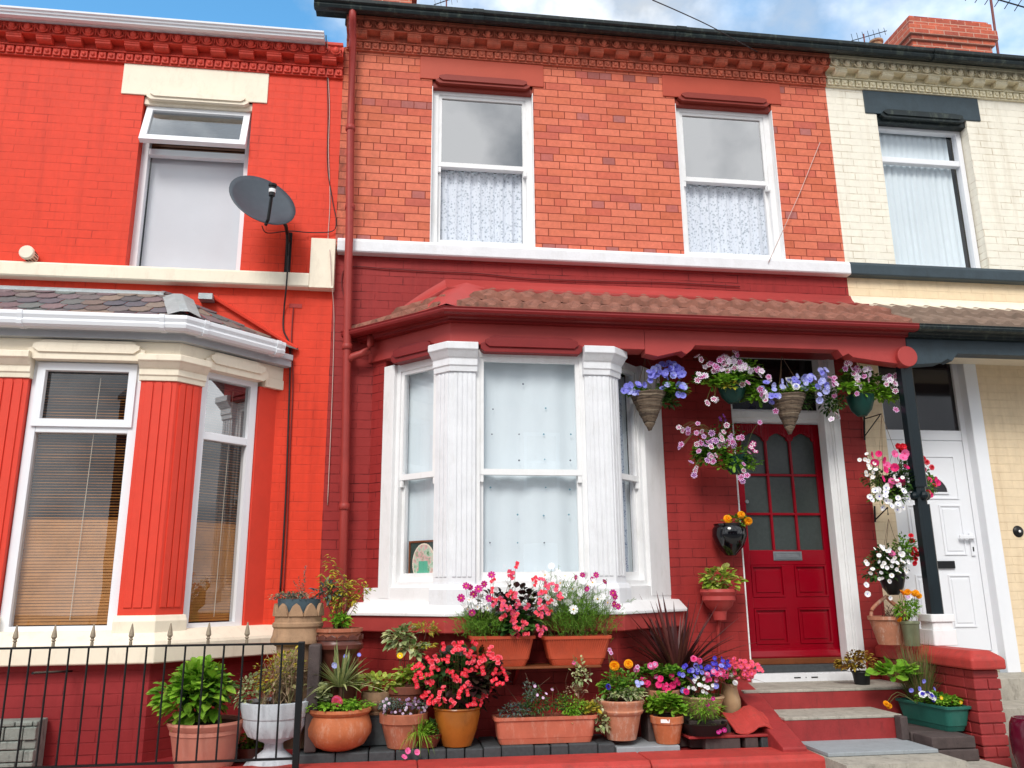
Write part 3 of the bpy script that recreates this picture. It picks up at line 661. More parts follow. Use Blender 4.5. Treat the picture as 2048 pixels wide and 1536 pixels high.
# tiled lean-to roofs ------------------------------------------------
def pantile_strip(g, F, L, e_out, e_z, t_out, t_z, hip0, hip1, courses=3, per=.165):
    """hip0/hip1: how far the strip start/end moves in by the top (metres along s)"""
    nx = int((L+.4)/.0138); th = .018
    for c in range(courses):
        t0, t1 = c/courses, (c+1.12)/courses
        rows = []
        for t, lift in ((t0, .056), (t1, .004)):
            s_a = hip0[0]+(hip0[1]-hip0[0])*min(t, 1); s_b = L-(hip1[0]+(hip1[1]-hip1[0])*min(t, 1))
            row = []
            n = nx
            for i in range(n+1):
                s = s_a+(s_b-s_a)*i/n
                ph = ((s+c*per*.0) % per)/per
                wv = .030*max(0, math.sin(math.pi*min(1, ph/.62)))**.8 if ph < .6 else -.003*math.sin((ph-.6)/.4*math.pi)
                row.append((s, e_out+(t_out-e_out)*t, e_z+(t_z-e_z)*t+lift+wv))
            rows.append(row)
        n1 = nx+1
        vs = [F(*p) for p in rows[0]]+[F(*p) for p in rows[1]]+[F(p[0], p[1]+.004, p[2]-th-.012) for p in rows[0]]
        vs = vs[:2*n1]+[F(p[0], p[1]+.002, e_z+(t_z-e_z)*c/courses+.010+.35*(p[2]-(e_z+(t_z-e_z)*c/courses+.046))) for p in rows[0]]
        g.add(vs, [(i, i+1, n1+i+1, n1+i) for i in range(nx)]+[(2*n1+i, 2*n1+i+1, i+1, i) for i in range(nx)])
eo, ez = .15, zg+.012; to, tz = -.38, Z(960, 584, -.27)
dlt = eo*math.tan(R(22.5)); dlt2 = to*math.tan(R(22.5))
g = G(); F = frame(MB[1][0], MB[1][1]); L = XR+.05-MB[1][0]
pantile_strip(g, F, L, eo, ez, to, tz, (-dlt+.10, -dlt2+.12), (0, 0), 2)
F, L0 = seg_frame(MB, 0)
e0 = -.13
pantile_strip(g, F, L0, eo, ez, to, tz, (e0+.0, .42), (-dlt+.06, -dlt2+.1), 2)
g.build('porch_roof', 'pantile', mid, fix=False)
# painted mortar hip and flashing up to the wall
g = G()
hp = [(MB[1][0]-eo*math.tan(R(22.5)), YB-eo), (MB[1][0]-to*math.tan(R(22.5))*1.0, YB-to)]
a = Vector((MB[1][0]-dlt*1, YB-eo, ez+.035)); b = Vector((MB[1][0]-dlt2*1, YB-to, tz+.05))
sx = .12
g.add([a+Vector((-.20, .16, -.01)), a+Vector((.02, -.02, .012)), a+Vector((.12, 0, -.005)), b+Vector((-.14, .04, .0)), b+Vector((0, 0, .03)), b+Vector((.16, .03, .0))], [(0, 1, 4, 3), (1, 2, 5, 4)])
g.sweep([(to-.05, tz-.03), (to+.02, tz+.018), (to-.03, tz+.036), (to-.12, tz+.065), (to-.20, tz+.10), (to-.245, tz+.15), (to-.268, tz+.20), (to-.30, tz+.20), (to-.30, tz-.03)], [(MB[1][0]-.01, YB-.02), (XR, YB-.02)])
g.build('roof_flashing', 'mid_red', mid, smooth=True)
g = G()   # painted mortar fillet that runs down beside the splayed slope
fp = [(to-.05, tz-.03), (to+.02, tz+.018), (to-.03, tz+.036), (to-.12, tz+.065), (to-.20, tz+.10), (to-.245, tz+.15), (to-.268, tz+.20)]
rows = []
for q in range(9):
    t_ = q/8; rows += [(MB[1][0]+.0-.005+(-.62)*t_, (YB-.02-o)*(1-t_)-.012*t_, z*(1-t_)+(zg+.07)*t_+(.03*math.sin(math.pi*t_)*(i_/6))) for i_, (o, z) in enumerate(fp)]
g.add(rows, [(q*7+i_, q*7+i_+1, (q+1)*7+i_+1, (q+1)*7+i_) for q in range(8) for i_ in range(6)])
g.build('mortar_fillet', 'mid_red', mid, smooth=True, fix=False)

# ---------------------------------------------------------------- crimson door
yd = .17; FD = frame(0, yd)
dx0, dx1 = X(1484, 1150, yd), X(1668, 1150, yd)
dx1 = X(1672, 1150, yd); dz0, dz1 = Z(1590, 1312, yd), Z(1560, 848, yd)
g = G()
# frame: jambs, transom bar, head
fw = .09
g.fbox(FD, door_x0+.0, dx0-.004, -.05, .02, zthr, DH-.02); g.fbox(FD, dx1+.004, door_x1-.0, -.05, .03, zthr, DH-.02)
g.fbox(FD, dx0-.004, dx1+.004, -.05, .02, DH-.10, DH-.02)
zt0 = dz1+.006; zt1 = Z(1560, 822, yd)
g.fbox(FD, dx0-.004, dx1+.004, -.05, .045, zt0, zt1)
g.fbox(FD, dx0-.002, dx1+.002, -.03, .065, zt0+.035, zt1-.02)
df = g.build('door_frame', 'white', mid, bevel=.005)
g = G()   # moulded architrave at the wall edge
for o0, o1, a, b in ((-.175, .012, door_x1-.012, door_x1+.005), (.0, .022, door_x1+.005, door_x1+.03), (.0, .014, door_x1+.03, door_x1+.075), (-.06, -.0, door_x1-.045, door_x1-.012), (-.12, -.0, door_x1-.07, door_x1-.045)):
    g.fbox(F0, a, b, o0, o1, zthr-.02, DH+.02)
g.fbox(F0, door_x0-.0, door_x0+.012, -.17, .008, zthr+.02, DH)
g.build('architrave', 'white', df, bevel=.004)
g = G(); g.fbox(FD, dx0, dx1, -.02, -.012, zt1, DH-.1); g.build('transom_pane', 'dark_glass', df)
# door slab
dr = thing('door', None, None) if False else None
W = dx1-dx0; H = dz1-dz0
def DZ(v): return Z(1570, v, yd)
gz0, gz1 = DZ(1100), DZ(868)
st = .085
xs = [dx0+st+(W-2*st)*k/3 for k in range(4)]; zs = [gz0, DZ(1028), DZ(950), gz1]
g = G(); bar = .011
g.fbox(FD, dx0, dx0+st, -.045, 0, dz0, dz1); g.fbox(FD, dx1-st, dx1, -.045, 0, dz0, dz1)
mid_z = DZ(1125)
# top rail with three scalloped arches
top = [(dx0+st, dz1), (dx0+st, gz1-.07)]
for k in range(3):
    a, b = xs[k]+(bar if k else 0), xs[k+1]-(bar if k < 2 else 0); w_ = b-a
    top += [(a, gz1-.07), (a+w_*.08, gz1-.055), (a+w_*.12, gz1-.03), (a+w_*.25, gz1-.015)]
    top += [(a+w_*(.25+.5*i/6), gz1-.015+.022*math.sin(math.pi*i/6)) for i in range(1, 6)]
    top += [(b-w_*.25, gz1-.015), (b-w_*.12, gz1-.03), (b-w_*.08, gz1-.055), (b, gz1-.07)]
top += [(dx1-st, gz1-.07), (dx1-st, dz1)]
# rail as strips so that the concave outline stays valid
for i in range(1, len(top)-2):
    (a, za), (b, zb_) = top[i], top[i+1]
    if b-a > 1e-4: g.prism([(a, za), (b, zb_), (b, dz1), (a, dz1)], FD, -.045, 0)
g.fbox(FD, dx0+st, dx1-st, -.045, 0, mid_z-.02, gz0)
for k in (1, 2): g.fbox(FD, xs[k]-bar, xs[k]+bar, -.04, -.003, gz0, gz1-.0)
for k in (1, 2): g.fbox(FD, dx0+st, dx1-st, -.042, -.005, zs[k]-.011, zs[k]+.011)
# lower half: rails and four raised panels
pz = [dz0+.0, DZ(1285), DZ(1208), DZ(1196), DZ(1130), mid_z-.02]
cx = (dx0+dx1)/2
g.fbox(FD, dx0+st, dx1-st, -.045, -.014, dz0, mid_z-.02)
g.fbox(FD, cx-.05, cx+.05, -.044, 0, dz0, mid_z-.021)
g.fbox(FD, dx0+st, dx1-st, -.043, -.001, dz0, DZ(1288))
g.fbox(FD, dx0+st, dx1-st, -.043, -.001, DZ(1216), DZ(1194))
for (a, b) in ((dx0+st, cx-.05), (cx+.05, dx1-st)):
    for (q0, q1) in ((DZ(1288), DZ(1216)), (DZ(1194), mid_z-.02)):
        g.ring(FD, a+.002, b-.002, q0+.002, q1-.002, .014, -.02, .005)
        g.fbox(FD, a+.04, b-.04, -.02, -.006, q0+.04, q1-.04)
door = g.build('door', 'door_red', mid, bevel=.003)
g = G(); g.fbox(FD, dx0+st-.01, dx1-st+.01, -.034, -.026, gz0-.01, gz1+.02); g.build('pane', 'glass_obscure', door)
g = G(); lz0, lz1 = DZ(1121), DZ(1103); la, lb = X(1546, 1110, yd), X(1603, 1110, yd)
g.fbox(FD, la, lb, .0005, .008, lz0, lz1); g.ring(FD, la+.015, lb-.015, lz0+.012, lz1-.012, .006, .006, .014); g.fbox(FD, la+.03, lb-.03, .004, .011, lz0+.022, lz1-.022)
g.build('letterbox', 'metal', door, bevel=.002)
g = G(); kx = X(1487, 1004, yd)
g.lathe([(.001, .012), (.014, .012), (.018, .006), (.018, 0)], (0, 0, 0), 12)
g.v = [(kx+.03+a, yd-.001-c, DZ(1004)+b) for a, b, c in g.v]
g.build('keyhole_plate', 'metal', door)
g = G(); g.sweep([(-.02, dz0-.01), (.05, dz0-.01), (.055, dz0+.005), (.03, dz0+.05), (.001, dz0+.06), (-.02, dz0+.06)], [(dx0, yd), (dx1, yd)])
g.build('weather_bar', 'door_red', door, bevel=.003)
g = G(); g.fbox(FD, dx0-.02, dx1+.02, -.08, .06, dz0-.06, dz0-.011); g.build('threshold', 'wood', df, bevel=.004)
g = G(); g.fbox(F0, dx0-.03, dx1+.05, -.2, -.05, dz0-.12, dz0-.061)
g.build('sill_strip', 'black_brick', df, bevel=.006)
g = G(); g.fbox(F0, door_x0+.0, door_x1+.05, -.2, .02, .72, dz0-.121)
wr = g.build('white_riser', 'white_stone', mid, bevel=.003)
g = G(); uz = Z(1598, 1355, -.02)
for a in (-.075, -.0, .075): g.fbox(F0, 3.36+a-(.028 if a else .003), 3.36+a+(.028 if a else .003), .0, .024, uz-.004, uz+.004)
g.build('vent_slots', 'iron', wr)
# chimney just showing over the left end
def chimney(parent, x0, x1, y0, y1, z0, z1, pot_at=None, mat='bare_chimney'):
    g = G(); g.box(x0, x1, y0, y1, z0, z1-.42)
    for k, (d, a, b) in enumerate(((.035, .42, .345), (.07, .345, .19), (.03, .19, .05))): g.box(x0-d, x1+d, y0-d, y1+d, z1-a, z1-b)
    g.box(x0-.0, x1+.0, y0-.0, y1+.0, z1-.05, z1)
    c = g.build('chimney', mat, parent, bevel=.006)
    if pot_at:
        for px_, py_ in pot_at:
            p = G(); p.lathe([(.11, 0), (.10, .05), (.085, .25), (.11, .27), (.11, .30), (.07, .30), (.07, .05)], (px_, py_, z1), 16)
            p.build('chimney_pot', 'buff', c, smooth=False)
    return c
k = NT('chimney_brick'); vec, sp = brickvec(k)
b = bricktex(k, vec, g3(0), g3(1), g3(0), .008)
c = k.ramp(b.outputs[0], [(0, srgb(180, 84, 62)), (.5, srgb(206, 104, 76)), (1, srgb(150, 72, 60))]); c = k.mix(1, c, k.ramp(k.noise(14, 5, .7), [(.3, g3(.7)), (.7, g3(1.1))]), 'MULTIPLY')
c = k.mix(k.math('MULTIPLY', b.outputs[1], .8), c, srgb(200, 160, 140)); k.link(c, k.b.inputs[0]); k.b.inputs['Roughness'].default_value = .9
k.link(k.bump(k.math('SUBTRACT', 0, b.outputs[1]), .6, .01), k.b.inputs['Normal']); M['bare_chimney'] = k.m
chimney(mid, -.62+.0, .02, 2.8, 3.6, 8.4, 9.93+.0)

# ---------------------------------------------------------------- right house
rh = thing('terraced_house', 'cream painted brick house at the right end with slate blue trim', 'house', (6.5, 0, 0))
W3 = (X(1762, 300), X(1957, 400), Zbt-.005, Z(1790, 236)+.03)
D3 = (X(1772, 1000)-.0, X(1985, 1000)-.0, zthr-.2, Z(1900, 712, 0)+.06)
d3x0, d3x1 = 4.34, 5.20
g = G(); g.wall(F0, XR, XE, Zbb+.02, 6.44, [W3], -.25, 0); g.build('upper_wall', 'cream_wall', rh)
g = G(); g.wall(F0, XR, XE, .2, Zbb+.02, [(d3x0, d3x1, .62, D3[3])], -.25, 0); g.build('lower_wall', 'cream_render', rh)
g = G(); g.sweep([(-.05, Zbb), (.075, Zbb), (.085, Zbb+.012), (.085, Zbt-.03), (.07, Zbt), (-.05, Zbt)], [(XR+.001, 0), (XE, 0)]); g.build('string_course', 'slate_blue', rh, bevel=.004)
lintel(rh, W3[0]-.12, W3[1]+.16, W3[3], 6.398, W3[0], W3[1], 'slate_blue', 'gutter_black')
cornice(rh, XR+.002, XE, 6.40, 'cream_cornice')
gutter_run(rh, XR+.001, XE, 'gutter_black', (5.2, 7.0))
roof(rh, XR, XE, 6.72)
# its upstairs window: fixed light under a top light
def upvc(house, F, s0, s1, z0, z1, o, zmid, fw=.06, mg=.035, top='glass_clear', bot='glass_clear', topsash=True):
    g = G(); g.ring(F, s0, s1, z0, z1, fw, o-.07, o); g.fbox(F, s0+fw, s1-fw, o-.065, o-.002, zmid-.03, zmid+.03)
    w = g.build('window', 'upvc', house, bevel=.005)
    if topsash:
        g = G(); g.ring(F, s0+fw*.55, s1-fw*.55, zmid+.012, z1-fw*.5, .055, o-.03, o+.018); g.build('top_light', 'upvc', w, bevel=.006)
    pane(w, F, s0+fw-.01, s1-fw+.01, zmid+.025, z1-fw+.01, o-.035, top)
    pane(w, F, s0+fw-.01, s1-fw+.01, z0+fw-.01, zmid-.025, o-.035, bot)
    return w
w3 = upvc(rh, F0, W3[0]+.0, W3[1]-.01, W3[2]-.0, W3[3]-.05, -.10, Z(1850, 323, .1), .05, topsash=False)
curtain_sheet(F0, W3[0]+.03, W3[1]-.10, W3[2]+.03, W3[3]-.06, -.2, .02, .07, 21).build('curtain', 'net', w3, smooth=True, fix=False)
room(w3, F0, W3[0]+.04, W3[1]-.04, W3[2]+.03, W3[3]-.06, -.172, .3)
# porch fascia, gutter, beam
g = G(); g.sweep([(-.1, zBeamT-.001), (.045, zBeamT-.001), (.045, zBeamT+.02), (.06, zBeamT+.03), (.06, zBeamT+.05), (-.1, zBeamT+.05)], [(XP+.002, YB), (XE, YB)])
g.build('fascia_board', 'gutter_black', rh, bevel=.003)
g = G(); g.sweep([(.062, zg+.0), (.09, zg-.012), (.14, zg-.012), (.16, zg+.0), (.168, zg+.018), (.164, zg+.028), (.172, zg+.04), (.165, zg+.044), (.155, zg+.038), (.07, zg+.038), (.062, zg+.03)], [(XP+.032, YB), (XE, YB)])
g.build('gutter', 'gutter_black', rh, bevel=.003)
zl = zbeam_lo; zd = zCapT-.035; x0 = XP+.002
g = G(); g.prism([(x0, zd-.03), (x0+.1, zd-.02), (x0+.30, zd+.0), (x0+.36, zd+.035), (x0+.40, zd+.015), (x0+.46, zl), (XE, zl), (XE, zBeamT-.002), (x0, zBeamT-.002)], F0, .53, .65)
g.build('porch_beam', 'slate_blue', rh, bevel=.004)
g = G(); g.box(XR+.01, XE, -.52, 0, zbeam_lo+.10, zbeam_lo+.12); g.build('porch_ceiling', 'cream', rh)
g = G(); F = frame(XR+.051, YB); pantile_strip(g, F, XE-XR-.05, eo, ez, to, tz, (0, 0), (0, 0), 2)
g.build('porch_roof', 'pantile_grey', rh, fix=False)
g = G(); g.sweep([(to-.05, tz-.03), (to+.02, tz+.018), (to-.03, tz+.036), (to-.12, tz+.065), (to-.20, tz+.10), (to-.245, tz+.15), (to-.268, tz+.20), (to-.30, tz+.20), (to-.30, tz-.03)], [(XR+.001, YB-.02), (XE, YB-.02)])
g.build('roof_flashing', 'cream', rh, smooth=True)
# white panelled door
FE = frame(0, .08); ye = .08
e0, e1 = d3x0, d3x1
zE0, zE1, zE2, zE3 = Z(1900, 1300, ye), Z(1850, 880, ye), Z(1850, 862, ye), D3[3]-.05
g = G(); g.ring(FE, e0, e1, zE0-.07, D3[3]-.0, .055, -.07, 0, wt=.05); g.fbox(FE, e0+.055, e1-.055, -.06, -.004, zE1, zE2+.01)
g.fbox(F0, e1-.006, e1+.12, -.095, .012, .70, D3[3]+.03)
df3 = g.build('door_frame', 'upvc', rh, bevel=.006)
g = G(); g.fbox(FE, e0+.05, e1-.05, -.035, -.028, zE2, D3[3]-.04); g.build('transom_pane', 'dark_glass', df3)
g = G(); a, b = e0+.058, e1-.058
g.fbox(FE, a, b, -.05, -.006, zE0-.01, zE1-.004)
def EZ(v): return Z(1880, v, ye)
m_ = (a+b)/2
for (p0, p1) in ((a+.11, m_-.05), (m_+.05, b-.11)):
    for q0, q1 in ((EZ(1110), EZ(1010)), (EZ(1255), EZ(1150))):
        g.ring(FE, p0, p1, q0, q1, .012, -.008, .004); g.fbox(FE, p0+.03, p1-.03, -.008, .001, q0+.035, q1-.035)
g.ring(FE, a+.11, b-.11, EZ(998), EZ(912), .010, -.008, .003)
d3 = g.build('door', 'upvc', rh, bevel=.003)
g = G(); fc = X(1853, 982, ye); r_ = .20
g.prism([(fc+r_*math.cos(R(180*i/16)), EZ(984)+.75*r_*math.sin(R(180*i/16))) for i in range(17)], FE, -.008, .001); g.build('fan_light', 'dark_glass', d3)
g = G()
for i in range(16):
    p, q = R(180*i/16), R(180*(i+1)/16)
    g.prism([(fc+r_*math.cos(p), EZ(984)+.75*r_*math.sin(p)), (fc+(r_+.018)*math.cos(p), EZ(984)+.75*(r_+.018)*math.sin(p)), (fc+(r_+.018)*math.cos(q), EZ(984)+.75*(r_+.018)*math.sin(q)), (fc+r_*math.cos(q), EZ(984)+.75*r_*math.sin(q))], FE, -.006, .008)
g.fbox(FE, fc-r_-.018, fc+r_+.018, -.006, .008, EZ(984)-.018, EZ(984)-.001); g.build('fan_light_trim', 'upvc', d3)
g = G(); lx = X(1893, 1130, ye); g.fbox(FE, lx-.10, lx+.075, -.004, .014, EZ(1137), EZ(1122)); g.build('letterbox', 'black_plastic', d3, bevel=.003)
g = G(); hx = b-.05; g.fbox(FE, hx-.018, hx+.018, -.004, .010, EZ(1112), EZ(1066)); g.fbox(FE, hx-.14, hx+.01, .03, .048, EZ(1078), EZ(1071)); g.fbox(FE, hx-.01, hx+.01, .0, .046, EZ(1079), EZ(1070))
g.build('handle', 'upvc', d3, bevel=.003)
g = G(); g.fbox(FE, hx-.006, hx+.006, .0085, .0125, EZ(1103), EZ(1094)); g.build('keyhole', 'iron', d3)
# porch post
post = G(); px = XP-.0; py = YB+.07; zP0, zP1 = Z(1870, 1228, py), rz-.05
hw = .052
def octpost(g, cx, cy, z0, z1, h, ch):
    pl = [(-h, -h+ch), (-h+ch, -h), (h-ch, -h), (h, -h+ch), (h, h-ch), (h-ch, h), (-h+ch, h), (-h, h-ch)]
    n = 8; vs = [(cx+a, cy+b, z0) for a, b in pl]+[(cx+a, cy+b, z1) for a, b in pl]
    g.add(vs, [tuple(range(7, -1, -1)), tuple(range(8, 16))]+[(i, (i+1) % n, n+(i+1) % n, n+i) for i in range(n)])
zs_ = Z(1838, 992, py)
octpost(post, px, py, zP0, zs_-.07, hw, .018); octpost(post, px, py, zs_-.071, zs_+.071, hw*.8, .02); octpost(post, px, py, zs_+.07, zP1, hw, .018)
for a, b in ((1, 0), (-1, 0), (0, 1), (0, -1)): post.ball((px+a*.05, py+b*.05, zs_), .036, 1, 1, 1.05, 10, 8)
post.build('porch_post', 'post_black', rh)
g = G()
octpost(g, px, py, Z(1870, 1290, py), Z(1870, 1258, py), .098, .01); octpost(g, px, py, Z(1870, 1258, py), Z(1870, 1243, py), .085, .01); octpost(g, px, py, Z(1870, 1243, py), zP0+.001, .10, .012)
g.build('post_plinth', 'white', rh, bevel=.005)
g = G(); g.lathe([(.001, .02), (.014, .02), (.022, .014), (.045, .012), (.052, .0)], (0, 0, 0), 20)
bx_, bz_ = at(2036, 1063, 0); g.v = [(bx_+a, -c-.001, bz_+b) for a, b, c in g.v]; db = g.build('doorbell', 'black_plastic', rh, smooth=True)
g = G(); g.ball((bx_, -.022, bz_), .012, 1, .6, 1); g.build('bell_button', 'white', db, smooth=True)
cz0 = 8.2; chimney(rh, X(1822, 60, 2.7)+.0, X(1978, 60, 2.7), 2.7, 4.0, cz0, Z(1900, 38, 2.7)+.0, [(X(1822, 60, 2.7)+.12, 3.7)])

# ---------------------------------------------------------------- left house
lh = thing('terraced_house', 'bright orange-red painted brick house at the left end, cream stonework and wooden blinds', 'house', (-2.8, 0, 0))
lbT, lbB = Zbt+DROP-.03, Zbb+DROP-.04
lbT, lbB = Z(300, 540), Z(300, 569)
W0 = (X(276, 300)+.0, X(489, 420)-.0, lbT-.005, Z(380, 197))
g = G(); g.wall(F0, XL, XB, lbB+.02, 6.44+DROP, [W0], -.25, 0); g.build('upper_wall', 'orange_wall', lh)
g = G(); g.wall(F0, XL, XB, 1.0, lbB+.02, [(LB[0][0]+.35, LB[3][0]-.35, 1.1, 3.4)], -.25, 0); g.build('lower_wall', 'orange_wall', lh)
zpl = Z(300, 1331, -.66)
g = G(); g.wall(F0, XL, XB, .2, 1.0, [], -.25, 0); g.build('plinth_wall', 'plinth_wall', lh)
jx = -.70
g = G(); pr = [(-.05, lbB), (.085, lbB), (.095, lbB+.012), (.095, lbT-.02), (.08, lbT), (-.05, lbT)]
g.sweep(pr, [(XL, 0), (-.79, 0)])
g.fbox(F0, -.789, XB+.01, -.05, .09, lbB-.002, Zbt-.02)
g.build('string_course', 'cream', lh, bevel=.004)
lintel(lh, X(247, 150), X(537, 170), W0[3], Z(380, 137), W0[0], W0[1], 'cream', 'cream')
cornice(lh, XL, XB-.0, 6.40+DROP+.03, 'orange_cornice')
zq, zqt = Z(342, 62, -.16), Z(342, 37, -.27)
g = G(); g.sweep([(.05, zq), (.16, zq), (.20, zq-.018), (.235, zq-.015), (.24, zq+.004), (.252, zq+.006), (.258, zqt-.022), (.27, zqt-.018), (.272, zqt), (.05, zqt)], [(XL, 0), (XB-.16, 0)])
g.build('gutter', 'upvc', lh, bevel=.003)
roof(lh, XL, XB-.0, 6.385)
# upstairs window with a tilted top light
w0 = G(); zt0 = Z(390, 308, .1); fw = .055; o_ = -.10
x0, x1, z0, z1 = W0[0]+.0, W0[1]-.0, W0[2]-.0, W0[3]-.05
w0.ring(F0, x0, x1, z0, z1, fw, o_-.07, o_); w0.fbox(F0, x0+fw, x1-fw, o_-.065, o_-.002, zt0-.03, zt0+.03)
w0 = w0.build('window', 'upvc', lh, bevel=.005)
pane(w0, F0, x0+fw-.01, x1-fw+.01, z0+.04, zt0-.02, o_-.035, 'glass_clear')
g = G(); g.fbox(F0, x0+.06, x1-.06, -.21, -.2, z0+.03, zt0+.0); g.build('roller_blind', 'roller', w0)
g = G()
for i in range(9): g.fbox(F0, x0+.05, x1-.05, -.2, -.17, zt0+.02+i*.035, zt0+.04+i*.035)
g.build('slatted_blind', 'wood', w0)
room(w0, F0, x0+.04, x1-.04, z0+.03, z1-.04, -.215, .3)
# open sash: hinge at top, bottom pushed outward
ang = R(19); hz = z1-.03; hl = hz-zt0-.02
def FT(s, o, z):  # local: z measured down from hinge
    d = hz-z; n = o
    return (s, .10-(math.sin(ang)*d)-math.cos(ang)*n, hz-math.cos(ang)*d+math.sin(ang)*n)
g = G(); g.ring(FT, x0+.02, x1-.02, hz-hl-.04, hz, .055, -.0, .05); ts = g.build('open_top_light', 'upvc', w0, bevel=.004)
g = G(); g.fbox(FT, x0+.06, x1-.06, .02, .027, hz-hl, hz-.04); g.build('pane', 'glass_sky', ts) if False else g.build('open_pane', 'glass_sky', w0)
# flue vent cap
vx, vz = at(57, 508, -.08)
g = G(); g.lathe([(.001, .13), (.052, .13), (.058, .12), (.058, .10), (.05, .095), (.045, 0)], (0, 0, 0), 20)
g.v = [(vx+a, -c, vz+b) for a, b, c in g.v]; g.build('vent_cap', 'cream', lh)
g = G()
for i in range(14): 
    a = 6.283*i/14; g.tube([(vx+.049*math.cos(a), -.02, vz+.049*math.sin(a)), (vx+.051*math.cos(a), -.095, vz+.051*math.sin(a))], .004, 4)
g.build('vent_grille', 'iron', lh)
# bay
d0 = -.66
qGT, qGB = Z(180, 630, d0-.1), Z(180, 657, d0-.1)
qF = Z(180, 680, d0); qCapT = Z(340, 713, d0); qCapB = Z(340, 762, d0); qSh = Z(335, 1230, d0); qBase = Z(335, 1283, d0-.02); qSillT = Z(150, 1285, d0-.06); qSillB = Z(150, 1331, d0-.1)
LX = [(XL, -.66), LB[2]]
g = G(); g.sweep([(-.16, qCapT), (0, qCapT), (0, qF), (-.16, qF)], LX+[LB[3]]); eb = g.build('bay_beam', 'cream', lh, bevel=.004)
for fi, (a, b) in ((1, (.24, 1.04)), (2, (.20, .76))):
    F, L = seg_frame(LB, fi); g = G(); zc = qCapT+.02
    for ins, o, q0, q1 in ((0, .035, zc-.07, zc+.02), (.035, .05, zc-.02, zc+.05), (.07, .03, zc+.03, zc+.075)):
        g.prism([(a+ins+.04, q0), (b-ins-.04, q0), (b-ins, q0+.03), (b-ins, q1-.012), (b-ins-.03, q1), (a+ins+.03, q1), (a+ins, q1-.012), (a+ins, q0+.03)], F, -.1, o)
    g.build('beam_moulding', 'cream', eb, bevel=.003)
F, L = seg_frame(LB, 2); g = G(); g.fbox(F, .76, L+.02, -.12, .004, qCapT-.08, qCapT); g.build('beam_end_block', 'cream', eb, bevel=.003)
g = G(); g.sweep([(-.1, qF+.001), (.05, qF+.001), (.05, qF+.05), (.07, qF+.055), (.07, qF+.10), (-.1, qF+.10)], LX+[(LB[3][0]+.03, 0)]); g.build('fascia_board', 'grey_trim', lh, bevel=.003)
zz = qGB
g = G(); prof = [(.072, zz+.0), (.095, zz-.01), (.15, zz-.01), (.17, zz+.005), (.178, zz+.03), (.172, zz+.045), (.185, zz+.07), (.185, zz+.095), (.175, zz+.10), (.165, zz+.075), (.08, zz+.075)]
g.sweep(prof, LX+[(LB[3][0]-.09, -.09)]); lg = g.build('gutter', 'upvc', lh, bevel=.003)
for (px_, py_, dx_, dy_) in ((X(38, 640, -.8), d0, 1, 0), (X(322, 640, -.8), d0, 1, 0), (LB[2][0]+.05, LB[2][1]+.05, 1, 1), (LB[3][0]-.15, LB[3][1]-.15, 1, 1)):
    g = G(); F = frame(px_, py_, dx_, dy_)
    pth = [F(0, 0, 0)[:2], F(.035, 0, 0)[:2]]
    g.sweep([(o+(.006 if o > .1 else 0), z-.006 if z < zz+.05 else z+.003) for o, z in prof], pth); g.build('gutter_bracket', 'upvc', lg)
column(lh, LB, 2, qSh, qCapB, qCapT, .255, .215, 'orange', 'cream', .10)
column(lh, LB, 1, qSh, qCapB, qCapT, .215, .255, 'orange', 'cream', .10)
F, L = seg_frame(LB, 2); g = G(); g.fbox(F, L-.20, L+.01, -.16, -.03, qSillB, qCapT-.079); g.build('brick_return', 'orange', lh)
g = G(); g.sweep([(-.16, qSillB), (.09, qSillB), (.095, qSillB+.01), (.095, qSillT-.02), (.085, qSillT), (-.0, qSillT+.07), (-.16, qSillT+.075)], [(LB[0][0]-.05, 0), LB[1], LB[2], (LB[3][0]+.04, 0)]); g.build('bay_sill', 'cream', lh, bevel=.006)
g = G(); g.sweep([(-.3, .2), (-.02, .2), (-.02, qSillB-.001), (-.3, qSillB-.001)], LB); g.build('bay_plinth', 'plinth_wall', lh)
qt = Z(180, 858, d0+.06)
def blind_window(fi, a, b, rest=True):
    F, L = seg_frame(LB, fi)
    w = upvc(lh, F, a, b, qSillT+.04, qCapT-.03, -.05, qt, .062, top='glass_sky' if fi == 2 else 'glass_dim', bot='glass_dim', topsash=(fi == 1))
    g = G(); z = qSillT+.12; i = 0
    rn = random.Random(fi)
    while z < qCapT-.12:
        t = rn.uniform(-.002, .002)
        # slat: closed in the lower half, opened wider above
        op = .35 if z < Z(180, 1035, d0) else 1.22
        h = .0215*math.cos(op)*.5; d = .0215*math.sin(op)*.5
        g.add([F(a+.06, -.125+d, z-h+t), F(b-.06, -.125+d, z-h+t), F(b-.06, -.125-d, z+h), F(a+.06, -.125-d, z+h)], [(0, 1, 2, 3)])
        z += .0205; i += 1
    g.build('slatted_blind', 'wood_blind', w, fix=False)
    g = G(); s_ = (a+b)/2+.05; g.tube([F(s_, -.108, qSillT+.14), F(s_+.02, -.108, qCapT-.15)], .0022, 4); g.build('blind_cord', 'cream', w)
    room(w, F, a+.03, b-.03, qSillT+.08, qCapT-.06, -.15, .06)
F, L = seg_frame(LB, 1); blind_window(1, .262, L-.262)
F, L = seg_frame(LB, 2); blind_window(2, .222, L-.205)
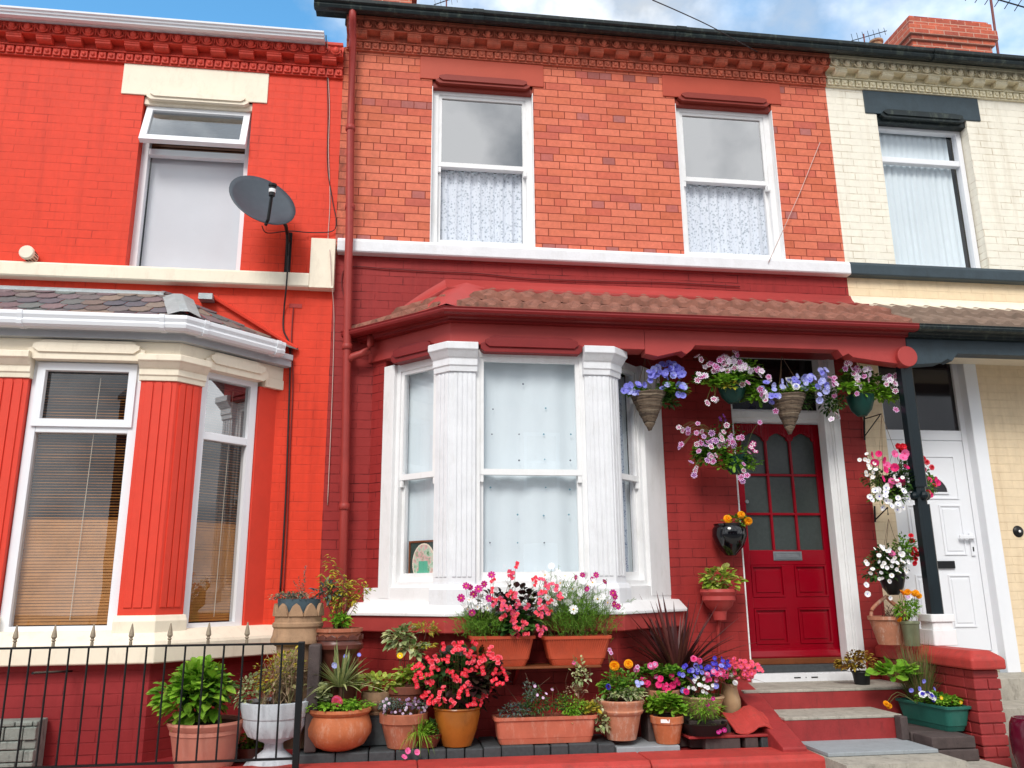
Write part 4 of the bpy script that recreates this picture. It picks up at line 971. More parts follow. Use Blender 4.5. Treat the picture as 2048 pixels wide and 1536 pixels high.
# slated bay roof
def slates(g, F, L, e_out, e_z, t_out, t_z, hip0, hip1, rows=5, w=.155, rnd=random.Random(5)):
    nrm = Vector((0, 0, 1))
    for r in range(rows):
        t0 = r/rows; t1 = min(1.02, (r+1.5)/rows)
        sa = hip0[0]+(hip0[1]-hip0[0])*t0; sb = L-(hip1[0]+(hip1[1]-hip1[0])*t0)
        s = sa-(w/2 if r % 2 else 0)-.02
        while s < sb-.02:
            a, b = max(s, sa)+.002, min(s+w, sb)-.003
            sa1 = hip0[0]+(hip0[1]-hip0[0])*t1; sb1 = L-(hip1[0]+(hip1[1]-hip1[0])*t1)
            if b-a > .02:
                j = rnd.uniform(-.012, .012); lf = .012+rnd.uniform(0, .006)
                P = lambda q, t, up: F(q, e_out+(t_out-e_out)*t, e_z+(t_z-e_z)*t+up)
                c = (b-a)*.22; jt = j/ .45
                ta, tb = t0+j*.6, t0+j*.6
                at_, bt_ = min(max(a, sa1), sb1), max(min(b, sb1), sa1)
                top = [P(a, t0+.055+j, lf), P(a+c, t0+j, lf+.002), P(b-c, t0+j+rnd.uniform(-.01, .01), lf+.002), P(b, t0+.055+j, lf), P(bt_, t1, .001), P(at_, t1, .001)]
                bot = [P(a, t0+.055+j, lf-.008), P(a+c, t0+j, lf-.006), P(b-c, t0+j, lf-.006), P(b, t0+.055+j, lf-.008)]
                g.add(top+bot, [(0, 1, 2, 3, 4, 5), (6, 7, 1, 0), (7, 8, 2, 1), (8, 9, 3, 2)])
            s += w
ezL = zz+.085; eoL = .10; toL = -.56; tzL = Z(150, 583, -.08)
dl = eoL*math.tan(R(22.5)); dl2 = toL*math.tan(R(22.5))
g = G(); F = frame(XL, -.66); L = LB[2][0]-XL; slates(g, F, L, eoL, ezL, toL, tzL, (0, 0), (-dl, -dl2))
F, L = seg_frame(LB, 2); slates(g, F, L, eoL, ezL, toL, tzL, (-dl, -dl2), (-.10, L*.86), rnd=random.Random(9))
g.build('bay_roof', 'slate', lh, fix=False)
g = G(); g.sweep([(toL-.09, tzL-.03), (toL+.06, tzL-.03), (toL+.06, tzL-.012), (toL-.0, tzL+.022), (toL-.09, tzL+.03)], [(XL, -.66), (LB[2][0]-.30, -.66)])
a = Vector((LB[2][0]+.04, -.66-eoL, ezL+.03)); b = Vector((LB[2][0]-.22, -.66-toL, tzL+.02))
m1 = a.lerp(b, .12); m2 = a.lerp(b, .85)
for sgn in (1,):
    rows = []
    for i in range(5):
        p = m1.lerp(m2, i/4); wv = .006*(i % 2)
        rows += [p+Vector((-.115, -.0, -.012+wv)), p+Vector((-.03, 0, .016+wv)), p+Vector((.035, .0, .016-wv)), p+Vector((.115, .05, -.015))]
    g.add(rows, [(i*4+j, i*4+j+1, i*4+j+5, i*4+j+4) for i in range(4) for j in range(3)])
g.build('lead_flashing', 'lead', lh, smooth=False, fix=False)
g = G(); F, L = seg_frame(LB, 2)
P0 = Vector(F(L+.10, eoL, ezL)); g.tube([(LB[3][0]+.10, -.03, ezL+.02), (LB[2][0]+.05, -.03, tzL+.02)], .018, 6); g.build('verge_fillet', 'orange', lh)
g = G(); fx, fz = at(415, 598, -.04); g.box(fx-.06, fx+.05, -.10, -.0, fz-.02, fz+.03); g.build('lead_step', 'lead', lh)
g = G(); nx_, nz_ = at(591, 608, 0)
g.fbox(F0, nx_-.05, nx_+.055, .001, .006, nz_-.035, nz_+.0); g.build('mortar_notch', 'coping_red', lh)

# ================================================================ GROUND, WALLS, STEPS
def structure(g, name, mat, **k): return tag(g.build(name, mat, None, **k), kind='structure')
GZ = .18
g = G(); g.box(-60, 60, -60, 60, GZ-.3, GZ-.12); structure(g, 'ground', 'asphalt')
g = G(); g.box(-30, 30, -3.6, -1.36, GZ-.118, GZ); structure(g, 'pavement', 'pavement')
g = G(); g.box(-30, 30, -3.75, -3.604, GZ-.118, GZ-.005); structure(g, 'kerb', 'concrete')
ZB = .50; ZT = .552
g = G(); g.box(-5.2, 2.60, -1.0, -.0, GZ, ZB-.03); structure(g, 'garden_bed', 'plinth_wall')
g = G(); g.box(2.78, 3.585, -1.62, -.2, GZ, ZB-.02); g.box(3.586, 3.99, -1.62, -.2, GZ, .40); structure(g, 'path', 'concrete')
t = tag(G().build('x', 'concrete') if False else (lambda g: (g.box(2.80, 3.575, -1.36, -.92, ZB-.018, ZB+.006), g.build('paving_slab', 'flagstone', None, bevel=.004))[1])(G()),
        'blue-grey flagstone at the foot of the red steps', 'paving slab')
# steps up to the crimson door
t = thing('front_steps', 'two red risers with worn concrete treads below the crimson door', 'steps', (3.3, -.4, ZB))
z1_, z2_ = .663, .80
g = G(); g.box(2.72, 3.60, -.93, -.535, GZ, z1_-.02); g.box(2.60, 4.02, -.53, -.02, GZ, z2_-.02); g.build('riser', 'step_red', t, bevel=.004)
g = G(); g.box(2.72, 3.605, -.935, -.532, z1_-.0195, z1_); g.build('tread', 'concrete', t, bevel=.004)
g = G(); g.box(2.60, 4.02, -.535, .0, z2_-.0195, z2_); g.build('tread', 'concrete', t, bevel=.004)
g = G(); pr = [(.0, .5), (.0, .86), (.30, .84), (.46, .80), (1.20, .52), (1.20, .48)]
g.add([(2.56, -a-.02, b) for a, b in pr]+[(2.73, -a-.02, b-.0) for a, b in pr], [tuple(range(6)), tuple(range(11, 5, -1))]+[(i, i+6, (i+1) % 6+6, (i+1) % 6) for i in range(6)])
g.build('side_string', 'step_red', t, bevel=.01)
# low front wall with red coping
t = thing('garden_wall', 'low front wall with bright red painted coping stones along the pots', 'wall', (1, -1.17, GZ))
g = G(); g.box(-5.2, 2.66, -1.30, -1.02, GZ-.05, ZB-.09); g.build('brickwork', 'mid_wall', t)
for i, (a, b) in enumerate(((-5.2, -2.6), (-2.597, -1.1), (-1.097, .16), (.163, 1.62), (1.625, 2.80))):
    g = G(); h = ZB-.005
    r_ = .0 if i < 4 else .05
    g.add([(a, -1.35, h-.09), (b, -1.35, h-.09), (b, -1.01, h-.09), (a, -1.01, h-.09), (a, -1.35, h-.025), (b, -1.35, h-.025), (b, -1.01, h-.01), (a, -1.01, h-.01), (a, -1.31, h), (b-r_, -1.31, h), (b-r_, -1.03, h), (a, -1.03, h)],
          [(3, 2, 1, 0), (0, 1, 5, 4), (1, 2, 6, 5), (2, 3, 7, 6), (3, 0, 4, 7), (4, 5, 9, 8), (5, 6, 10, 9), (6, 7, 11, 10), (7, 4, 8, 11), (8, 9, 10, 11)])
    g.build('coping_stone', 'coping_red', t, bevel=.012)
# black engineering bricks under the pots
edges = [(-.62, -.36), (-.355, -.15), (-.145, .02), (.025, .235), (.24, .35), (.355, .47), (.475, .59), (.595, .71), (.715, .93), (.935, 1.04), (1.045, 1.16), (1.165, 1.36), (1.365, 1.48)]
rb = random.Random(4)
names = ['first black brick from the iron end post', 'second black brick from the iron end post, under the round bowl pot', 'third black brick from the iron end post', 'fourth black brick from the iron end post, under the trailing pink plant', 'black brick left of the ochre pot', 'black brick under the left foot of the ochre pot', 'black brick under the right foot of the ochre pot', 'black brick at the left end of the long trough', 'wide black brick under the left half of the long trough', 'small black brick under the middle of the long trough', 'small black brick under the right half of the long trough', 'black brick past the right end of the long trough', 'black brick under the weathered terracotta pot']
for (a, b), nm in zip(edges, names):
    g = G(); dy = rb.uniform(-.012, .012); dz = rb.uniform(-.006, .003)
    g.box(a, b, -1.005+dy, -.60+dy, ZB-.028, ZT+dz)
    tag(g.build('paving_brick', 'black_brick', None, bevel=.010), nm, 'brick', 'black bricks laid under the pots')
g = G(); g.box(1.49, 1.93, -1.0, -.62, ZB-.028, ZB+.02); tag(g.build('stone_slab', 'flagstone', None, bevel=.006), 'thin grey slab under the small labelled terracotta pot', 'slab')
# red party wall at the right
t = thing('party_wall', 'red painted brick wall with a chamfered coping to the right of the steps', 'wall', (4.14, -.6, ZB))
wx0, wx1, yw = 4.035, 4.235, -1.17
g = G(); rz_ = GZ; r = 0; zc_ = Z(1975, 1340, yw-.05)
while rz_ < zc_-.01:
    zz1 = min(rz_+.066, zc_-.006); o = .0 if r % 2 else .006
    jit = rb.uniform(-.004, .004)
    segs = [(wx0, wx0+.10), (wx0+.106, wx1)] if r % 2 else [(wx0, wx1)]
    for a, b in segs: g.box(a+(jit if a == wx0 else 0), b-(jit if b == wx1 else 0), yw+jit, yw+.10, rz_, zz1)
    y_ = yw+.106
    while y_ < -.01:
        y2 = min(y_+(.10 if (r+int(y_*10)) % 3 == 0 else .22), -.002); g.box(wx0+rb.uniform(-.002, .003), wx1, y_, y2-.005, rz_, zz1); y_ = y2
    rz_ += .074; r += 1
g.box(wx0+.01, wx1-.01, yw+.01, -.001, GZ, zc_-.02)
g.build('brickwork', 'step_red', t, bevel=.006)
g = G(); a, b = wx0-.035, wx1+.03; y0_, zA = yw-.05, zc_
g.add([(a, y0_, zA), (b, y0_, zA), (b, .0, zA), (a, .0, zA), (a, y0_, zA+.075), (b, y0_, zA+.075), (b, 0, zA+.075), (a, 0, zA+.075), (a+.06, y0_+.07, zA+.125), (b-.06, y0_+.07, zA+.125), (b-.06, 0, zA+.125), (a+.06, 0, zA+.125)],
      [(3, 2, 1, 0), (0, 1, 5, 4), (1, 2, 6, 5), (2, 3, 7, 6), (3, 0, 4, 7), (4, 5, 9, 8), (5, 6, 10, 9), (6, 7, 11, 10), (7, 4, 8, 11), (8, 9, 10, 11)])
g.build('coping', 'coping_red', t, bevel=.014)
# neighbour's concrete steps
t = thing('front_steps', 'bare grey concrete steps of the white panelled door, right edge', 'steps', (4.9, -.5, ZB))
for y0_, zz_ in ((-.45, .83), (-.85, .67), (-1.3, .52)):
    g = G(); g.box(4.30, 6.2, y0_, y0_+.45 if y0_ > -.5 else y0_+.399, GZ-.1, zz_); g.build('step', 'concrete', t, bevel=.006)
g = G(); g.lathe([(.001, 0), (.07, 0), (.10, .05), (.125, .16), (.13, .26), (.12, .34), (.10, .38), (.09, .38), (.09, .2), (.001, .2)], (X(2068, 1500, -1.6), -1.6, .34), 24)
M['maroon'] = paint('maroon_glaze', srgb(84, 12, 34), .15, .1, 4, 0)
tag(g.build('glazed_jar', 'maroon', None, smooth=True), 'dark maroon glossy rounded jar cut off by the right edge', 'jar')
# stone-clad block bottom left
g = G(); xs0, xs1, zs1 = X(0, 1480, -.82)-.5, X(72, 1480, -.82), Z(40, 1443, -.82)
g.box(xs0, xs1, -.80, -.66, .3, zs1)
z_ = .3
while z_ < zs1-.02:
    hh = min(rb.uniform(.05, .085), zs1-z_); x_ = xs0
    while x_ < xs1-.01:
        w_ = min(rb.uniform(.09, .2), xs1-x_); g.box(x_+.003, x_+w_-.003, -.80-rb.uniform(.012, .035), -.799, z_+.003, z_+hh-.003); x_ += w_
    z_ += hh
tag(g.build('stone_block', 'stone_clad', None, bevel=.008, loc=(xs1, -.8, .3)), 'grey split-stone clad block behind the railings, bottom left corner', 'stone block')

# ---------------------------------------------------------------- iron railings
yr = -1.2
t = thing('metal_railing', 'black iron railing with pale spear finials in front of the left bay', 'railing', (-2, yr, ZB))
xr1 = X(600, 1290, yr); zr = lambda x: 1.232-.018*0
zt_, zb_ = Z(300, 1292, yr), Z(300, 1527, yr)
g = G(); g.box(-3.3, xr1, yr-.016, yr+.016, zt_-.006, zt_+.006); g.build('top_rail', 'iron', t)
g = G(); g.box(-3.3, xr1, yr-.012, yr+.012, zb_-.006, zb_+.006); g.build('bottom_rail', 'iron', t)
bar0 = None
us = [20+38.6*i for i in range(-6, 15)]
for i, u in enumerate(us):
    x_ = X(u+4, 1290, yr); tall = (i % 2 == 0)
    if x_ > xr1-.05: continue
    if bar0 is None:
        g = G(); g.tube([(0, 0, 0), (0, 0, zt_-.0061-zb_-.006)], .0062, 8); bar0 = g.build('bar', 'iron', t, loc=(0, 0, 0)); o = bar0
    else: o = bar0.copy(); COL.objects.link(o); o.parent = t
    o.location = (x_+2, 0, zb_+.0061-ZB)
fin0 = None
for i in range(-3, 7):
    u = 26+77.3*i; x_ = X(u+3, 1290, yr)
    if fin0 is None:
        g = G(); g.lathe([(.001, 0), (.010, 0), (.010, .022), (.006, .026), (.014, .034), (.008, .042), (.017, .055), (.014, .075), (.004, .125), (.001, .13)], (0, 0, 0), 10, 0)
        fin0 = g.build('finial', 'bronze', t, loc=(0, 0, 0)); o = fin0
    else: o = fin0.copy(); COL.objects.link(o); o.parent = t
    o.location = (x_+2, 0, zt_+.0062-ZB)
g = G(); g.box(xr1-.01, xr1+.03, yr-.02, yr+.02, ZB-.02, zt_+.012); g.build('end_post', 'iron', t, bevel=.004)
g = G(); sx0 = X(62, 1356, yr); g.tube([(sx0, yr+.014, 1.085), (sx0+.04, -.66, 1.05)], .008, 6); g.build('wall_stay', 'iron', t)
# weathered slate slab behind the end post
g = G(); g.box(xr1+.035, xr1+.11, -1.0, -.80, ZT, 1.21); tag(g.build('slate_slab', 'grey_brick', None, bevel=.01), 'cobwebbed dark upright slab between the iron end post and the bowl pot', 'slab')

# ---------------------------------------------------------------- dish, aerials, wires, cables
dx_, dz_ = at(526, 399, -.42); t = thing('satellite_dish', 'dark grey oval satellite dish on an arm on the orange-red wall', 'satellite dish', (dx_, -.42, dz_))
nd = Vector((.373, -.744, .475)).normalized(); ud = (Vector((0, 0, 1))-nd*nd.z).normalized(); rd = ud.cross(nd)
def dishpt(a, b, o): p = Vector((dx_, -.42, dz_))+rd*a+ud*b+nd*o; return tuple(p)
ra, rb_ = .272, .31
tilt_ = R(0)
g = G(); vs = []; fs = []; nr, ns = 7, 40
for side in (0, 1):
    for j in range(nr+1):
        q = j/nr
        for i in range(ns):
            a = 6.2832*i/ns; p, r_ = ra*q*math.cos(a), rb_*q*math.sin(a)
            vs.append(dishpt(p*math.cos(tilt_)-r_*math.sin(tilt_), p*math.sin(tilt_)+r_*math.cos(tilt_), .055*q*q-.055-.006*side))
o1 = (nr+1)*ns
for j in range(nr):
    for i in range(ns):
        k2 = (i+1) % ns
        fs.append((j*ns+i, j*ns+k2, (j+1)*ns+k2, (j+1)*ns+i)); fs.append((o1+j*ns+k2, o1+j*ns+i, o1+(j+1)*ns+i, o1+(j+1)*ns+k2))
for i in range(ns): k2 = (i+1) % ns; fs.append((nr*ns+i, nr*ns+k2, o1+nr*ns+k2, o1+nr*ns+i))
g.add(vs, fs); g.build('reflector', 'dish', t, smooth=True, fix=False)
g = G(); g.tube([dishpt(0, -.295, -.03), dishpt(.0, -.30, .03), dishpt(.0, -.15, .18)], .013, 8); g.build('feed_arm', 'iron', t)
g = G(); g.tube([dishpt(.0, -.17, .165), dishpt(.0, -.09, .215)], .024, 12); g.tube([dishpt(0, -.10, .21), dishpt(0, -.085, .22)], .032, 14); g.build('receiver', 'black_plastic', t)
g = G(); g.tube([dishpt(.0, -.145, .180), dishpt(.0, -.12, .196)], .027, 12); g.build('receiver_label', 'white', t)
ax_, az_ = at(575, 520, -.03)
g = G(); g.tube([dishpt(0, 0, -.07), (ax_-.02, -.30, dz_-.12), (ax_, -.24, dz_-.14), (ax_, -.06, dz_-.18), (ax_, -.02, dz_-.2)], .016, 8); g.box(ax_-.025, ax_+.025, -.02, -.002, az_-.12, dz_-.10); g.tube([(ax_, -.02, az_-.08), (ax_, -.14, dz_-.17)], .012, 8)
g.build('wall_bracket', 'iron', t)
def cable(name, label, pts, r, mat, cat='cable'):
    g = G(); g.tube(pts, r, 6); return tag(g.build(name, mat, None, smooth=True, fix=False), label, cat)
def W(u, v, y): x, z = at(u, v, y); return (x, y, z)
def curve(pts, n=6):
    P = [Vector(p) for p in pts]; P = [P[0]]+P+[P[-1]]; out = []
    for i in range(1, len(P)-2):
        for k in range(n):
            t_ = k/n; a, b, c, d = P[i-1], P[i], P[i+1], P[i+2]
            out.append(.5*((2*b)+(-a+c)*t_+(2*a-5*b+4*c-d)*t_*t_+(-a+3*b-3*c+d)*t_**3))
    out.append(P[-2]); return out
cable('cable', 'pale cable hanging down the orange-red wall beside the boundary', curve([W(655, 80, -.2), W(655, 130, -.03), W(659, 215, -.012), W(657, 300, -.012), W(660, 400, -.012), W(656, 480, -.012), W(660, 505, -.10), W(663, 560, -.1), W(668, 640, -.012), W(664, 800, -.012), W(655, 1010, -.012)]), .0035, 'cable_pale')
cable('cable', 'dark cable dropping from the eaves and curling back to the dish', curve([W(652, 70, -.2), W(654, 140, -.03), W(656, 230, -.014), W(655, 330, -.014), W(665, 400, -.014), W(672, 440, -.02), W(665, 462, -.03), W(620, 465, -.03), W(580, 462, -.1), W(535, 466, -.25), W(524, 452, -.5)]), .0045, 'cable_black')
cable('cable', 'thick black cable running down beside the left bay', curve([W(578, 480, -.03), W(575, 540, -.10), W(572, 580, -.10), W(568, 620, -.016), W(567, 660, -.016), W(580, 700, -.016), W(577, 830, -.016), W(571, 1000, -.016), W(560, 1185, -.016)]), .007, 'cable_black')
cable('cable', 'thin red-painted conduit running from the mortar notch down the orange-red wall', curve([W(587, 615, -.014), W(583, 680, -.014), W(586, 760, -.014), W(580, 900, -.014), W(574, 1060, -.014), W(567, 1185, -.014)]), .005, 'cable_red')
cable('cable', 'red painted cable sagging across the wall under the white band', curve([W(690, 600, -.012), W(683, 560, -.014), W(700, 534, -.014), W(780, 538, -.014), W(870, 543, -.014), W(960, 547, -.014), W(1060, 557, -.014), W(1200, 562, -.014), W(1340, 565, -.014), W(1480, 573, -.014)]), .005, 'cable_red')
cable('cable', 'pale line slanting from the brick boundary to the right upstairs window sill', [W(1640, 285, -.02), W(1600, 385, -.02), W(1537, 525, -.1)], .0035, 'cable_pale')
cable('overhead_wire', 'black telephone wire coming down to the roof gutter from the sky', curve([W(1305, 0, -1.2), W(1360, 24, -.9), W(1420, 52, -.6), W(1480, 85, -.36), W(1515, 104, -.2)]), .005, 'cable_black', 'wire')
def aerial(u, v, ubase, vbase, y, sc_, lab, flip=1):
    x_, z_ = at(u, v, y); xb, zb = at(ubase, vbase, y)
    t = thing('tv_aerial', lab, 'aerial', (xb, y, zb-.5), 'rooftop aerials')
    g = G(); g.tube([(xb, y, zb-.5), (x_, y, z_)], .014*sc_, 6); g.build('mast', 'rust', t)
    g = G(); d = Vector((.75*flip, -.35, -.55 if sc_ > 1 else .1)).normalized(); c = Vector((x_, y, z_-.06)); g.tube([c-d*.25*sc_, c+d*.45*sc_], .009*sc_, 5); g.build('boom', 'iron', t)
    e = d.cross(Vector((0, 1, 0))).normalized()
    for k in range(7):
        g = G(); p = c+d*(-.22+.105*k)*sc_; l = (.16-.012*k)*sc_; g.tube([p-e*l, p+e*l], .005*sc_, 4); g.build('element', 'iron', t)
aerial(1727, 68, 1729, 86, 3.6, .75, 'small aerial poking above the black gutter left of the chimney')
aerial(1980, -12, 1995, 112, 3.0, 1.35, 'tall rusty-masted aerial beside the brick chimney')
aerial(893, -6, 893, 30, 3.6, .8, 'aerial tip just showing above the middle roof near the top edge')

# framed picture standing in the bay's left light
F, L = seg_frame(MB, 0)
pa, pb = .40, .70; pz0, pz1 = Z(840, 1172, -.42), Z(840, 1079, -.42)
t = thing('framed_picture', 'dark framed oval garden needlework standing in the left light of the white bay', 'picture', F(.52, -.14, pz0))
g = G(); g.fbox(F, pa+.012, pb-.012, -.136, -.13, pz0+.012, pz1-.012); g.build('mount', paint('dark_green_mount', srgb(44, 70, 66), .5, .1), t)
g = G(); g.ring(F, pa, pb, pz0, pz1, .014, -.14, -.122); g.build('frame', 'wood', t)
cs, cz_ = (pa+pb)/2+.005, (pz0+pz1)/2
def oval(g, rs, rz_, o0, o1, cs=cs, cz=cz_, n=28, mi=0, a0=0, a1=360): g.prism([(cs+rs*math.cos(R(a0+(a1-a0)*i/n)), cz+rz_*math.sin(R(a0+(a1-a0)*i/n))) for i in range(n)], F, o0, o1, mi)
g = G(); oval(g, .118, .150, -.13, -.1275); g.build('oval_border', 'cream', t)
k = NT('stitched_garden'); vv = k.n.new('ShaderNodeTexVoronoi'); vv.inputs['Scale'].default_value = 60; k.link(k.pos(), vv.inputs['Vector'])
k.link(k.ramp(k.noise(22, 3), [(.3, srgb(60, 130, 80)), (.45, srgb(190, 214, 190)), (.55, srgb(224, 170, 170)), (.7, srgb(120, 170, 130))]), k.b.inputs[0]); M['stitch'] = k.m
g = G(); oval(g, .108, .140, -.1275, -.1262); g.build('stitched_scene', 'stitch', t)
g = G(); g.fbox(F, cs-.05, cs+.045, -.1262, -.125, cz_-.075, cz_+.015); g.fbox(F, cs-.065, cs+.06, -.1262, -.1248, cz_-.085, cz_-.06); g.build('green_chair', flat('jade_thread', srgb(90, 180, 150)), t)
g = G(); oval(g, .035, .016, -.1262, -.1247, cs=cs+.005, cz=cz_-.105); g.build('blue_patch', flat('blue_thread', srgb(40, 80, 130)), t)

# ================================================================ PLANTS
def leafmesh(g, base, d, L, w, rnd, mi=0, fold=.25, droop=.2, kind='oval'):
    d = Vector(d).normalized(); up = Vector((rnd.uniform(-.3, .3), rnd.uniform(-.5, .1), 1)); s = d.cross(up)
    if s.length < .1: s = d.cross(Vector((1, 0, 0)))
    s.normalize(); n = s.cross(d).normalized(); b = Vector(base)
    P = lambda a, t, h: b+s*a*w+d*t*L+n*h*L-Vector((0, 0, droop*L*t*t))
    if kind == 'oval':
        v = [P(0, 0, 0), P(.38, .22, fold*.2), P(.5, .5, fold*.25), P(.3, .8, fold*.1), P(0, 1, 0), P(-.3, .8, fold*.1), P(-.5, .5, fold*.25), P(-.38, .22, fold*.2), P(0, .5, 0)]
        g.add(v, [(0, 1, 2, 8), (8, 2, 3, 4), (8, 4, 5, 6), (0, 8, 6, 7)], mi)
    elif kind == 'round':
        v = [P(0, 0, 0)]+[P(.5*math.cos(R(-60+300*i/6)), .5+.5*math.sin(R(-60+300*i/6)), .06*(i % 2)) for i in range(7)]
        g.add(v, [(0, 1, 2, 3), (0, 3, 4, 5), (0, 5, 6, 7)], mi)
    else:  # narrow
        v = [P(0, 0, 0), P(.5, .35, .05), P(0, 1, 0), P(-.5, .35, .05)]
        g.add(v, [(0, 1, 2, 3)], mi)
def foliage(parent, c, rad, n, size, mat, seed=1, kind='oval', w=.55, droop=.3, shell=.55, cut=-.5, name='foliage', up=.3):
    rnd = random.Random(seed); g = G(); c = Vector(c); n = int(n*1.8); size *= 1.12; rad = [q*1.08 for q in rad]
    # lobed outline from random sub-clumps
    subs = [(Vector((rnd.gauss(0, .45), rnd.gauss(0, .45), rnd.uniform(-.3, .6))), rnd.uniform(.45, .75)) for _ in range(7)]
    for i in range(n):
        sc_, sr = rnd.choice(subs)
        v = Vector((rnd.gauss(0, 1), rnd.gauss(0, 1), rnd.gauss(0, 1))).normalized()*(shell+(1-shell)*rnd.random())*sr+sc_
        if v.length > 1.08: v = v.normalized()*rnd.uniform(.85, 1.08)
        if v.z < cut: v.z = cut+rnd.random()*.2
        p = c+Vector((v.x*rad[0], v.y*rad[1], v.z*rad[2]))
        d = Vector((v.x*rad[0], v.y*rad[1]-.25*rad[0], v.z*rad[2]))+Vector((rnd.gauss(0, .4), rnd.gauss(0, .4), rnd.gauss(0, .4)+up))*max(rad)*.8
        L = size*rnd.uniform(.6, 1.25)
        leafmesh(g, p, d, L, L*w, rnd, droop=droop, kind=kind)
    return g.build(name, mat, parent, fix=False)
def stems(parent, c, base_r, tips, r, mat='stem', seed=2, name='stem_cluster'):
    rnd = random.Random(seed); g = G()
    for tpt in tips:
        b = Vector(c)+Vector((rnd.uniform(-1, 1)*base_r, rnd.uniform(-1, 1)*base_r, 0)); tpt = Vector(tpt)
        m = b.lerp(tpt, .5)+Vector((rnd.uniform(-.15, .15), rnd.uniform(-.15, .15), .12))*(tpt-b).length
        g.tube(curve([b, m, tpt], 3), r, 4, r1=r*.5)
    return g.build(name, mat, parent, fix=False)
def blades(parent, c, n, L, w, spread, mat, seed=1, droop=.5, name='blade_cluster', zmin=.2, basew=.02, lean=(0, 0)):
    rnd = random.Random(seed); g = G(); c = Vector(c)
    for i in range(n):
        a = rnd.uniform(0, 6.283); tilt_ = rnd.uniform(.02, 1)**.8*spread; l = L*rnd.uniform(.6, 1.05)
        h = Vector((math.cos(a)+lean[0], math.sin(a)+lean[1], 0)); d = (h*math.sin(tilt_)+Vector((0, 0, 1))*math.cos(tilt_)).normalized()
        s = d.cross(Vector((0, 0, 1))) if abs(d.z) < .98 else Vector((1, 0, 0)); s.normalize()
        nn = s.cross(d); b = c+h*basew; vs = []; N = 7
        for k in range(N+1):
            t_ = k/N; p = b+d*l*t_-Vector((0, 0, 1))*droop*l*t_*t_*math.sin(tilt_)
            ww = w*(.45+.55*min(1, t_*5))*(1-t_**2.2)+.0004
            vs += [p+s*ww*.5+nn*ww*.18, p, p-s*ww*.5+nn*ww*.18]
        g.add(vs, [(k*3+j, k*3+j+1, k*3+j+4, k*3+j+3) for k in range(N) for j in (0, 1)])
    return g.build(name, mat, parent, fix=False)
# flower heads ---------------------------------------------------------
FM = {}
def petals(g, n, r0, r1, w, mi, z0=0, z1=.15, ph=0, stripe=None, notch=.9, r_in=.05):
    for i in range(n):
        a = 6.2832*i/n+ph; c, s = math.cos(a), math.sin(a)
        P = lambda r, t, z: (c*r-s*t, s*r+c*t, z)
        rm = r0+(r1-r0)*.6; zm = z0+(z1-z0)*.6
        if stripe is None:
            g.add([P(r_in, 0, z0), P(rm*.75, w*.42, zm), P(r1*.93, w*.36, z1), P(r1*notch, 0, z1+.03), P(r1*.93, -w*.36, z1), P(rm*.75, -w*.42, zm)], [(0, 1, 2, 3, 4, 5)], mi)
        else:
            g.add([P(r_in, 0, z0), P(rm*.75, w*.42, zm), P(r1*.93, w*.36, z1), P(r1*notch, .0, z1), P(r1*.93, -w*.36, z1), P(rm*.75, -w*.42, zm)], [(0, 1, 2, 3, 4, 5)], mi)
            g.add([P(r_in, .0, z0+.04), P(r1*.45, w*.24, zm+.06), P(r1*.84, .0, z1+.04), P(r1*.45, -w*.24, zm+.06)], [(0, 1, 2, 3)], stripe)
def fmesh(kind):
    if kind in FM: return FM[kind]
    typ, c1, c2 = kind; g = G(); rnd = random.Random(hash_(kind)); mats = ['p_'+c1, 'p_'+c2]
    if typ == 'star': petals(g, 5, .1, 1, .85, 0, 0, .12, stripe=1, notch=.85)
    elif typ == 'trumpet': petals(g, 5, .2, 1, 1.25, 0, .0, .35, notch=.93); g.ball((0, 0, .12), .2, 1, 1, .5, 6, 4, 1)
    elif typ == 'ruffle':
        petals(g, 6, .2, 1, 1.2, 0, 0, .4, notch=.9); petals(g, 6, .2, .8, 1.0, 0, .15, .6, ph=.5, notch=.85); petals(g, 5, .1, .5, .7, 1, .3, .7, ph=.2)
    elif typ == 'daisy': petals(g, 8, .15, 1, .62, 0, 0, .1, notch=.94); g.ball((0, 0, .05), .2, 1, 1, .7, 8, 4, 1)
    elif typ == 'pompon':
        for k, (r_, z_, n_) in enumerate(((1, .0, 12), (.9, .25, 11), (.74, .45, 9), (.52, .6, 7), (.3, .7, 5))): petals(g, n_, .2, r_, .55*r_+.1, 0 if k % 2 == 0 else 1, z_*.6, z_+.12, ph=k*.4, notch=.95)
    elif typ == 'begonia':
        petals(g, 2, .1, 1, 1.3, 0, 0, .35, ph=rnd.random()*3, notch=1.0); petals(g, 2, .1, .75, .9, 1, .1, .45, ph=1.57, notch=1.0); petals(g, 5, .1, .5, .5, 0, .2, .6, notch=1); g.ball((0, 0, .3), .14, 1, 1, 1, 6, 4, 1)
    elif typ == 'head':   # rounded head of many florets
        for i in range(16):
            v = Vector((rnd.gauss(0, 1), rnd.gauss(0, 1), abs(rnd.gauss(0, 1))+.1)).normalized(); h = G(); petals(h, 5, .1, .38, .34, rnd.choice((0, 0, 1)), 0, .06)
            q = v.to_track_quat('Z', 'Y').to_matrix()
            h.v = [tuple(q @ Vector(p)+v*.68) for p in h.v]; o = len(g.v); g.v += h.v; g.f += [tuple(a+o for a in f) for f in h.f]; g.mi += h.mi
    me = g.build('flower_mesh', mats, None, fix=False); m = me.data; bpy.data.objects.remove(me); FM[kind] = m; return m
def hash_(k): return sum(ord(c) for c in ''.join(k))
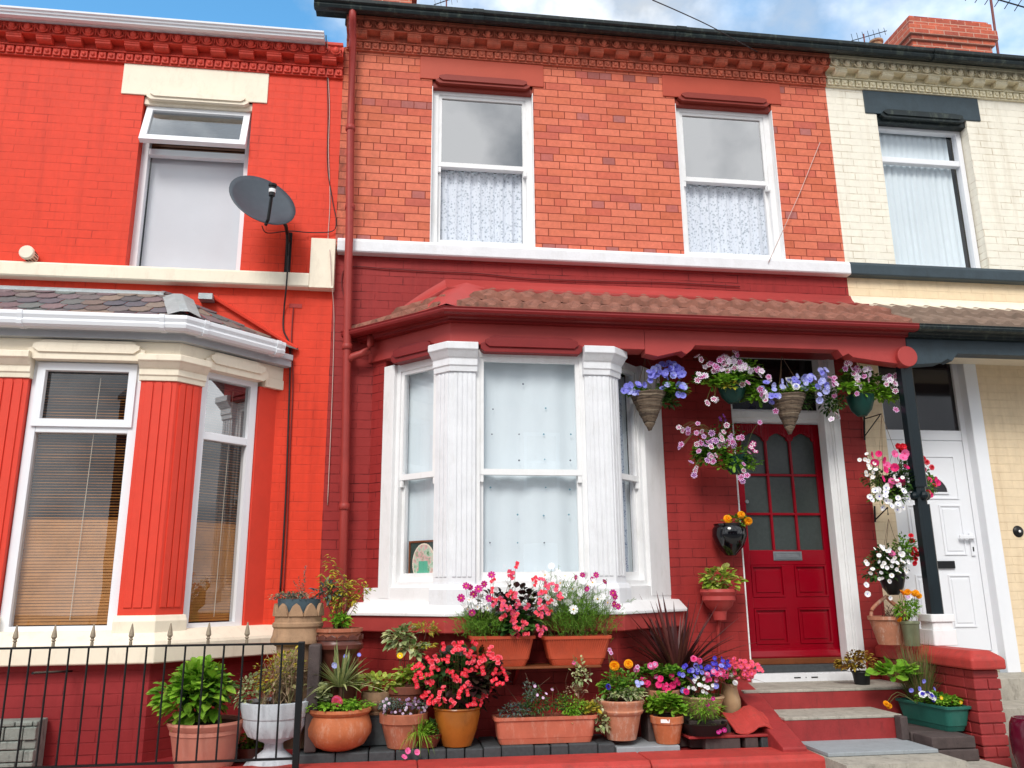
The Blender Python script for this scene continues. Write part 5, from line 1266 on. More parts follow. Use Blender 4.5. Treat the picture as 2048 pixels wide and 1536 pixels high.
def flower(parent, p, n, size, kind, rnd, name='flower'):
    o = bpy.data.objects.new(name, fmesh(kind)); COL.objects.link(o); o.parent = parent
    pl = world_loc(parent); o.location = Vector(p)-pl; n = Vector(n).normalized()
    o.rotation_mode = 'QUATERNION'; o.rotation_quaternion = n.to_track_quat('Z', 'Y') @ Matrix.Rotation(rnd.uniform(0, 6.28), 4, 'Z').to_quaternion()
    s = size*rnd.uniform(.85, 1.15)*(1.08 if kind[0] == 'pompon' and size > .02 else 1.75 if kind[0] == 'begonia' else 1.5 if kind[0] in ('star', 'daisy') else 1.28); o.scale = (s, s, s); return o
def facing(rnd, out=(0, 0, 0)): return Vector((rnd.gauss(0, .45), -1+rnd.gauss(0, .3), .15+rnd.gauss(0, .4)))+Vector(out)
def fl_at(parent, pts, y, size, kinds, seed=1, jit=.03):
    rnd = random.Random(seed)
    for (u, v) in pts:
        yy = y+rnd.uniform(-jit, jit); x_, z_ = at(u, v, yy); flower(parent, (x_, yy, z_), facing(rnd), size, rnd.choice(kinds), rnd)
def fl_blob(parent, u0, v0, ru, rv, n, y, size, kinds, seed=1, depth=.06, out=.5):
    """n heads scattered over the front of a clump"""
    rnd = random.Random(seed); done = []; tries = 0; m = mpp(y); cx, cz = at(u0, v0, y)
    while len(done) < n and tries < 4000:
        tries += 1; a, b = rnd.uniform(-1, 1), rnd.uniform(-1, 1)
        if a*a+b*b > 1: continue
        if any(abs(a-q[0])*ru*m < size*1.0 and abs(b-q[1])*rv*m < size*1.0 for q in done): continue
        done.append((a, b)); yy = y-depth*math.sqrt(max(0, 1-a*a-b*b))*1.6+rnd.uniform(-.02, .02)
        flower(parent, (cx+a*ru*m, yy, cz-b*rv*m), facing(rnd, (a*out, 0, -b*out*.6)), size, rnd.choice(kinds), rnd)
PN = dict(pot=None)
def planted(name, label, u, vbase, y, cat='potted plant', group='potted plants in front of the bay', zb=None):
    x_, z_ = at(u, vbase, y)
    if zb is not None: z_ = zb
    return thing(name, label, cat, (x_, y, z_), group), x_, z_
def round_pot(t, x, y, z, prof, mat, seg=28, soil=True, name='pot', **k):
    g = G(); g.lathe(prof, (x, y, z), seg, **k); p = g.build(name, mat, t, smooth=False, fix=True)
    for pl_ in p.data.polygons: pl_.use_smooth = True
    es = p.modifiers.new('edge', 'EDGE_SPLIT'); es.split_angle = R(35)
    if soil:
        r = min(a for a, b in prof[-3:] if a > .02) if soil is True else soil
        H = max(b for a, b in prof)
        s = G(); s.lathe([(.001, H-.012), (r*1.0, H-.022)], (x, y, z), 16); s.build('soil', 'soil', t, fix=False)
    return p
def classic(R1, R0, H, lip=.12, lt=.008):  # flowerpot with a collar
    return [(.001, 0), (R0, 0), (R1*.93, H*(1-lip*1.6)), (R1, H*(1-lip*1.6)+.002), (R1*1.02, H-.004), (R1*.99, H), (R1*.9, H), (R1*.88, H*.9), (R0*.8, H*.5)]
def sizes(u0, u1, vt, vb, y): return (u1-u0)/2*mpp(y), Z((u0+u1)/2, vt, y), Z((u0+u1)/2, vb, y)

# 1 hydrangea behind the railing
y = -.92; r1, zt1, zb1 = sizes(345, 475, 1440, 1528, y); t, x, z = planted('potted_plant', 'bright green leafy shrub in a ribbed faded pink pot behind the railing', 408, 1528, y); z = zb1-.01
t.location.z = z; H = zt1-z
round_pot(t, x, y, z, [(.001, 0), (r1*.74, 0), (r1*.9, H*.72), (r1*.93, H*.73), (r1*.93, H*.82), (r1*.97, H*.86), (r1*1.0, H*.92), (r1*1.02, H*.95), (r1, H), (r1*.9, H), (r1*.85, H*.8)], 'pink_plastic', 30)
cx, cz = at(398, 1392, y); foliage(t, (cx, y, cz+.0), (.225, .20, .165), 300, .082, 'leaf_bright', 3, w=.62, droop=.35, cut=-.75)
foliage(t, (cx, y, cz-.02), (.18, .17, .14), 120, .07, 'leaf_dark', 4, w=.6, name='inner_foliage')
stems(t, (x, y, z+H), .05, [(cx+q, y, cz+.05) for q in (-.15, -.08, 0, .06, .12)], .004)
# 2 white urn
y = -.93; t, x, z = planted('stone_urn', 'weathered white fluted urn of dry pinkish shrub behind the railing', 545, 1532, y, 'urn'); r1 = 58*mpp(y)
Hs = [Z(545, v, y)-z for v in (1532, 1515, 1500, 1475, 1468, 1400, 1392)]
g = G(); g.box(x-r1*.82, x+r1*.82, y-r1*.8, y+r1*.8, z-.04, z+.02); g.build('foot', 'urn_white', t, bevel=.004)
round_pot(t, x, y, z, [(.001, .0), (r1*.72, .02), (r1*.62, .045), (r1*.3, .10), (r1*.27, .135), (r1*.34, .15)], 'urn_white', 24, soil=False, name='stem')
round_pot(t, x, y, z, [(.001, .145), (r1*.36, .15), (r1*.75, .185), (r1*.92, .25), (r1*.93, .30)], 'urn_white', 64, soil=False, name='bowl', flute=.03, nfl=22)
H = Z(545, 1402, y)-z
round_pot(t, x, y, z, [(r1*.90, .29), (r1*.97, .30), (r1*1.05, H-.02), (r1*1.06, H), (r1*.93, H+.003), (r1*.86, H-.03)], 'urn_white', 32, name='rim')
rn = random.Random(5); tips = [(x+rn.uniform(-.1, .13), y+rn.uniform(-.1, .1), z+H+rn.uniform(.08, .34)) for _ in range(70)]
stems(t, (x, y, z+H-.03), .10, tips, .0022, 'leaf_dry', name='twig_cluster')
cx, cz = at(560, 1360, y); foliage(t, (cx, y, cz), (.14, .12, .16), 260, .026, 'leaf_dry', 8, w=.5); foliage(t, (cx, y, cz+.03), (.14, .12, .17), 200, .026, 'leaf_yellow', 9, w=.5, name='green_foliage')
cx, cz = at(500, 1385, y); foliage(t, (cx, y, cz), (.09, .08, .10), 130, .032, 'leaf_var', 10, name='trailing_foliage')
# 3 buff crown chimney pot on column
y = -.72; t, x, z = planted('chimney_pot_planter', 'tall buff chimney pot with crown rim and spiky sedum, left of the downpipe', 583, 1500, y, 'planter', zb=ZT+.005); r1 = 43*mpp(y)
h = lambda v: Z(583, v, y)-z
round_pot(t, x, y, z, [(.001, 0), (r1*.95, 0), (r1*.85, .1), (r1*.80, h(1310)), (r1*.84, h(1292)), (r1*1.08, h(1286)), (r1*1.1, h(1278)), (r1*1.03, h(1270)), (r1*.99, h(1256)), (r1*1.05, h(1252)), (r1*1.05, h(1246)), (r1*.97, h(1243)), (r1*.96, h(1226)), (r1*.86, h(1226)), (r1*.8, h(1270))], 'buff', 36, soil=False, name='clay_body')
g = G(); n = 10
for i in range(n):
    a = 6.2832*(i+.5)/n; F = frame(x+r1*.955*math.cos(a)-math.sin(a)*-0, y+r1*.955*math.sin(a), -math.sin(a), math.cos(a)); hw_ = r1*.30
    g.prism([(-hw_, z+h(1232)), (hw_, z+h(1232)), (hw_*.9, z+h(1224)), (hw_*.5, z+h(1212)), (0, z+h(1206)), (-hw_*.5, z+h(1212)), (-hw_*.9, z+h(1224))], F, -.012, .012)
g.build('crown_rim', 'buff', t, bevel=.003)
round_pot(t, x, y, z, [(.001, h(1240)), (r1*.84, h(1240)), (r1*.90, h(1198)), (r1*.84, h(1198)), (r1*.8, h(1205))], 'blue_slate_pot', 24, name='inner_pot')
cx, cz = at(583, 1196, y); foliage(t, (cx, y, cz), (r1*.95, r1*.9, .03), 260, .02, 'leaf_grey', 21, kind='narrow', w=.6, cut=-.3, name='sedum'); foliage(t, (cx, y, cz+.005), (r1*.9, r1*.85, .03), 120, .02, 'leaf_dry', 22, kind='narrow', name='dry_sedum')
tx, tz_ = at(611, 1132, y); g = G()
rn = random.Random(2)
for (a, b, c) in ((tx, tz_, 60), (X(585, 1165, y), Z(585, 1160, y), 24), (X(597, 1160, y), Z(597, 1152, y), 24)):
    for i in range(c):
        q = i/c; p = (X(605, 1196, y)+(a-X(605, 1196, y))*q, y, cz+(b-cz)*q); an = rn.uniform(0, 6.28); leafmesh(g, p, (math.cos(an), math.sin(an), .9), .030*(1.15-q*.6), .007, rn, kind='narrow')
g.build('spire', 'leaf_grey', t, fix=False)
# 4 second crowned pot
y = -.74; t, x, z = planted('chimney_pot_planter', 'brown glazed crown pot holding a terracotta pot of tall yellow-tinged shrub', 668, 1500, y, 'planter', zb=ZT+.005); r1 = 44*mpp(y)
h = lambda v: Z(668, v, y)-z
round_pot(t, x, y, z, [(.001, 0), (r1*.85, 0), (r1*.82, h(1310)), (r1*.88, h(1302)), (r1*1.02, h(1296)), (r1*1.03, h(1288)), (r1*.97, h(1284)), (r1*.96, h(1276)), (r1*.8, h(1276))], 'glaze_brown', 36, soil=False, name='clay_body')
g = G(); n = 14
for i in range(n):
    a = 6.2832*i/n; F = frame(x+r1*.95*math.cos(a), y+r1*.95*math.sin(a), -math.sin(a), math.cos(a)); hw_ = r1*.225
    g.prism([(-hw_, z+h(1279)), (hw_, z+h(1279)), (hw_*.8, z+h(1272)), (0, z+h(1268)), (-hw_*.8, z+h(1272))], F, -.01, .010)
g.build('crown_rim', 'glaze_brown', t, bevel=.003)
round_pot(t, x, y, z, [(.001, h(1300)), (r1*.84, h(1290)), (r1*.9, h(1264)), (r1*.98, h(1263)), (r1*.98, h(1256)), (r1*.88, h(1256)), (r1*.84, h(1266))], 'terracotta', 30, name='inner_pot')
rn = random.Random(12); tips = []
for (u, v) in ((655, 1112), (640, 1150), (670, 1130), (690, 1150), (700, 1165), (735, 1165), (745, 1178), (650, 1190), (680, 1175), (720, 1190), (665, 1205), (710, 1160), (655, 1165)): tips.append((X(u, v, y), y+rn.uniform(-.06, .06), Z(u, v, y)))
stems(t, (x, y, z+h(1258)), .035, tips, .0035, 'twig', 5)
g = G(); bx3 = Vector((x, y, z+h(1255)))
for tp in tips:
    tp = Vector(tp)
    for q in range(26):
        f_ = .35+.65*q/26; p = bx3.lerp(tp, f_)+Vector((rn.gauss(0, .014), rn.gauss(0, .014), rn.gauss(0, .01)+.05*math.sin(f_*3))); an = rn.uniform(0, 6.28)
        leafmesh(g, p, (math.cos(an), math.sin(an)-.2, rn.uniform(-.2, .5)), rn.uniform(.035, .06), rn.uniform(.012, .018), rn, droop=.4)
g.build('foliage', 'leaf_yellow', t, fix=False)
cx, cz = at(678, 1243, y-.05); foliage(t, (cx, y-.05, cz), (.075, .06, .045), 110, .035, 'leaf_bright', 31, w=.5, name='low_foliage')
cx, cz = at(650, 1205, y); foliage(t, (cx, y, cz+.06), (.07, .06, .08), 60, .05, 'leaf_grey', 32, w=.35, name='grey_foliage')
# 5 bowl pot with yucca
y = -.90; t, x, z = planted('potted_plant', 'wide orange terracotta bowl pot with striped yucca and a coral bloom', 676, 1500, y, zb=ZT+.003); r1 = 57*mpp(y); H = Z(676, 1415, y-.0)-z
round_pot(t, x, y, z, [(.001, 0), (r1*.5, 0), (r1*.8, H*.12), (r1*1.0, H*.38), (r1*1.02, H*.55), (r1*.93, H*.78), (r1*.88, H*.84), (r1*.93, H*.86), (r1*1.0, H*.93), (r1*.99, H), (r1*.88, H), (r1*.8, H*.85)], 'terracotta_orange', 40)
cx, cz = at(680, 1408, y); foliage(t, (cx, y, cz-.01), (r1*.95, r1*.85, .045), 420, .024, 'leaf_bright', 41, w=.7, cut=-.3, name='ground_foliage')
foliage(t, (X(640, 1385, y-.05), y-.05, Z(640, 1390, y-.05)), (.06, .05, .07), 90, .035, 'leaf_var', 42, kind='round', w=.9, name='variegated_foliage')
bx_, bz_ = at(681, 1372, y); g = G(); g.tube([(x, y, z+H-.03), (bx_, y, bz_)], .014, 8); g.build('trunk', 'twig', t)
blades(t, (bx_, y, bz_-.005), 90, .33, .02, 1.35, 'yucca', 7, droop=.35)
fl_at(t, [(675, 1402)], y-.10, .034, [('pompon', 'coral', 'pink')], 3, 0); fl_at(t, [(670, 1330)], y-.08, .015, [('trumpet', 'paleblue', 'white')], 3, 0)
fl_at(t, [(690, 1313), (718, 1310)], y-.05, .012, [('trumpet', 'blue', 'white')], 4, 0)
# 6 small buff pot on dark bricks
y = -.74; g = G(); bxx = X(752, 1440, y); g.box(bxx-.11, bxx+.11, y-.10, y+.08, ZT+.003, Z(752, 1436, y-.1)); g.box(bxx-.10, bxx+.10, y-.09, y+.07, ZT+.003, Z(752, 1432, y-.1))
tag(g.build('brick_stack', 'black_brick', None, bevel=.006), 'black brick stack behind and to the right of the bowl pot', 'brick stack')
zst = Z(752, 1432, y-.1)
t, x, z = planted('potted_plant', 'small buff ridged pot on black bricks with sprawling lime leaves', 752, 1432, y, zb=zst+.002); r1 = 28*mpp(y); H = Z(752, 1382, y)-z
round_pot(t, x, y, z, [(.001, 0), (r1*.8, 0), (r1*.82, H*.1), (r1*.6, H*.14), (r1*.95, H*.4), (r1, H*.6), (r1*.93, H*.62), (r1*1.0, H*.85), (r1*.95, H), (r1*.8, H), (r1*.8, H*.8)], 'buff', 24)
cx, cz = at(755, 1368, y-.03); foliage(t, (cx, y-.03, cz), (.13, .10, .05), 110, .045, 'leaf_lime', 51, w=.6, kind='round')
# 7 brown pot with tall variegated plant
y = -.74; t, x, z = planted('potted_plant', 'brown terracotta pot with lime leaves and a tall variegated shrub above', 812, 1440, y, zb=.72); r1 = 36*mpp(y); H = Z(812, 1370, y)-z
g = G(); g.box(x-.1, x+.1, y-.08, y+.08, ZT+.003, .718); tag(g.build('brick_stack', 'black_brick', None, bevel=.006), 'dark bricks hidden behind the heather pot', 'brick stack')
round_pot(t, x, y, z, classic(r1, r1*.7, H, .16), 'terracotta_dark', 26)
cx, cz = at(815, 1352, y-.04); foliage(t, (cx, y-.04, cz), (.15, .10, .06), 230, .042, 'leaf_lime', 52, w=.6)
tips = [at(u, v, y) for u, v in ((812, 1243), (795, 1270), (820, 1262), (845, 1240), (855, 1250), (830, 1300), (808, 1300), (850, 1300), (790, 1262), (865, 1243))]
stems(t, (x, y, z+H), .03, [(a, y, b) for a, b in tips], .003, 'twig', 6)
foliage(t, (X(805, 1275, y), y, Z(805, 1275, y)), (.085, .05, .085), 75, .055, 'leaf_var', 53, w=.5, name='variegated_foliage'); foliage(t, (X(826, 1296, y), y-.02, Z(826, 1300, y)), (.06, .05, .07), 50, .055, 'leaf_var', 54, w=.5, name='variegated_foliage')
foliage(t, (X(850, 1252, y), y, Z(850, 1258, y)), (.085, .05, .055), 90, .028, 'leaf_yellow', 55, kind='narrow', w=.45, name='feathered_foliage')
foliage(t, (X(850, 1290, y), y, Z(850, 1292, y)), (.07, .05, .02), 40, .03, 'leaf_yellow', 56, kind='narrow', w=.45, name='feathered_foliage')
fl_at(t, [(800, 1312)], y-.05, .016, [('trumpet', 'yellow', 'white')], 5, 0)
# 8 heather pot
y = -.90; t, x, z = planted('potted_plant', 'terracotta pot of grey-purple heather between the bowl pot and the ochre pot', 806, 1498, y, zb=ZT+.003); r1 = 43*mpp(y); H = Z(806, 1424, y)-z
round_pot(t, x, y, z, classic(r1, r1*.66, H, .18), 'terracotta', 30)
cx, cz = at(806, 1412, y); foliage(t, (cx, y, cz), (r1*1.0, r1*.9, .055), 420, .018, 'leaf_grey', 61, kind='narrow', w=.6, cut=-.4); fl_blob(t, 805, 1414, 44, 20, 34, y-.05, .008, [('pompon', 'heather', 'lilac'), ('pompon', 'lilac', 'white')], 8, .05)
# 9 trailing pink in a dark bowl
y = -1.0; t, x, z = planted('potted_plant', 'dark low bowl with trailing green stems and pink blooms at the wall edge', 855, 1500, -.93, zb=ZT+.003); y = -.93
round_pot(t, x, y, z, [(.001, 0), (.06, 0), (.095, .075), (.1, .08), (.085, .08), (.07, .05)], 'terracotta_dark', 22)
blades(t, (X(836, 1462, y-.02), y-.05, z+.10), 90, .13, .005, 1.5, 'leaf_bright', 9, droop=1.1, name='trailing_foliage', lean=(-.2, -.6)); foliage(t, (X(842, 1470, y-.06), y-.06, z+.085), (.085, .05, .07), 130, .035, 'leaf_bright', 62, kind='narrow', w=.2)
foliage(t, (X(866, 1448, y), y, z+.10), (.06, .06, .06), 140, .03, 'leaf_dark', 63, kind='narrow', w=.4, name='dark_foliage')
fl_at(t, [(815, 1502), (834, 1505), (808, 1515)], y-.12, .017, [('trumpet', 'pink', 'lilac'), ('trumpet', 'pink', 'hotpink')], 4, 0)
# 10 ochre pot with scarlet begonia
y = -.91; t, x, z = planted('potted_plant', 'ochre glazed pot with a large scarlet begonia spilling over it', 914, 1496, y, zb=ZT+.003); r1 = 42*mpp(y); H = Z(914, 1413, y)-z
round_pot(t, x, y, z, [(.001, 0), (r1*.62, 0), (r1*.85, H*.4), (r1*.99, H*.8), (r1*.99, H*.93), (r1*1.04, H*.97), (r1*1.02, H), (r1*.9, H), (r1*.85, H*.8)], 'ochre_glaze', 36)
cx, cz = at(915, 1362, y); foliage(t, (cx, y, cz), (.265, .16, .19), 330, .062, 'leaf_bronze', 71, w=.75, kind='oval', shell=.4, cut=-.95); foliage(t, (cx, y, cz), (.24, .15, .18), 120, .06, 'leaf_dark', 72, w=.75, name='green_foliage', cut=-.95)
BEG = [('begonia', 'scarlet', 'coral'), ('begonia', 'scarlet', 'coral'), ('begonia', 'coral', 'scarlet')]
cl = [(928, 1290, 22, 16), (905, 1305, 16, 14), (885, 1310, 16, 18), (848, 1340, 22, 24), (835, 1345, 12, 22), (852, 1372, 12, 16), (902, 1342, 12, 12), (950, 1322, 20, 16), (968, 1335, 14, 16), (985, 1315, 16, 22), (995, 1360, 16, 22), (922, 1360, 10, 16), (935, 1378, 14, 14), (937, 1345, 9, 8), (900, 1395, 24, 18), (870, 1412, 20, 14), (948, 1400, 16, 18), (968, 1396, 8, 8), (990, 1330, 12, 16), (910, 1292, 14, 10)]
for i, (u, v, a, b) in enumerate(cl): fl_blob(t, u, v, a, b, max(2, int(a*b/62)), y-.13, .0165, BEG, 100+i, .03)
# 11 long trough
y = -.90; x0_, x1_ = X(991, 1440, y-.1), X(1195, 1440, y-.1); t, x, z = planted('planter_trough', 'long salmon terracotta trough of sparse heathers below the shelf', 1093, 1491, y, 'trough', zb=ZT+.003); H = Z(1090, 1434, y-.1)-z
def trough(t, x0, x1, yc, d, z, H, mat, inset=.04, rim=.014, ang=0, ribs=0, c=None, name='trough'):
    g = G(); F = frame(0, 0)
    cx, L2 = (x0+x1)/2, (x1-x0)/2
    def ringp(h, ins, grow=0):
        a, b = L2-ins+grow, d/2-ins*.6+grow; r_ = min(.03, b*.5); out = []
        for sx, sy, st_ in ((1, -1, -90), (1, 1, 0), (-1, 1, 90), (-1, -1, 180)):
            for k in range(4):
                an = R(st_+30*k); out.append((sx*(a-r_)+r_*math.cos(an), sy*(b-r_)+r_*math.sin(an), h))
        return out
    lv = [ringp(0, inset), ringp(H*.20, inset*.72), ringp(H*.22, inset*.62), ringp(H-rim*1.6, .008), ringp(H-rim*1.5, 0, .006), ringp(H-.002, 0, .008), ringp(H, 0, .002), ringp(H, .012), ringp(H-.03, .016)]
    ca, sa = math.cos(ang), math.sin(ang); vs = []
    for l in lv: vs += [(cx+a*ca-b*sa, yc+a*sa+b*ca, z+h_) for a, b, h_ in l]
    n = 16; fs = [(j*n+i, j*n+(i+1) % n, (j+1)*n+(i+1) % n, (j+1)*n+i) for j in range(len(lv)-1) for i in range(n)]+[tuple(range(n-1, -1, -1))]
    g.add(vs, fs)
    if ribs:
        for i in range(ribs):
            s = -L2*.9+1.8*L2*(i+.5)/ribs; k0 = (L2-inset)/L2
            p0 = (cx+s*k0, yc-(d/2-inset*.6)-.001, z+H*.04); p1 = (cx+s, yc-d/2-.002+.0, z+H-rim*1.7)
            g.tube([p0, p1], .0035, 5)
    p = g.build(name, mat, t, bevel=0)
    s = G(); l = lv[-1]; s.add([(cx+a*ca-b*sa, yc+a*sa+b*ca, z+h_+.008) for a, b, h_ in l], [tuple(range(16))]); s.build('soil', 'soil', t, fix=False)
    return p
trough(t, x0_, x1_, y, .18, z, H, 'salmon_plastic', .035)
for i, (u, v, ru, rv, n, s_, m_, kd, nm) in enumerate(((1030, 1425, 30, 14, 120, .03, 'leaf_grey', 'narrow', 'foliage'), (1075, 1408, 28, 26, 300, .022, 'leaf_dark', 'narrow', 'foliage'), (1060, 1392, 12, 32, 100, .022, 'leaf_grey', 'narrow', 'foliage'), (1118, 1405, 22, 22, 160, .024, 'leaf_dark', 'narrow', 'foliage'), (1145, 1412, 24, 24, 260, .024, 'leaf_bright', 'narrow', 'foliage'), (1148, 1438, 10, 14, 26, .032, 'leaf_var', 'oval', 'trailing_ivy'), (1200, 1435, 18, 34, 90, .036, 'leaf_var', 'oval', 'trailing_ivy'), (1160, 1350, 18, 30, 60, .028, 'leaf_var', 'oval', 'seed_heads'), (1150, 1385, 16, 12, 40, .024, 'leaf_dry', 'oval', 'seed_heads'), (1180, 1420, 20, 12, 60, .03, 'leaf_yellow', 'oval', 'foliage'))):
    cx, cz = at(u, v, y-.02); m_p = mpp(y); foliage(t, (cx, y-.02, cz), (ru*m_p, .06, rv*m_p), n, s_, m_, 80+i, kind=kd, w=.4 if kd == 'narrow' else .6, name=nm)
stems(t, (X(1150, 1430, y), y, z+H-.01), .05, [(X(u, v, y), y, Z(u, v, y)) for u, v in ((1150, 1320), (1180, 1335), (1165, 1360), (1190, 1400), (1110, 1370))], .002, 'twig', 8)
stems(t, (X(1060, 1430, y), y, z+H-.01), .04, [(X(u, v, y), y, Z(u, v, y)) for u, v in ((1010, 1368), (1050, 1345), (1100, 1355), (985, 1425), (1020, 1400))], .002, 'twig', 9)
fl_at(t, [(1074, 1390), (1086, 1396), (1092, 1388), (1105, 1378), (1070, 1372)], y-.08, .009, [('trumpet', 'purple', 'lilac'), ('trumpet', 'lilac', 'white')], 4)
# shelf and two window planters
ysh = -.80; zsh = Z(1100, 1337, -.9)
t = thing('wall_shelf', 'narrow wooden shelf under the white bay sill carrying two orange window planters', 'shelf', (1.1, -.70, zsh))
g = G(); g.box(X(985, 1337, -.9), X(1203, 1337, -.9), -.90, -.63, zsh, zsh+.014); g.build('board', 'wood', t, bevel=.002)
for u in (1030, 1160):
    g = G(); x_ = X(u, 1337, -.7); g.add([(x_-.01, -.63, zsh-.001), (x_+.01, -.63, zsh-.001), (x_+.01, -.86, zsh-.001), (x_-.01, -.86, zsh-.001), (x_-.01, -.63, zsh-.13), (x_+.01, -.63, zsh-.13)], [(0, 1, 2, 3), (0, 3, 4), (1, 5, 2), (4, 5, 1, 0), (3, 2, 5, 4)]); g.build('bracket', 'mid_red_dark', t)
COS = [('daisy', 'magenta', 'yellow')]
for i, (ua, ub, lab) in enumerate(((942, 1070, 'orange ribbed window planter of coral begonia and magenta cosmos, left on the shelf'), (1088, 1223, 'orange ribbed window planter of feathery white and magenta cosmos, right on the shelf'))):
    y = -.785; x0_, x1_ = X(ua, 1275, y-.09), X(ub, 1275, y-.09); t = thing('window_planter', lab, 'planter', ((x0_+x1_)/2, y, zsh+.0145), 'window planters on the shelf'); H = Z(ua+60, 1272, y-.09)-zsh-.0145
    trough(t, x0_, x1_, y, .20, zsh+.0145, H, 'orange_plastic', .062, ribs=26)
    rn = random.Random(40+i)
    def feather(t, u, v, ru, rv, n, sd):
        rn = random.Random(sd); g = G(); m_p = mpp(y)
        for _ in range(n):
            a, b = rn.gauss(0, .5), rn.gauss(0, .5)
            x_, z_ = at(u+a*ru, v+b*rv, y); p = Vector((x_, y-.02+rn.gauss(0, .05), z_)); d = Vector((a*.8+rn.gauss(0, .5), rn.gauss(0, .5)-.2, .9+rn.gauss(0, .35))).normalized(); l = rn.uniform(.03, .06); e = p+d*l
            g.tube([p, p+d*l*.5+Vector((0, 0, .004)), e], .0011, 3)
            for k in range(3):
                s_ = Vector((rn.gauss(0, 1), rn.gauss(0, 1), rn.gauss(0, 1)+.5)).normalized()*.018; q = p+d*l*(.3+.25*k); g.tube([q, q+s_], .001, 3)
        g.build('feathery_foliage', 'feather', t, fix=False)
    if i == 0:
        feather(t, 962, 1247, 42, 26, 750, 1); 
        cx, cz = at(1025, 1225, y); foliage(t, (cx, y, cz), (.22, .11, .15), 120, .055, 'leaf_bronze', 91, w=.75, cut=-.9); foliage(t, (X(1040, 1250, y), y-.02, Z(1045, 1250, y)), (.12, .09, .08), 130, .055, 'leaf_dark', 92, w=.75, name='dark_foliage')
        CB = [('begonia', 'coral', 'scarlet'), ('begonia', 'coral', 'pink'), ('begonia', 'coral', 'pink')]
        for j, (u, v, a, b) in enumerate(((1027, 1140, 12, 12), (1032, 1155, 8, 8), (1010, 1153, 14, 8), (983, 1168, 12, 12), (1070, 1168, 16, 12), (1082, 1180, 10, 14), (1010, 1205, 22, 24), (1035, 1200, 12, 12), (1060, 1205, 18, 10), (1100, 1195, 22, 24), (1076, 1222, 14, 14), (1020, 1235, 18, 14), (1040, 1255, 22, 12), (1065, 1258, 24, 12), (1050, 1270, 14, 8), (1090, 1222, 12, 14), (995, 1196, 10, 10), (1012, 1222, 16, 12))): fl_blob(t, u, v, a, b, max(1, int(a*b/62)), y-.10, .0165, CB, 200+j, .03)
        fl_at(t, [(922, 1196), (932, 1172), (947, 1188), (957, 1178), (968, 1168), (983, 1150), (978, 1197), (944, 1225), (940, 1174)], y-.09, .0195, COS, 6)
        fl_at(t, [(938, 1200), (950, 1204), (962, 1192), (970, 1206), (928, 1212), (955, 1214), (975, 1216), (945, 1196), (985, 1190), (992, 1178), (1000, 1190), (966, 1220), (935, 1218)], y-.07, .014, [('daisy', 'white', 'white'), ('daisy', 'white', 'yellow')], 7)
        stems(t, (X(960, 1265, y), y, zsh+H), .05, [(X(u, v, y), y-.03, Z(u, v, y)) for u, v in ((922, 1196), (947, 1188), (968, 1168), (983, 1150), (932, 1172), (920, 1208))], .0015, 'stem', 9)
        stems(t, (X(1025, 1265, y), y, zsh+H), .03, [(X(u, v, y), y-.02, Z(u, v, y)) for u, v in ((1027, 1145), (1010, 1160), (1070, 1170), (1085, 1185))], .0022, 'twig', 9)
    else:
        feather(t, 1150, 1232, 68, 40, 1500, 2); feather(t, 1130, 1195, 50, 30, 300, 3)
        fl_at(t, [(1090, 1150), (1103, 1132), (1115, 1145), (1086, 1148), (1130, 1152), (1120, 1166), (1137, 1205), (1147, 1217), (1112, 1180), (1160, 1185), (1175, 1172), (1190, 1180), (1145, 1178), (1165, 1162), (1128, 1190), (1132, 1204), (1185, 1165), (1205, 1195), (1215, 1205), (1095, 1195), (1108, 1205), (1156, 1200), (1195, 1198), (1100, 1160), (1170, 1150)], y-.07, .019, [('daisy', 'white', 'yellow'), ('daisy', 'white', 'white')], 8)
        fl_at(t, [(1147, 1219)], y-.12, .027, [('daisy', 'white', 'yellow')], 9, 0)
        fl_at(t, [(1174, 1178), (1185, 1160), (1165, 1150), (1152, 1155), (1230, 1194), (1228, 1208), (1236, 1213), (1226, 1186), (1210, 1163), (1192, 1150)], y-.08, .0165, COS, 10)
        stems(t, (X(1150, 1265, y), y, zsh+H), .09, [(X(u, v, y), y-.03, Z(u, v, y)) for u, v in ((1090, 1150), (1103, 1132), (1115, 1145), (1174, 1178), (1185, 1160), (1165, 1150), (1230, 1194), (1236, 1213), (1210, 1163), (1130, 1152), (1192, 1150))], .0015, 'stem', 9)
        fl_at(t, [(1148, 1325)], y-.13, .010, [('trumpet', 'pink', 'white')], 3, 0)
# 14 weathered pot with marigolds
y = -.88; t, x, z = planted('potted_plant', 'weathered terracotta pot with a pale moulded collar, two orange marigolds and pansies', 1243, 1470, y, zb=ZT+.003); r1 = 44*mpp(y); H = Z(1243, 1398, y)-z
round_pot(t, x, y, z, [(.001, 0), (r1*.62, 0), (r1*.85, H*.62), (r1*.93, H*.66), (r1*.97, H*.72), (r1*.93, H*.76), (r1*.95, H*.86), (r1*1.0, H*.9), (r1*1.02, H*.97), (r1*.98, H), (r1*.88, H), (r1*.85, H*.85)], 'terracotta_old', 36)
cx, cz = at(1246, 1372, y); foliage(t, (cx, y, cz), (.14, .12, .09), 300, .034, 'leaf', 101, w=.55, cut=-.6); foliage(t, (X(1250, 1392, y), y-.03, Z(1250, 1388, y)), (.12, .10, .04), 160, .03, 'leaf_var', 102, w=.6, name='variegated_foliage')
fl_at(t, [(1229, 1331), (1257, 1328)], y-.04, .031, [('pompon', 'orange', 'yellow')], 3, 0); fl_at(t, [(1215, 1374)], y-.1, .018, [('ruffle', 'violet', 'dark')], 4, 0)
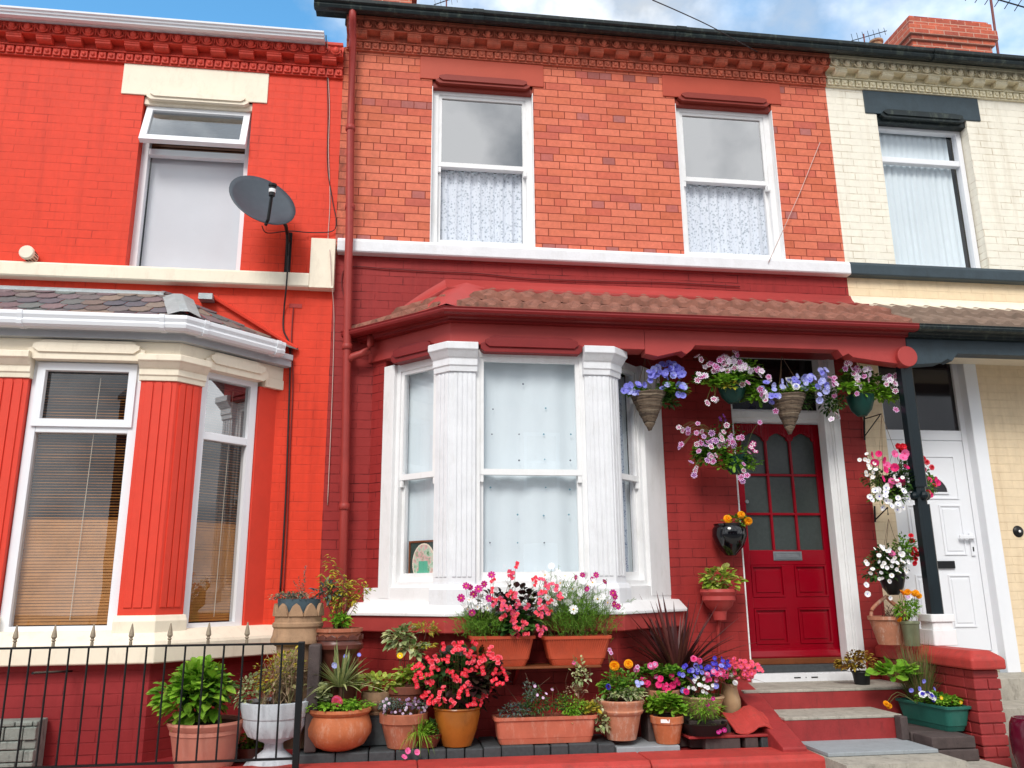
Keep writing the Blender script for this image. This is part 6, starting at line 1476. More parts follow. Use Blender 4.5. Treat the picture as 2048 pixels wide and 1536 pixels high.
fl_at(t, [(1274, 1365), (1284, 1366), (1276, 1370)], y-.08, .012, [('trumpet', 'paleblue', 'white')], 5); fl_at(t, [(1219, 1300), (1222, 1306), (1271, 1340), (1275, 1334)], y-.02, .011, [('star', 'lilac', 'magenta')], 6)
stems(t, (x, y, z+H), .05, [(X(u, v, y), y-.02, Z(u, v, y)) for u, v in ((1229, 1336), (1257, 1334), (1219, 1305))], .0022)
# 15 small labelled terracotta pot
y = -.90; t, x, z = planted('potted_plant', 'small terracotta pot with a white label and a green geranium on the grey slab', 1336, 1483, y, zb=ZB+.023); r1 = 31*mpp(y); H = Z(1336, 1430, y)-z
round_pot(t, x, y, z, classic(r1, r1*.70, H, .17), 'terracotta_orange', 28)
g = G(); g.tube([], .01) if False else None
F = frame(x-.045, y-r1*.90, .9, -.25); g.fbox(F, -.03, .03, .0, .004, z+H*.80, z+H*.93); g.build('label_sticker', 'white', t)
cx, cz = at(1330, 1408, y); foliage(t, (cx, y, cz), (.12, .10, .065), 240, .034, 'leaf_bright', 111, w=.95, kind='round', cut=-.6)
# 16 pot of pink geraniums behind
y = -.74; g = G(); xx = X(1330, 1400, y); g.box(xx-.16, xx+.16, y-.09, y+.1, ZB-.02, .70); tag(g.build('brick_stack', 'grey_brick', None, bevel=.006), 'sooty bricks hidden behind the small labelled pot', 'brick stack')
t, x, z = planted('potted_plant', 'terracotta pot of magenta and pale pink geraniums behind the small labelled pot', 1325, 1420, y, zb=.703); r1 = 34*mpp(y); H = Z(1325, 1378, y)-z
round_pot(t, x, y, z, classic(r1, r1*.7, H, .2), 'terracotta_old', 26)
cx, cz = at(1325, 1355, y); foliage(t, (cx, y, cz), (.15, .10, .09), 250, .035, 'leaf', 121, w=.8, kind='round')
fl_at(t, [(1288, 1362), (1296, 1366), (1290, 1372), (1342, 1352), (1350, 1360), (1356, 1366), (1345, 1370), (1330, 1372), (1318, 1370), (1322, 1358), (1333, 1378)], y-.10, .0175, [('trumpet', 'hotpink', 'magenta'), ('begonia', 'hotpink', 'pink')], 12); fl_at(t, [(1301, 1332), (1306, 1335), (1310, 1330), (1312, 1352), (1274, 1338)], y-.08, .017, [('ruffle', 'pink', 'lilac')], 13)
# 17 cordyline
y = -.58; zc7 = Z(1360, 1345, y); t, x, z = planted('potted_plant', 'purple-brown spiky cordyline in a black pot in the corner by the bay', 1362, 1380, y, zb=.70); 
g = G(); g.box(x-.13, x+.13, y-.12, y+.12, ZB-.02, .698); tag(g.build('brick_stack', 'grey_brick', None, bevel=.006), 'sooty bricks hidden under the black cordyline pot', 'brick stack')
round_pot(t, x, y, z, classic(.12, .09, zc7-z, .1), 'black_plastic', 24)
blades(t, (x-.02, y, zc7-.03), 105, .70, .034, 1.42, 'cordyline', 17, droop=.25, basew=.03)
# 18 beige bowl of lobelia
y = -.80; g = G(); xx = X(1410, 1430, y); g.box(xx-.15, xx+.15, y-.09, y+.09, ZB-.02, .655); tag(g.build('brick_stack', 'grey_brick', None, bevel=.006), 'sooty bricks hidden behind the low black bowl', 'brick stack')
t, x, z = planted('potted_plant', 'beige glazed bowl of blue, white and pink lobelia by the cordyline', 1405, 1430, y, zb=.658); r1 = 42*mpp(y); H = Z(1405, 1390, y)-z
round_pot(t, x, y, z, [(.001, 0), (r1*.5, 0), (r1*.8, H*.4), (r1*.96, H*.85), (r1*1.02, H*.92), (r1, H), (r1*.9, H), (r1*.8, H*.8)], 'beige_glaze', 32)
cx, cz = at(1405, 1362, y); foliage(t, (cx, y, cz), (.16, .11, .09), 330, .027, 'leaf', 131, w=.5)
fl_blob(t, 1385, 1342, 30, 14, 14, y-.07, .0135, [('trumpet', 'violet', 'blue'), ('trumpet', 'blue', 'violet')], 14); fl_blob(t, 1425, 1330, 30, 18, 22, y-.07, .014, [('trumpet', 'blue', 'violet'), ('trumpet', 'violet', 'blue')], 15); fl_blob(t, 1400, 1368, 26, 18, 18, y-.09, .012, [('trumpet', 'white', 'lilac')], 16); fl_blob(t, 1425, 1350, 24, 12, 12, y-.09, .0145, [('ruffle', 'pink', 'lilac'), ('ruffle', 'pink', 'hotpink')], 17)
fl_at(t, [(1387, 1318), (1392, 1322), (1398, 1322)], y-.05, .020, [('ruffle', 'pink', 'hotpink')], 18); fl_at(t, [(1365, 1380), (1372, 1384), (1432, 1372)], y-.1, .016, [('ruffle', 'hotpink', 'magenta'), ('trumpet', 'blue', 'white')], 19)
# 19 tall beige pot with coral geranium
y = -.72; t, x, z = planted('potted_plant', 'slim beige pot of coral-pink geranium next to the steps', 1462, 1412, y, zb=.63); g = G(); g.box(x-.09, x+.09, y-.09, y+.09, ZB-.02, .628); tag(g.build('brick_stack', 'grey_brick', None, bevel=.006), 'sooty bricks hidden behind the leaning ridge tile', 'brick stack')
r1 = 17*mpp(y); H = Z(1462, 1366, y)-z; round_pot(t, x, y, z, [(.001, 0), (r1*.7, 0), (r1*1.1, H*.35), (r1*1.1, H*.55), (r1*.8, H*.85), (r1*.9, H), (r1*.75, H), (r1*.7, H*.9)], 'beige_glaze', 24)
foliage(t, (X(1462, 1355, y), y, Z(1462, 1352, y)), (.08, .07, .06), 120, .032, 'leaf', 141, w=.7)
for j, (u, v, a, b) in enumerate(((1455, 1330, 14, 12), (1470, 1325, 14, 12), (1488, 1328, 14, 12), (1482, 1350, 16, 10), (1508, 1338, 10, 10), (1445, 1345, 10, 10), (1498, 1345, 8, 8))): fl_blob(t, u, v, a, b, 6, y-.07, .016, [('ruffle', 'coral', 'pink'), ('begonia', 'coral', 'pink')], 300+j, .02)
fl_at(t, [(1461, 1352), (1470, 1366)], y-.1, .016, [('trumpet', 'white', 'lilac')], 20)
# 20 low black bowl
y = -.92; zlb = Z(1410, 1470, y); t, x, z = planted('potted_plant', 'low black bowl of fine green foliage and tiny pink blooms on the red board', 1408, 1470, y, zb=.575); r1 = 44*mpp(y); H = Z(1408, 1444, y)-z
round_pot(t, x, y, z, [(.001, 0), (r1*.8, 0), (r1*.98, H*.8), (r1*1.02, H), (r1*.92, H), (r1*.85, H*.7)], 'black_plastic', 30)
cx, cz = at(1412, 1418, y-.02); foliage(t, (cx, y-.02, cz), (.13, .10, .10), 420, .036, 'leaf_bright', 151, kind='narrow', w=.22, cut=-.7)
fl_at(t, [(1426, 1397), (1415, 1410), (1440, 1462), (1449, 1460), (1436, 1465)], y-.12, .012, [('trumpet', 'magenta', 'lilac')], 21)
g = G(); g.box(X(1378, 1480, -1.0), X(1560, 1480, -1.0), -1.0, -.72, .555, .572); tag(g.build('board', 'step_red', None, bevel=.004), 'thin red painted board resting on loose bricks beside the steps', 'board')
for a, b, mt, lb in ((1412, 1482, 'grey_brick', 'sooty loose brick under the left end of the red board'), (1492, 1518, 'grey_brick', 'small pale loose brick under the middle of the red board'), (1524, 1558, 'black_brick', 'dark speckled loose brick under the right end of the red board')):
    g = G(); g.box(X(a, 1480, -1.0), X(b, 1480, -1.0), -.99, -.80, ZB-.02, .554); tag(g.build('loose_brick', mt, None, bevel=.008), lb, 'brick')
# 21 ridge tile
t0_ = G(); c0 = Vector((X(1505, 1440, -.93), -.93, .60)); pts = []
N = 12; Ls = .30
prof = [(-.16, .028), (-.13, .016), (-.09, .012), (-.05, .03), (-.02, .055), (.02, .062), (.05, .045), (.075, .02), (.1, .012)]
vs = []
for side in (0, 1):
    for (a, b) in ((0, 0), (1, 0)):
        for (s, h_) in prof:
            yy = -1.0+.2*a; zz_ = .575+.10*a
            vs.append((c0.x+(s+.03)*1.2-.02*a, yy, zz_+h_-.016*side))
n = len(prof)
fs = [(i, i+1, n+i+1, n+i) for i in range(n-1)]+[(2*n+i+1, 2*n+i, 3*n+i, 3*n+i+1) for i in range(n-1)]+[(i+1, i, 2*n+i, 2*n+i+1) for i in range(n-1)]+[(n+i, n+i+1, 3*n+i+1, 3*n+i) for i in range(n-1)]+[(0, n, 3*n, 2*n), (n-1, 3*n-1, 4*n-1, 2*n-1)]
t0_.add(vs, fs); tag(t0_.build('ridge_tile', 'coping_red', None, bevel=.003), 'curved terracotta roof tile leaning on the red side of the steps', 'roof tile')
# 22 wall pot with lime coleus
y = -.12; t, x, z = planted('wall_pot', 'red terracotta bracket pot on the porch wall with lime yellow coleus', 1440, 1240, y, 'wall pot', 'wall pots on the porch'); h = lambda v: Z(1440, v, y)-z; r1 = 34*mpp(y)
round_pot(t, x, y, z, [(.001, 0), (r1*.35, .0), (r1*.42, h(1222)), (r1*.75, h(1212)), (r1*.82, h(1205)), (r1*.95, h(1200)), (r1*.92, h(1192)), (r1*1.05, h(1184)), (r1*1.0, h(1178)), (r1*.85, h(1178)), (r1*.8, h(1185))], 'mid_red', 28)
g = G(); g.tube([(x, y+.02, z), (x-.005, y+.05, z-.10), (x+.01, -.02, z-.3)], .02, 6, r1=.008); g.build('bracket', 'mid_red', t)
foliage(t, (X(1443, 1158, y), y-.02, Z(1443, 1160, y)), (.13, .09, .10), 130, .058, 'leaf_lime', 161, w=.62, cut=-.75)
# 23 black wall pot with marigolds
y = -.12; t, x, z = planted('wall_pot', 'glossy black wall pot with orange marigolds left of the crimson door', 1462, 1112, y, 'wall pot', 'wall pots on the porch'); h = lambda v: Z(1462, v, y)-z; r1 = 34*mpp(y)
round_pot(t, x, y, z, [(.001, 0), (r1*.3, .004), (r1*.8, h(1092)), (r1*1.0, h(1072)), (r1*.98, h(1058)), (r1*.85, h(1052)), (r1*.9, h(1048)), (r1*.75, h(1048)), (r1*.7, h(1060))], 'black_glaze', 32)
foliage(t, (X(1470, 1045, y), y-.02, Z(1470, 1045, y)), (.09, .07, .06), 130, .03, 'leaf', 171, w=.5)
fl_at(t, [(1455, 1039), (1478, 1055), (1482, 1030), (1496, 1042)], y-.08, .034, [('pompon', 'orange', 'yellow')], 22, .01)
# wicker cones
def chain(t, top, rim_pts, r=.0022, mat='chain'):
    g = G()
    for p in rim_pts: g.tube([top, p], r, 4)
    g.build('hanger', mat, t, fix=False)
def cone_basket(u, vt, vb, hu, hv, y, lab, w_px, seed, fl):
    xt, zt_ = at(u, vt, y); xb, zb = at(u+4, vb, y); r1 = w_px/2*mpp(y); t = thing('hanging_basket', lab, 'hanging basket', (xt, y, zb), 'wicker cone baskets under the porch beam')
    rn = random.Random(seed); g = G(); n = 30
    for k in range(n):   # woven withies, ring by ring
        q = (k+.5)/n; rr = r1*(.04+.96*q**.9); zz_ = zb+(zt_-zb)*q; cx = xb+(xt-xb)*q; m = 14; tu = r1*.045+.0015
        pts = [(cx+rr*math.cos(a)*(1+rn.uniform(-.02, .02)), y+rr*math.sin(a)*(1+rn.uniform(-.02, .02)), zz_+rn.uniform(-.003, .003)+.004*math.sin(a*2+k)) for a in [6.2832*i/m for i in range(m+1)]]
        g.tube(pts, tu, 5)
    g.build('basket_cone', 'wicker', t, fix=False)
    s = G(); s.lathe([(.001, zt_-zb-.03), (r1*.95, zt_-zb-.02), (.004, .02)], (xt, y, zb), 16); s.build('liner', 'soil', t, fix=False)
    ht = at(hu, hv, y); chain(t, (ht[0], y, ht[1]), [(xt-r1*.8, y-r1*.5, zt_), (xt+r1*.85, y-r1*.5, zt_), (xt, y+r1*.9, zt_)])
    fl(t)
    return t
def f1(t):
    y = -.42
    foliage(t, (X(1335, 778, y), y, Z(1335, 780, y)), (.13, .10, .085), 190, .045, 'leaf_bright', 181, w=.6); foliage(t, (X(1285, 785, y), y, Z(1285, 785, y)), (.12, .09, .03), 80, .04, 'leaf_bright', 182, w=.6, name='low_foliage'); foliage(t, (X(1335, 800, y), y+.03, Z(1335, 800, y)), (.09, .08, .05), 100, .04, 'leaf_dark', 183, w=.6, name='inner_foliage')
    K = [('trumpet', 'blue', 'violet'), ('trumpet', 'paleblue', 'blue'), ('trumpet', 'blue', 'paleblue')]
    for j, (u, v, a, b, n) in enumerate(((1325, 745, 28, 18, 14), (1350, 748, 20, 20, 10), (1296, 755, 12, 12, 5), (1266, 776, 16, 12, 6), (1248, 786, 5, 8, 2), (1360, 780, 9, 20, 6), (1332, 775, 9, 8, 2), (1340, 735, 24, 8, 6), (1282, 772, 8, 8, 2))): fl_blob(t, u, v, a, b, n, y-.07, .022, K, 400+j, .03)
def f3(t):
    y = -.42
    foliage(t, (X(1595, 785, y), y, Z(1595, 785, y)), (.18, .10, .07), 190, .042, 'leaf_bright', 191, w=.6); foliage(t, (X(1615, 805, y), y+.03, Z(1615, 805, y)), (.10, .08, .06), 90, .04, 'leaf_dark', 193, w=.6, name='inner_foliage')
    K = [('trumpet', 'blue', 'violet'), ('trumpet', 'paleblue', 'blue'), ('trumpet', 'paleblue', 'white')]
    for j, (u, v, a, b, n) in enumerate(((1535, 778, 14, 14, 6), (1545, 795, 10, 10, 4), (1600, 765, 20, 16, 8), (1622, 765, 16, 18, 8), (1640, 748, 10, 14, 5), (1645, 775, 8, 14, 4), (1560, 770, 12, 10, 3), (1635, 790, 8, 16, 3))): fl_blob(t, u, v, a, b, n, y-.07, .021, K, 430+j, .03)
    fl_at(t, [(1573, 762), (1584, 768), (1566, 776), (1592, 775), (1580, 757)], y-.1, .024, [('ruffle', 'white', 'paleblue')], 23)
cone_basket(1296, 788, 860, 1291, 712, -.42, 'wicker cone basket of lilac-blue petunias, next to the white bay column', 72, 1, f1)
cone_basket(1576, 792, 868, 1563, 712, -.42, 'wicker cone basket of blue and white petunias, above the crimson door', 70, 2, f3)
STAR = [('star', 'white', 'magenta'), ('star', 'lilac', 'magenta'), ('star', 'white', 'lilac')]
STARD = [('star', 'lilac', 'magenta'), ('star', 'lilac', 'purple'), ('star', 'white', 'magenta')]
def bowl_basket(u, vt, vb, w_px, y, lab, group='plastic hanging baskets in the porch', mat='green_plastic', hook=None, sx=.0):
    xt, zt_ = at(u, vt, y); xb, zb = at(u, vb, y); r1 = w_px/2*mpp(y); t = thing('hanging_basket', lab, 'hanging basket', (xt, y, zb), group); H = zt_-zb
    round_pot(t, xt, y, zb, [(.001, 0), (r1*.35, .0), (r1*.75, H*.3), (r1*.95, H*.7), (r1*1.0, H*.92), (r1*1.05, H), (r1*.92, H), (r1*.85, H*.8)], mat, 28)
    if hook:
        ht = at(*hook, y); chain(t, (ht[0], y, ht[1]), [(xt-r1, y-.02, zt_), (xt+r1, y-.02, zt_), (xt, y+r1*.9, zt_)], .002)
    return t
y = -.38
t = bowl_basket(1463, 766, 806, 60, y, 'green plastic basket of striped pink and white petunias above the left door post', hook=(1470, 705))
foliage(t, (X(1460, 765, y), y, Z(1460, 762, y)), (.27, .14, .11), 420, .038, 'leaf', 201, w=.75, kind='round', shell=.3); foliage(t, (X(1520, 790, y), y, Z(1515, 790, y)), (.13, .10, .11), 180, .036, 'leaf_bright', 202, w=.75, kind='round', name='trailing_foliage'); foliage(t, (X(1480, 735, y), y, Z(1480, 740, y)), (.2, .1, .07), 160, .036, 'leaf_bright', 203, w=.7, name='upper_foliage'); foliage(t, (X(1448, 782, y), y-.1, Z(1448, 778, y)), (.06, .05, .05), 30, .045, 'leaf_yellow', 204, w=.5, name='yellow_foliage')
foliage(t, (X(1440, 775, y), y-.10, Z(1440, 772, y)), (.20, .06, .055), 150, .036, 'leaf_bright', 205, w=.8, kind='round', name='front_foliage')
for j, (u, v, a, b, n) in enumerate(((1450, 728, 24, 18, 12), (1425, 735, 16, 16, 7), (1465, 705, 8, 12, 4), (1395, 718, 8, 8, 2), (1478, 740, 20, 10, 6), (1400, 755, 10, 10, 4), (1510, 745, 18, 10, 5), (1535, 760, 8, 10, 3), (1490, 765, 10, 10, 2), (1425, 795, 10, 8, 2), (1520, 785, 12, 14, 4), (1530, 800, 8, 8, 2), (1460, 722, 26, 8, 5), (1443, 742, 12, 6, 3), (1547, 824, 6, 4, 1), (1405, 808, 8, 6, 1))): fl_blob(t, u, v, a, b, n, y-.11, .0195, STAR, 500+j, .03)
y = -.26
t = bowl_basket(1470, 912, 948, 52, y, 'green plastic basket of starry magenta and white petunias on the wall left of the door')
foliage(t, (X(1455, 905, y), y, Z(1455, 905, y)), (.27, .12, .12), 420, .034, 'leaf', 211, w=.7, kind='round', shell=.3); foliage(t, (X(1470, 930, y), y-.04, Z(1470, 930, y)), (.18, .10, .06), 180, .036, 'leaf_bright', 212, w=.7, kind='round', name='front_foliage'); foliage(t, (X(1415, 915, y), y-.02, Z(1415, 915, y)), (.13, .08, .10), 110, .032, 'leaf', 214, w=.7, kind='round', name='side_foliage')
foliage(t, (X(1445, 870, y), y, Z(1445, 872, y)), (.24, .1, .12), 110, .03, 'leaf_dark', 213, w=.6, name='dark_foliage')
for j, (u, v, a, b, n) in enumerate(((1428, 878, 40, 16, 9), (1365, 862, 14, 10, 4), (1405, 900, 22, 20, 8), (1430, 880, 16, 10, 4), (1462, 885, 12, 14, 5), (1480, 878, 8, 8, 2), (1382, 938, 10, 16, 4), (1425, 915, 10, 12, 3), (1485, 935, 8, 8, 2), (1395, 860, 10, 14, 3), (1445, 850, 10, 10, 2), (1515, 848, 6, 6, 1), (1490, 958, 14, 8, 3), (1415, 925, 10, 8, 2), (1358, 895, 3, 10, 2))): fl_blob(t, u, v, a, b, n, y-.10, .0185, STARD, 530+j, .03)
fl_at(t, [(1502, 895), (1510, 903), (1498, 905), (1506, 888)], y-.12, .018, [('star', 'magenta', 'white')], 24); fl_at(t, [(1440, 838), (1447, 832), (1450, 842)], y-.06, .018, [('star', 'dark', 'purple')], 25)
y = -.40
t = bowl_basket(1720, 792, 832, 56, y, 'dark green plastic basket of pale pink petunias below the round beam end', hook=(1712, 715))
foliage(t, (X(1720, 765, y), y, Z(1720, 765, y)), (.27, .14, .10), 380, .038, 'leaf', 221, w=.75, kind='round', shell=.3); foliage(t, (X(1765, 785, y), y-.03, Z(1765, 785, y)), (.12, .10, .11), 220, .036, 'leaf_bright', 222, w=.75, kind='round', name='front_foliage'); foliage(t, (X(1670, 805, y), y+.02, Z(1670, 805, y)), (.11, .08, .13), 160, .034, 'leaf_dark', 223, w=.7, name='trailing_foliage')
foliage(t, (X(1700, 790, y), y-.10, Z(1700, 786, y)), (.2, .05, .05), 140, .036, 'leaf_bright', 225, w=.8, kind='round', name='front_foliage')
for j, (u, v, a, b, n) in enumerate(((1722, 750, 22, 16, 9), (1695, 735, 8, 12, 4), (1663, 765, 14, 10, 5), (1660, 790, 8, 8, 2), (1712, 774, 12, 8, 3), (1775, 768, 14, 14, 6), (1790, 780, 8, 14, 3), (1808, 812, 8, 14, 4), (1795, 820, 8, 8, 2), (1730, 745, 18, 8, 4), (1710, 790, 6, 4, 1), (1665, 840, 14, 20, 5), (1780, 755, 8, 8, 2))): fl_blob(t, u, v, a, b, n, y-.11, .0195, STAR, 560+j, .03)
# wall bracket for it
g = G(); bx_, by_ = XR-.03, -.02
g.tube([(X(1728, 830, -.02), -.02, Z(1728, 832, -.02)), (X(1728, 870, -.02), -.02, Z(1728, 880, -.02))], .008, 6); g.tube([(X(1728, 835, -.02), -.02, Z(1728, 838, -.02)), (X(1762, 826, -.33), -.33, Z(1762, 828, -.33))], .005, 6); g.tube([(X(1728, 872, -.02), -.02, Z(1728, 874, -.02)), (X(1760, 828, -.3), -.3, Z(1760, 830, -.3))], .005, 6)
tag(g.build('basket_bracket', 'iron', None), 'thin black triangular iron bracket on the red pier right of the door', 'bracket')
g = G()
g.tube([(X(1750, 1020, -.02), -.02, Z(1750, 1012, -.02)), (X(1750, 1040, -.02), -.02, Z(1750, 1044, -.02))], .008, 6); g.tube([(X(1750, 1038, -.02), -.02, Z(1750, 1040, -.02)), (X(1775, 1015, -.25), -.25, Z(1775, 1015, -.25)), (X(1776, 1028, -.25), -.25, Z(1776, 1030, -.25))], .006, 6)
tag(g.build('basket_bracket', 'iron', None), 'short black iron hook bracket under the red and white petunia basket', 'bracket')
y = -.42
t = bowl_basket(1780, 955, 1005, 60, y, 'hanging basket of white, pink and red petunias partly behind the black porch post', hook=(1763, 828), mat='black_plastic')
foliage(t, (X(1785, 960, y), y, Z(1785, 965, y)), (.24, .16, .18), 620, .033, 'leaf_dark', 231, w=.6); foliage(t, (X(1780, 985, y), y-.02, Z(1780, 985, y)), (.2, .15, .12), 260, .033, 'leaf', 232, w=.6, name='green_foliage'); foliage(t, (X(1858, 965, y), y+.08, Z(1858, 965, y)), (.08, .08, .13), 110, .035, 'leaf', 233, w=.6, name='side_foliage')
WP = [('trumpet', 'white', 'violet'), ('trumpet', 'white', 'blue')]; WW = [('trumpet', 'white', 'yellow')]
fl_blob(t, 1778, 998, 48, 24, 19, y-.14, .021, WP, 26, .05); fl_blob(t, 1735, 935, 16, 30, 12, y-.12, .014, WW, 27, .04); fl_blob(t, 1790, 965, 40, 12, 8, y-.13, .015, WW+WP, 28, .04)
fl_at(t, [(1758, 908), (1766, 920), (1774, 931), (1742, 910), (1750, 924), (1809, 907), (1784, 964), (1802, 964), (1779, 970), (1830, 950), (1788, 908), (1806, 916), (1770, 940), (1790, 935), (1765, 958), (1812, 935)], y-.15, .026, [('trumpet', 'pink', 'hotpink'), ('trumpet', 'hotpink', 'magenta')], 29); fl_at(t, [(1795, 893), (1806, 895), (1800, 900)], y-.1, .023, [('ruffle', 'red', 'scarlet')], 30)
fl_at(t, [(1846, 918), (1853, 925), (1850, 940), (1862, 935), (1858, 960), (1870, 958), (1875, 966), (1868, 972), (1855, 985), (1860, 990)], y+.04, .020, [('ruffle', 'coral', 'red'), ('trumpet', 'hotpink', 'red')], 31)
y = -.46
t = bowl_basket(1782, 1140, 1190, 54, y, 'hanging basket of small white and scarlet blooms above the broken terracotta pot', hook=(1777, 1038), mat='black_plastic')
foliage(t, (X(1775, 1130, y), y, Z(1775, 1132, y)), (.20, .15, .17), 620, .032, 'leaf_dark', 241, w=.6); foliage(t, (X(1815, 1095, y), y+.02, Z(1815, 1100, y)), (.09, .08, .12), 170, .034, 'leaf', 242, w=.6, name='upper_foliage')
fl_blob(t, 1772, 1125, 46, 38, 42, y-.13, .0135, [('trumpet', 'white', 'yellow'), ('trumpet', 'white', 'lilac')], 32, .05); fl_at(t, [(1783, 1107), (1788, 1111)], y-.15, .018, [('trumpet', 'pink', 'lilac')], 33)
fl_at(t, [(1822, 1072), (1824, 1082), (1828, 1100), (1834, 1108), (1822, 1106), (1830, 1118), (1828, 1126)], y-.04, .019, [('ruffle', 'red', 'scarlet'), ('ruffle', 'scarlet', 'red')], 34); fl_at(t, [(1732, 1170), (1735, 1188), (1780, 1196)], y-.1, .017, WP, 35)
# 31 broken terracotta basket on the wall
y = -.42; t, x, z = planted('terracotta_planter', 'broken terracotta basket pot with dried stems on the party wall coping', 1782, 1270, y, 'planter', None, zb=zc_+.127); r1 = 36*mpp(y); H = Z(1782, 1232, y)-z
x = X(1780, 1270, y)
round_pot(t, x, y, z, [(.001, 0), (r1*.66, 0), (r1*.68, .012), (r1*.98, H*.85), (r1*1.08, H*.88), (r1*1.08, H*1.0), (r1*.95, H*1.0), (r1*.8, H*.8)], 'terracotta_old', 28)
g = G(); g.tube(curve([(x-r1, y, z+H), (x-r1*.85, y, z+H+.06), (x-r1*.2, y, z+H+.13), (x+.01, y, z+H+.15)], 5), .014, 8); g.tube(curve([(x+r1, y, z+H), (x+r1*.8, y, z+H+.05), (x+r1*.3, y, z+H+.11), (x+.01, y, z+H+.15)], 5), .016, 8)
g.build('handle', 'terracotta_old', t)
rn = random.Random(6); stems(t, (x, y, z+H-.02), .05, [(x+rn.uniform(-.09, .09), y-.05+rn.uniform(-.07, .03), z+H+rn.uniform(-.06, .1)) for _ in range(34)], .0022, 'twig', 6, 'dry_stems')
# 32 tin pot of marigolds
y = -.62; t, x, z = planted('potted_plant', 'small dull tin pot of orange marigolds on the party wall beside the post plinth', 1824, 1280, y, group=None, zb=zc_+.127); r1 = 18*mpp(y); H = Z(1824, 1242, y)-z
round_pot(t, x, y, z, classic(r1, r1*.8, H, .08), 'tin', 24)
foliage(t, (X(1818, 1222, y), y, Z(1818, 1222, y)), (.075, .07, .08), 190, .035, 'leaf_bright', 251, w=.35, kind='oval')
fl_at(t, [(1803, 1186), (1815, 1184), (1826, 1188), (1838, 1192), (1798, 1238), (1808, 1190), (1832, 1186)], y-.06, .024, [('pompon', 'orange', 'yellow')], 36); fl_at(t, [(1811, 1196), (1818, 1196)], y-.08, .018, [('ruffle', 'white', 'lilac')], 37)
# 33 coleus on the step
y = -.32; t, x, z = planted('potted_plant', 'small black pot of yellow and maroon coleus on the top step', 1725, 1372, y, group=None, zb=z2_+.001); r1 = 18*mpp(y); H = Z(1725, 1342, y)-z
round_pot(t, x, y, z, classic(r1, r1*.78, H, .1), 'black_plastic', 22)
foliage(t, (X(1713, 1322, y), y, Z(1713, 1324, y)), (.13, .09, .08), 260, .036, 'leaf_coleus', 261, w=.5)
# 34 green trough with grass and pansies, on brick stack
y = -.86; xx0, xx1 = 3.50, 4.0
gb = thing('brick_stack', 'stack of sooty brown bricks carrying the green trough at the right of the steps', 'brick stack', (3.75, -.95, ZB))
gx = [(3.72, -.95), (3.83, -1.12)]
for (a, b, y0_, y1_, z0_, z1_2) in ((3.60, 3.93, -1.03, -.82, .402, .478), (3.61, 3.94, -1.255, -1.04, .402, .476), (3.60, 3.94, -.81, -.60, .402, .478), (3.615, 3.935, -1.24, -1.03, .480, .556), (3.605, 3.93, -1.02, -.80, .480, .556), (3.60, 3.93, -.79, -.60, .480, .556)):
    g = G(); g.box(a, b, y0_, y1_, z0_, z1_2); g.build('brick', 'grey_brick', gb, bevel=.007)
g = G(); g.box(3.54, 3.595, -1.02, -.94, .505, .66); tag(g.build('loose_brick', 'grey_brick', None, bevel=.006), 'upright sooty half brick at the right end of the lower red step', 'brick')
cxx, cyy = 3.915, -.835
t = thing('planter_trough', 'sea green plastic trough of grasses and purple pansies on brown bricks by the party wall', 'trough', (cxx, cyy, .558))
L2 = .275
trough(t, cxx-L2, cxx+L2, cyy, .20, .558, .168, 'green_trough', .05, .012, ang=R(-84))
pz = .558+.16
def tp(s, o=0):
    d = Vector((math.cos(R(-84)), math.sin(R(-84)))); return (cxx+d.x*s+d.y*o, cyy+d.y*s-d.x*o, pz)
for i, s in enumerate((-.18, -.13, -.08)): blades(t, tp(s, .0), 120, .50, .004, .60, 'grass', 60+i, droop=.5, name='grass_clump', basew=.03)
foliage(t, (X(1790, 1345, -.75), -.75, Z(1790, 1345, -.75)), (.14, .08, .06), 40, .07, 'leaf_bright', 271, w=.9, kind='round', name='broad_foliage')
for i, s in enumerate((-.02, .07, .16)):
    q = tp(s); foliage(t, (q[0], q[1], pz+.02), (.075, .07, .045), 120, .034, 'leaf_bright' if i != 1 else 'leaf', 272+i, w=.55, name='low_foliage')
fl_at(t, [(1846, 1390), (1860, 1393), (1866, 1397), (1852, 1386)], -.98, .021, [('ruffle', 'violet', 'white'), ('ruffle', 'white', 'violet')], 38); fl_at(t, [(1822, 1380), (1868, 1378), (1847, 1362), (1838, 1378)], -.93, .013, [('trumpet', 'blue', 'violet')], 39); fl_at(t, [(1921, 1404), (1917, 1412), (1882, 1396)], -1.05, .012, [('trumpet', 'yellow', 'white')], 40)
fl_at(t, [(1772, 1408), (1778, 1412)], -.75, .02, [('pompon', 'orange', 'yellow')], 41)
# greenery behind the railing, right of the pink pot
t, x, z = planted('potted_plant', 'low terracotta bowl with sparse green leaves between the pink pot and the urn', 498, 1500, -.72, zb=ZB-.028)
round_pot(t, x, -.72, z, [(.001, 0), (.09, 0), (.13, .08), (.14, .09), (.12, .09), (.1, .06)], 'glaze_brown', 24)
foliage(t, (x, -.72, z+.12), (.12, .08, .05), 90, .045, 'leaf', 281, w=.6)

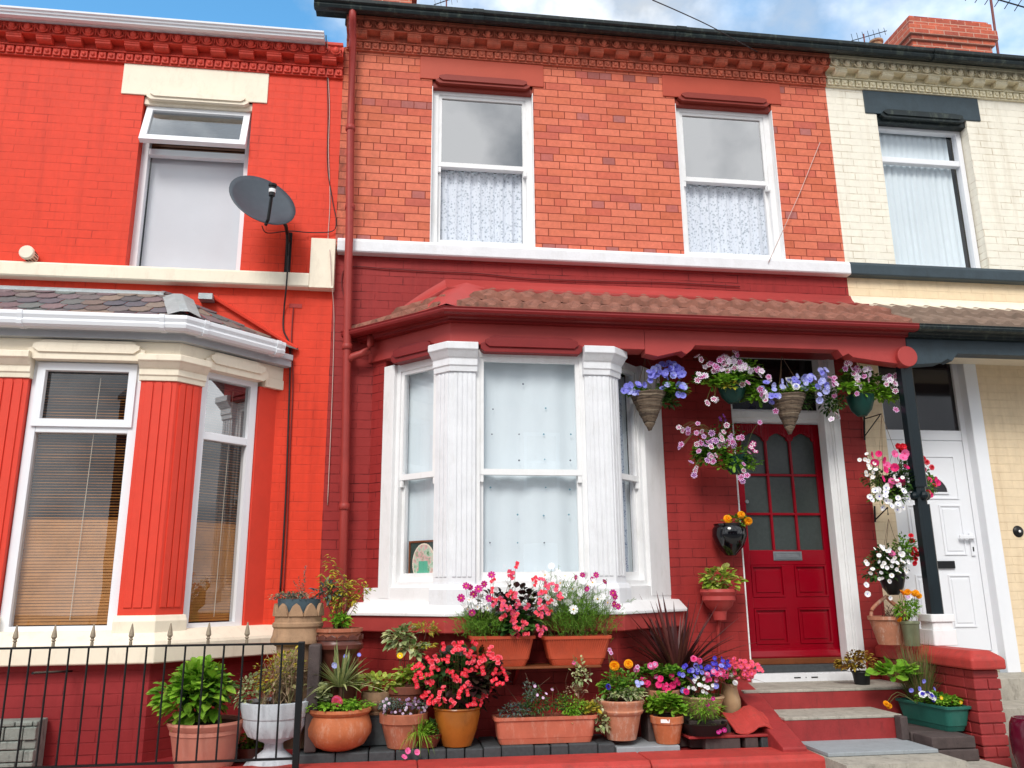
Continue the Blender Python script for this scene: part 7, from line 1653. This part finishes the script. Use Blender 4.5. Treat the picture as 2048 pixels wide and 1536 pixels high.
# thin stalks tie every flower head back to its own plant
for t in [o for o in COL.objects if o.parent is None and o.type == 'EMPTY']:
    fl = [c for c in t.children if c.name.split('.')[0] == 'flower']
    if not fl: continue
    pots = [c for c in t.children if c.name.split('.')[0] in ('pot', 'inner_pot', 'basket_cone', 'trough', 'clay_body')]
    bb = [v.co+Vector(c.location) for c in pots for v in c.data.vertices]
    zt_ = max(v.z for v in bb); xs_ = [v.x for v in bb if v.z > zt_-.03]; ys_ = [v.y for v in bb if v.z > zt_-.03]
    x0, x1, yc = min(xs_), max(xs_), (min(ys_)+max(ys_))/2; off = Vector(pots[0].location)
    rn = random.Random(len(fl)); g = G(); wl = world_loc(t)
    for f in fl:
        p = Vector(f.location); b = Vector((min(max(p.x, x0+.03), x1-.03), yc, zt_-.01))
        b.x += rn.uniform(-.02, .02); m = b.lerp(p, .55)+Vector((0, .02, .35*abs(p.x-b.x)+.01)); n_ = (f.rotation_quaternion @ Vector((0, 0, 1)))
        g.tube(curve([b+wl, m+wl, p-n_*.02+wl, p+wl], 3), .0016, 3)
    g.build('flower_stalks', 'stem', t, fix=False)

# ================================================================ opposite side of the street (seen mirrored in the glass)
M['opp_brick'] = painted_brick('dark_red_brick_opposite', srgb(120, 52, 44), srgb(90, 60, 54), var=.15)
op = None
for i, xo in enumerate((-6.9, -2.2, 2.5, 7.2)):
    t = thing('terraced_house', 'dark red brick house across the street reflected in the panes', 'house', (xo+2.35, -15.5, 0), 'houses across the street')
    Fo = frame(xo+4.7, -15.5, -1, 0)
    g = G(); hs = [(.5, 1.5, 4.0, 5.6), (3.0, 4.0, 4.0, 5.6), (.4, 2.0, 1.0, 2.9), (3.1, 4.0, .3, 2.7)]
    g.wall(Fo, 0, 4.7, 0, 6.3, hs, -.3, 0); g.build('wall', 'opp_brick', t)
    for h_ in hs[:3]:
        g = G(); g.ring(Fo, h_[0], h_[1], h_[2], h_[3], .09, -.15, -.05); g.fbox(Fo, h_[0]+.09, h_[1]-.09, -.14, -.06, (h_[2]+h_[3])/2-.03, (h_[2]+h_[3])/2+.03); w_ = g.build('window', 'upvc', t)
        g = G(); g.fbox(Fo, h_[0]+.05, h_[1]-.05, -.12, -.11, h_[2]+.05, h_[3]-.05); g.build('pane', 'dark_glass', w_)
    g = G(); g.fbox(Fo, 3.1, 4.0, -.14, -.08, .3, 2.7); g.build('door', 'upvc', t)
    g = G(); P = [Fo(0, .2, 6.3), Fo(4.7, .2, 6.3), Fo(4.7, -3.8, 8.6), Fo(0, -3.8, 8.6)]; g.add(P+[(a, b, c-.1) for a, b, c in P], [(0, 1, 2, 3), (7, 6, 5, 4), (0, 4, 5, 1), (1, 5, 6, 2), (2, 6, 7, 3), (3, 7, 4, 0)]); g.build('roof', 'roof_slate', t)

# ================================================================ LIGHT
SUN_EL, SUN_AZ = R(41), R(-160)        # azimuth measured from +y clockwise: behind the viewer, a little to the left
wd = bpy.data.worlds.new('World'); sc.world = wd; wd.use_nodes = True
nt = wd.node_tree; N_ = nt.nodes; Lk = nt.links.new; bgn = N_['Background']
sky = N_.new('ShaderNodeTexSky'); sky.sky_type = 'NISHITA'; sky.sun_disc = False; sky.sun_elevation = SUN_EL; sky.sun_rotation = SUN_AZ; sky.air_density = 1.0; sky.dust_density = .4; sky.ozone_density = 2.5
tc = N_.new('ShaderNodeTexCoord'); mp = N_.new('ShaderNodeMapping'); mp.inputs['Scale'].default_value = (1, 1, 1.6); mp.inputs['Location'].default_value = (.35, .2, .1); Lk(tc.outputs['Generated'], mp.inputs[0])
nz = N_.new('ShaderNodeTexNoise'); nz.inputs['Scale'].default_value = 2.6; nz.inputs['Detail'].default_value = 7; nz.inputs['Roughness'].default_value = .55; Lk(mp.outputs[0], nz.inputs[0])
sp = N_.new('ShaderNodeSeparateXYZ'); Lk(tc.outputs['Generated'], sp.inputs[0])
m1 = N_.new('ShaderNodeMath'); m1.operation = 'MULTIPLY_ADD'; Lk(sp.outputs[1], m1.inputs[0]); m1.inputs[1].default_value = -.26; m1.inputs[2].default_value = .125
m2 = N_.new('ShaderNodeMath'); m2.operation = 'ADD'; Lk(nz.outputs[0], m2.inputs[0]); Lk(m1.outputs[0], m2.inputs[1])
rp = N_.new('ShaderNodeValToRGB'); rp.color_ramp.elements[0].position = .42; rp.color_ramp.elements[1].position = .60; Lk(m2.outputs[0], rp.inputs[0])
sat = N_.new('ShaderNodeHueSaturation'); sat.inputs['Hue'].default_value = .485; sat.inputs['Saturation'].default_value = 1.2; sat.inputs['Value'].default_value = 2.0; Lk(sky.outputs[0], sat.inputs['Color'])
nz2 = N_.new('ShaderNodeTexNoise'); nz2.inputs['Scale'].default_value = 6.5; nz2.inputs['Detail'].default_value = 6; Lk(tc.outputs['Generated'], nz2.inputs[0])
rc = N_.new('ShaderNodeValToRGB'); e = rc.color_ramp.elements; e[0].position = .40; e[0].color = (4.2, 4.6, 5.1, 1); e[1].position = .60; e[1].color = (11, 11.2, 11.5, 1); Lk(nz2.outputs[0], rc.inputs[0])
mx = N_.new('ShaderNodeMix'); mx.data_type = 'RGBA'; Lk(rp.outputs[0], mx.inputs[0]); Lk(sat.outputs[0], mx.inputs[6]); Lk(rc.outputs[0], mx.inputs[7])
Lk(mx.outputs[2], bgn.inputs[0]); bgn.inputs[1].default_value = .10
ld = bpy.data.lights.new('sun', 'SUN'); ld.energy = 1.5; ld.angle = R(20); ld.color = (1, .96, .9)
so = bpy.data.objects.new('sun', ld); COL.objects.link(so)
d = Vector((math.sin(SUN_AZ)*math.cos(SUN_EL), math.cos(SUN_AZ)*math.cos(SUN_EL), math.sin(SUN_EL)))
so.rotation_euler = d.to_track_quat('Z', 'Y').to_euler(); so.location = (0, -8, 12)
vs_ = sc.view_settings; vs_.view_transform = 'Standard'; vs_.look = 'None'; vs_.gamma = 1; vs_.exposure = .66; vs_.use_curve_mapping = False
sc.cycles.max_bounces = 8; sc.cycles.transparent_max_bounces = 12; sc.cycles.use_denoising = True
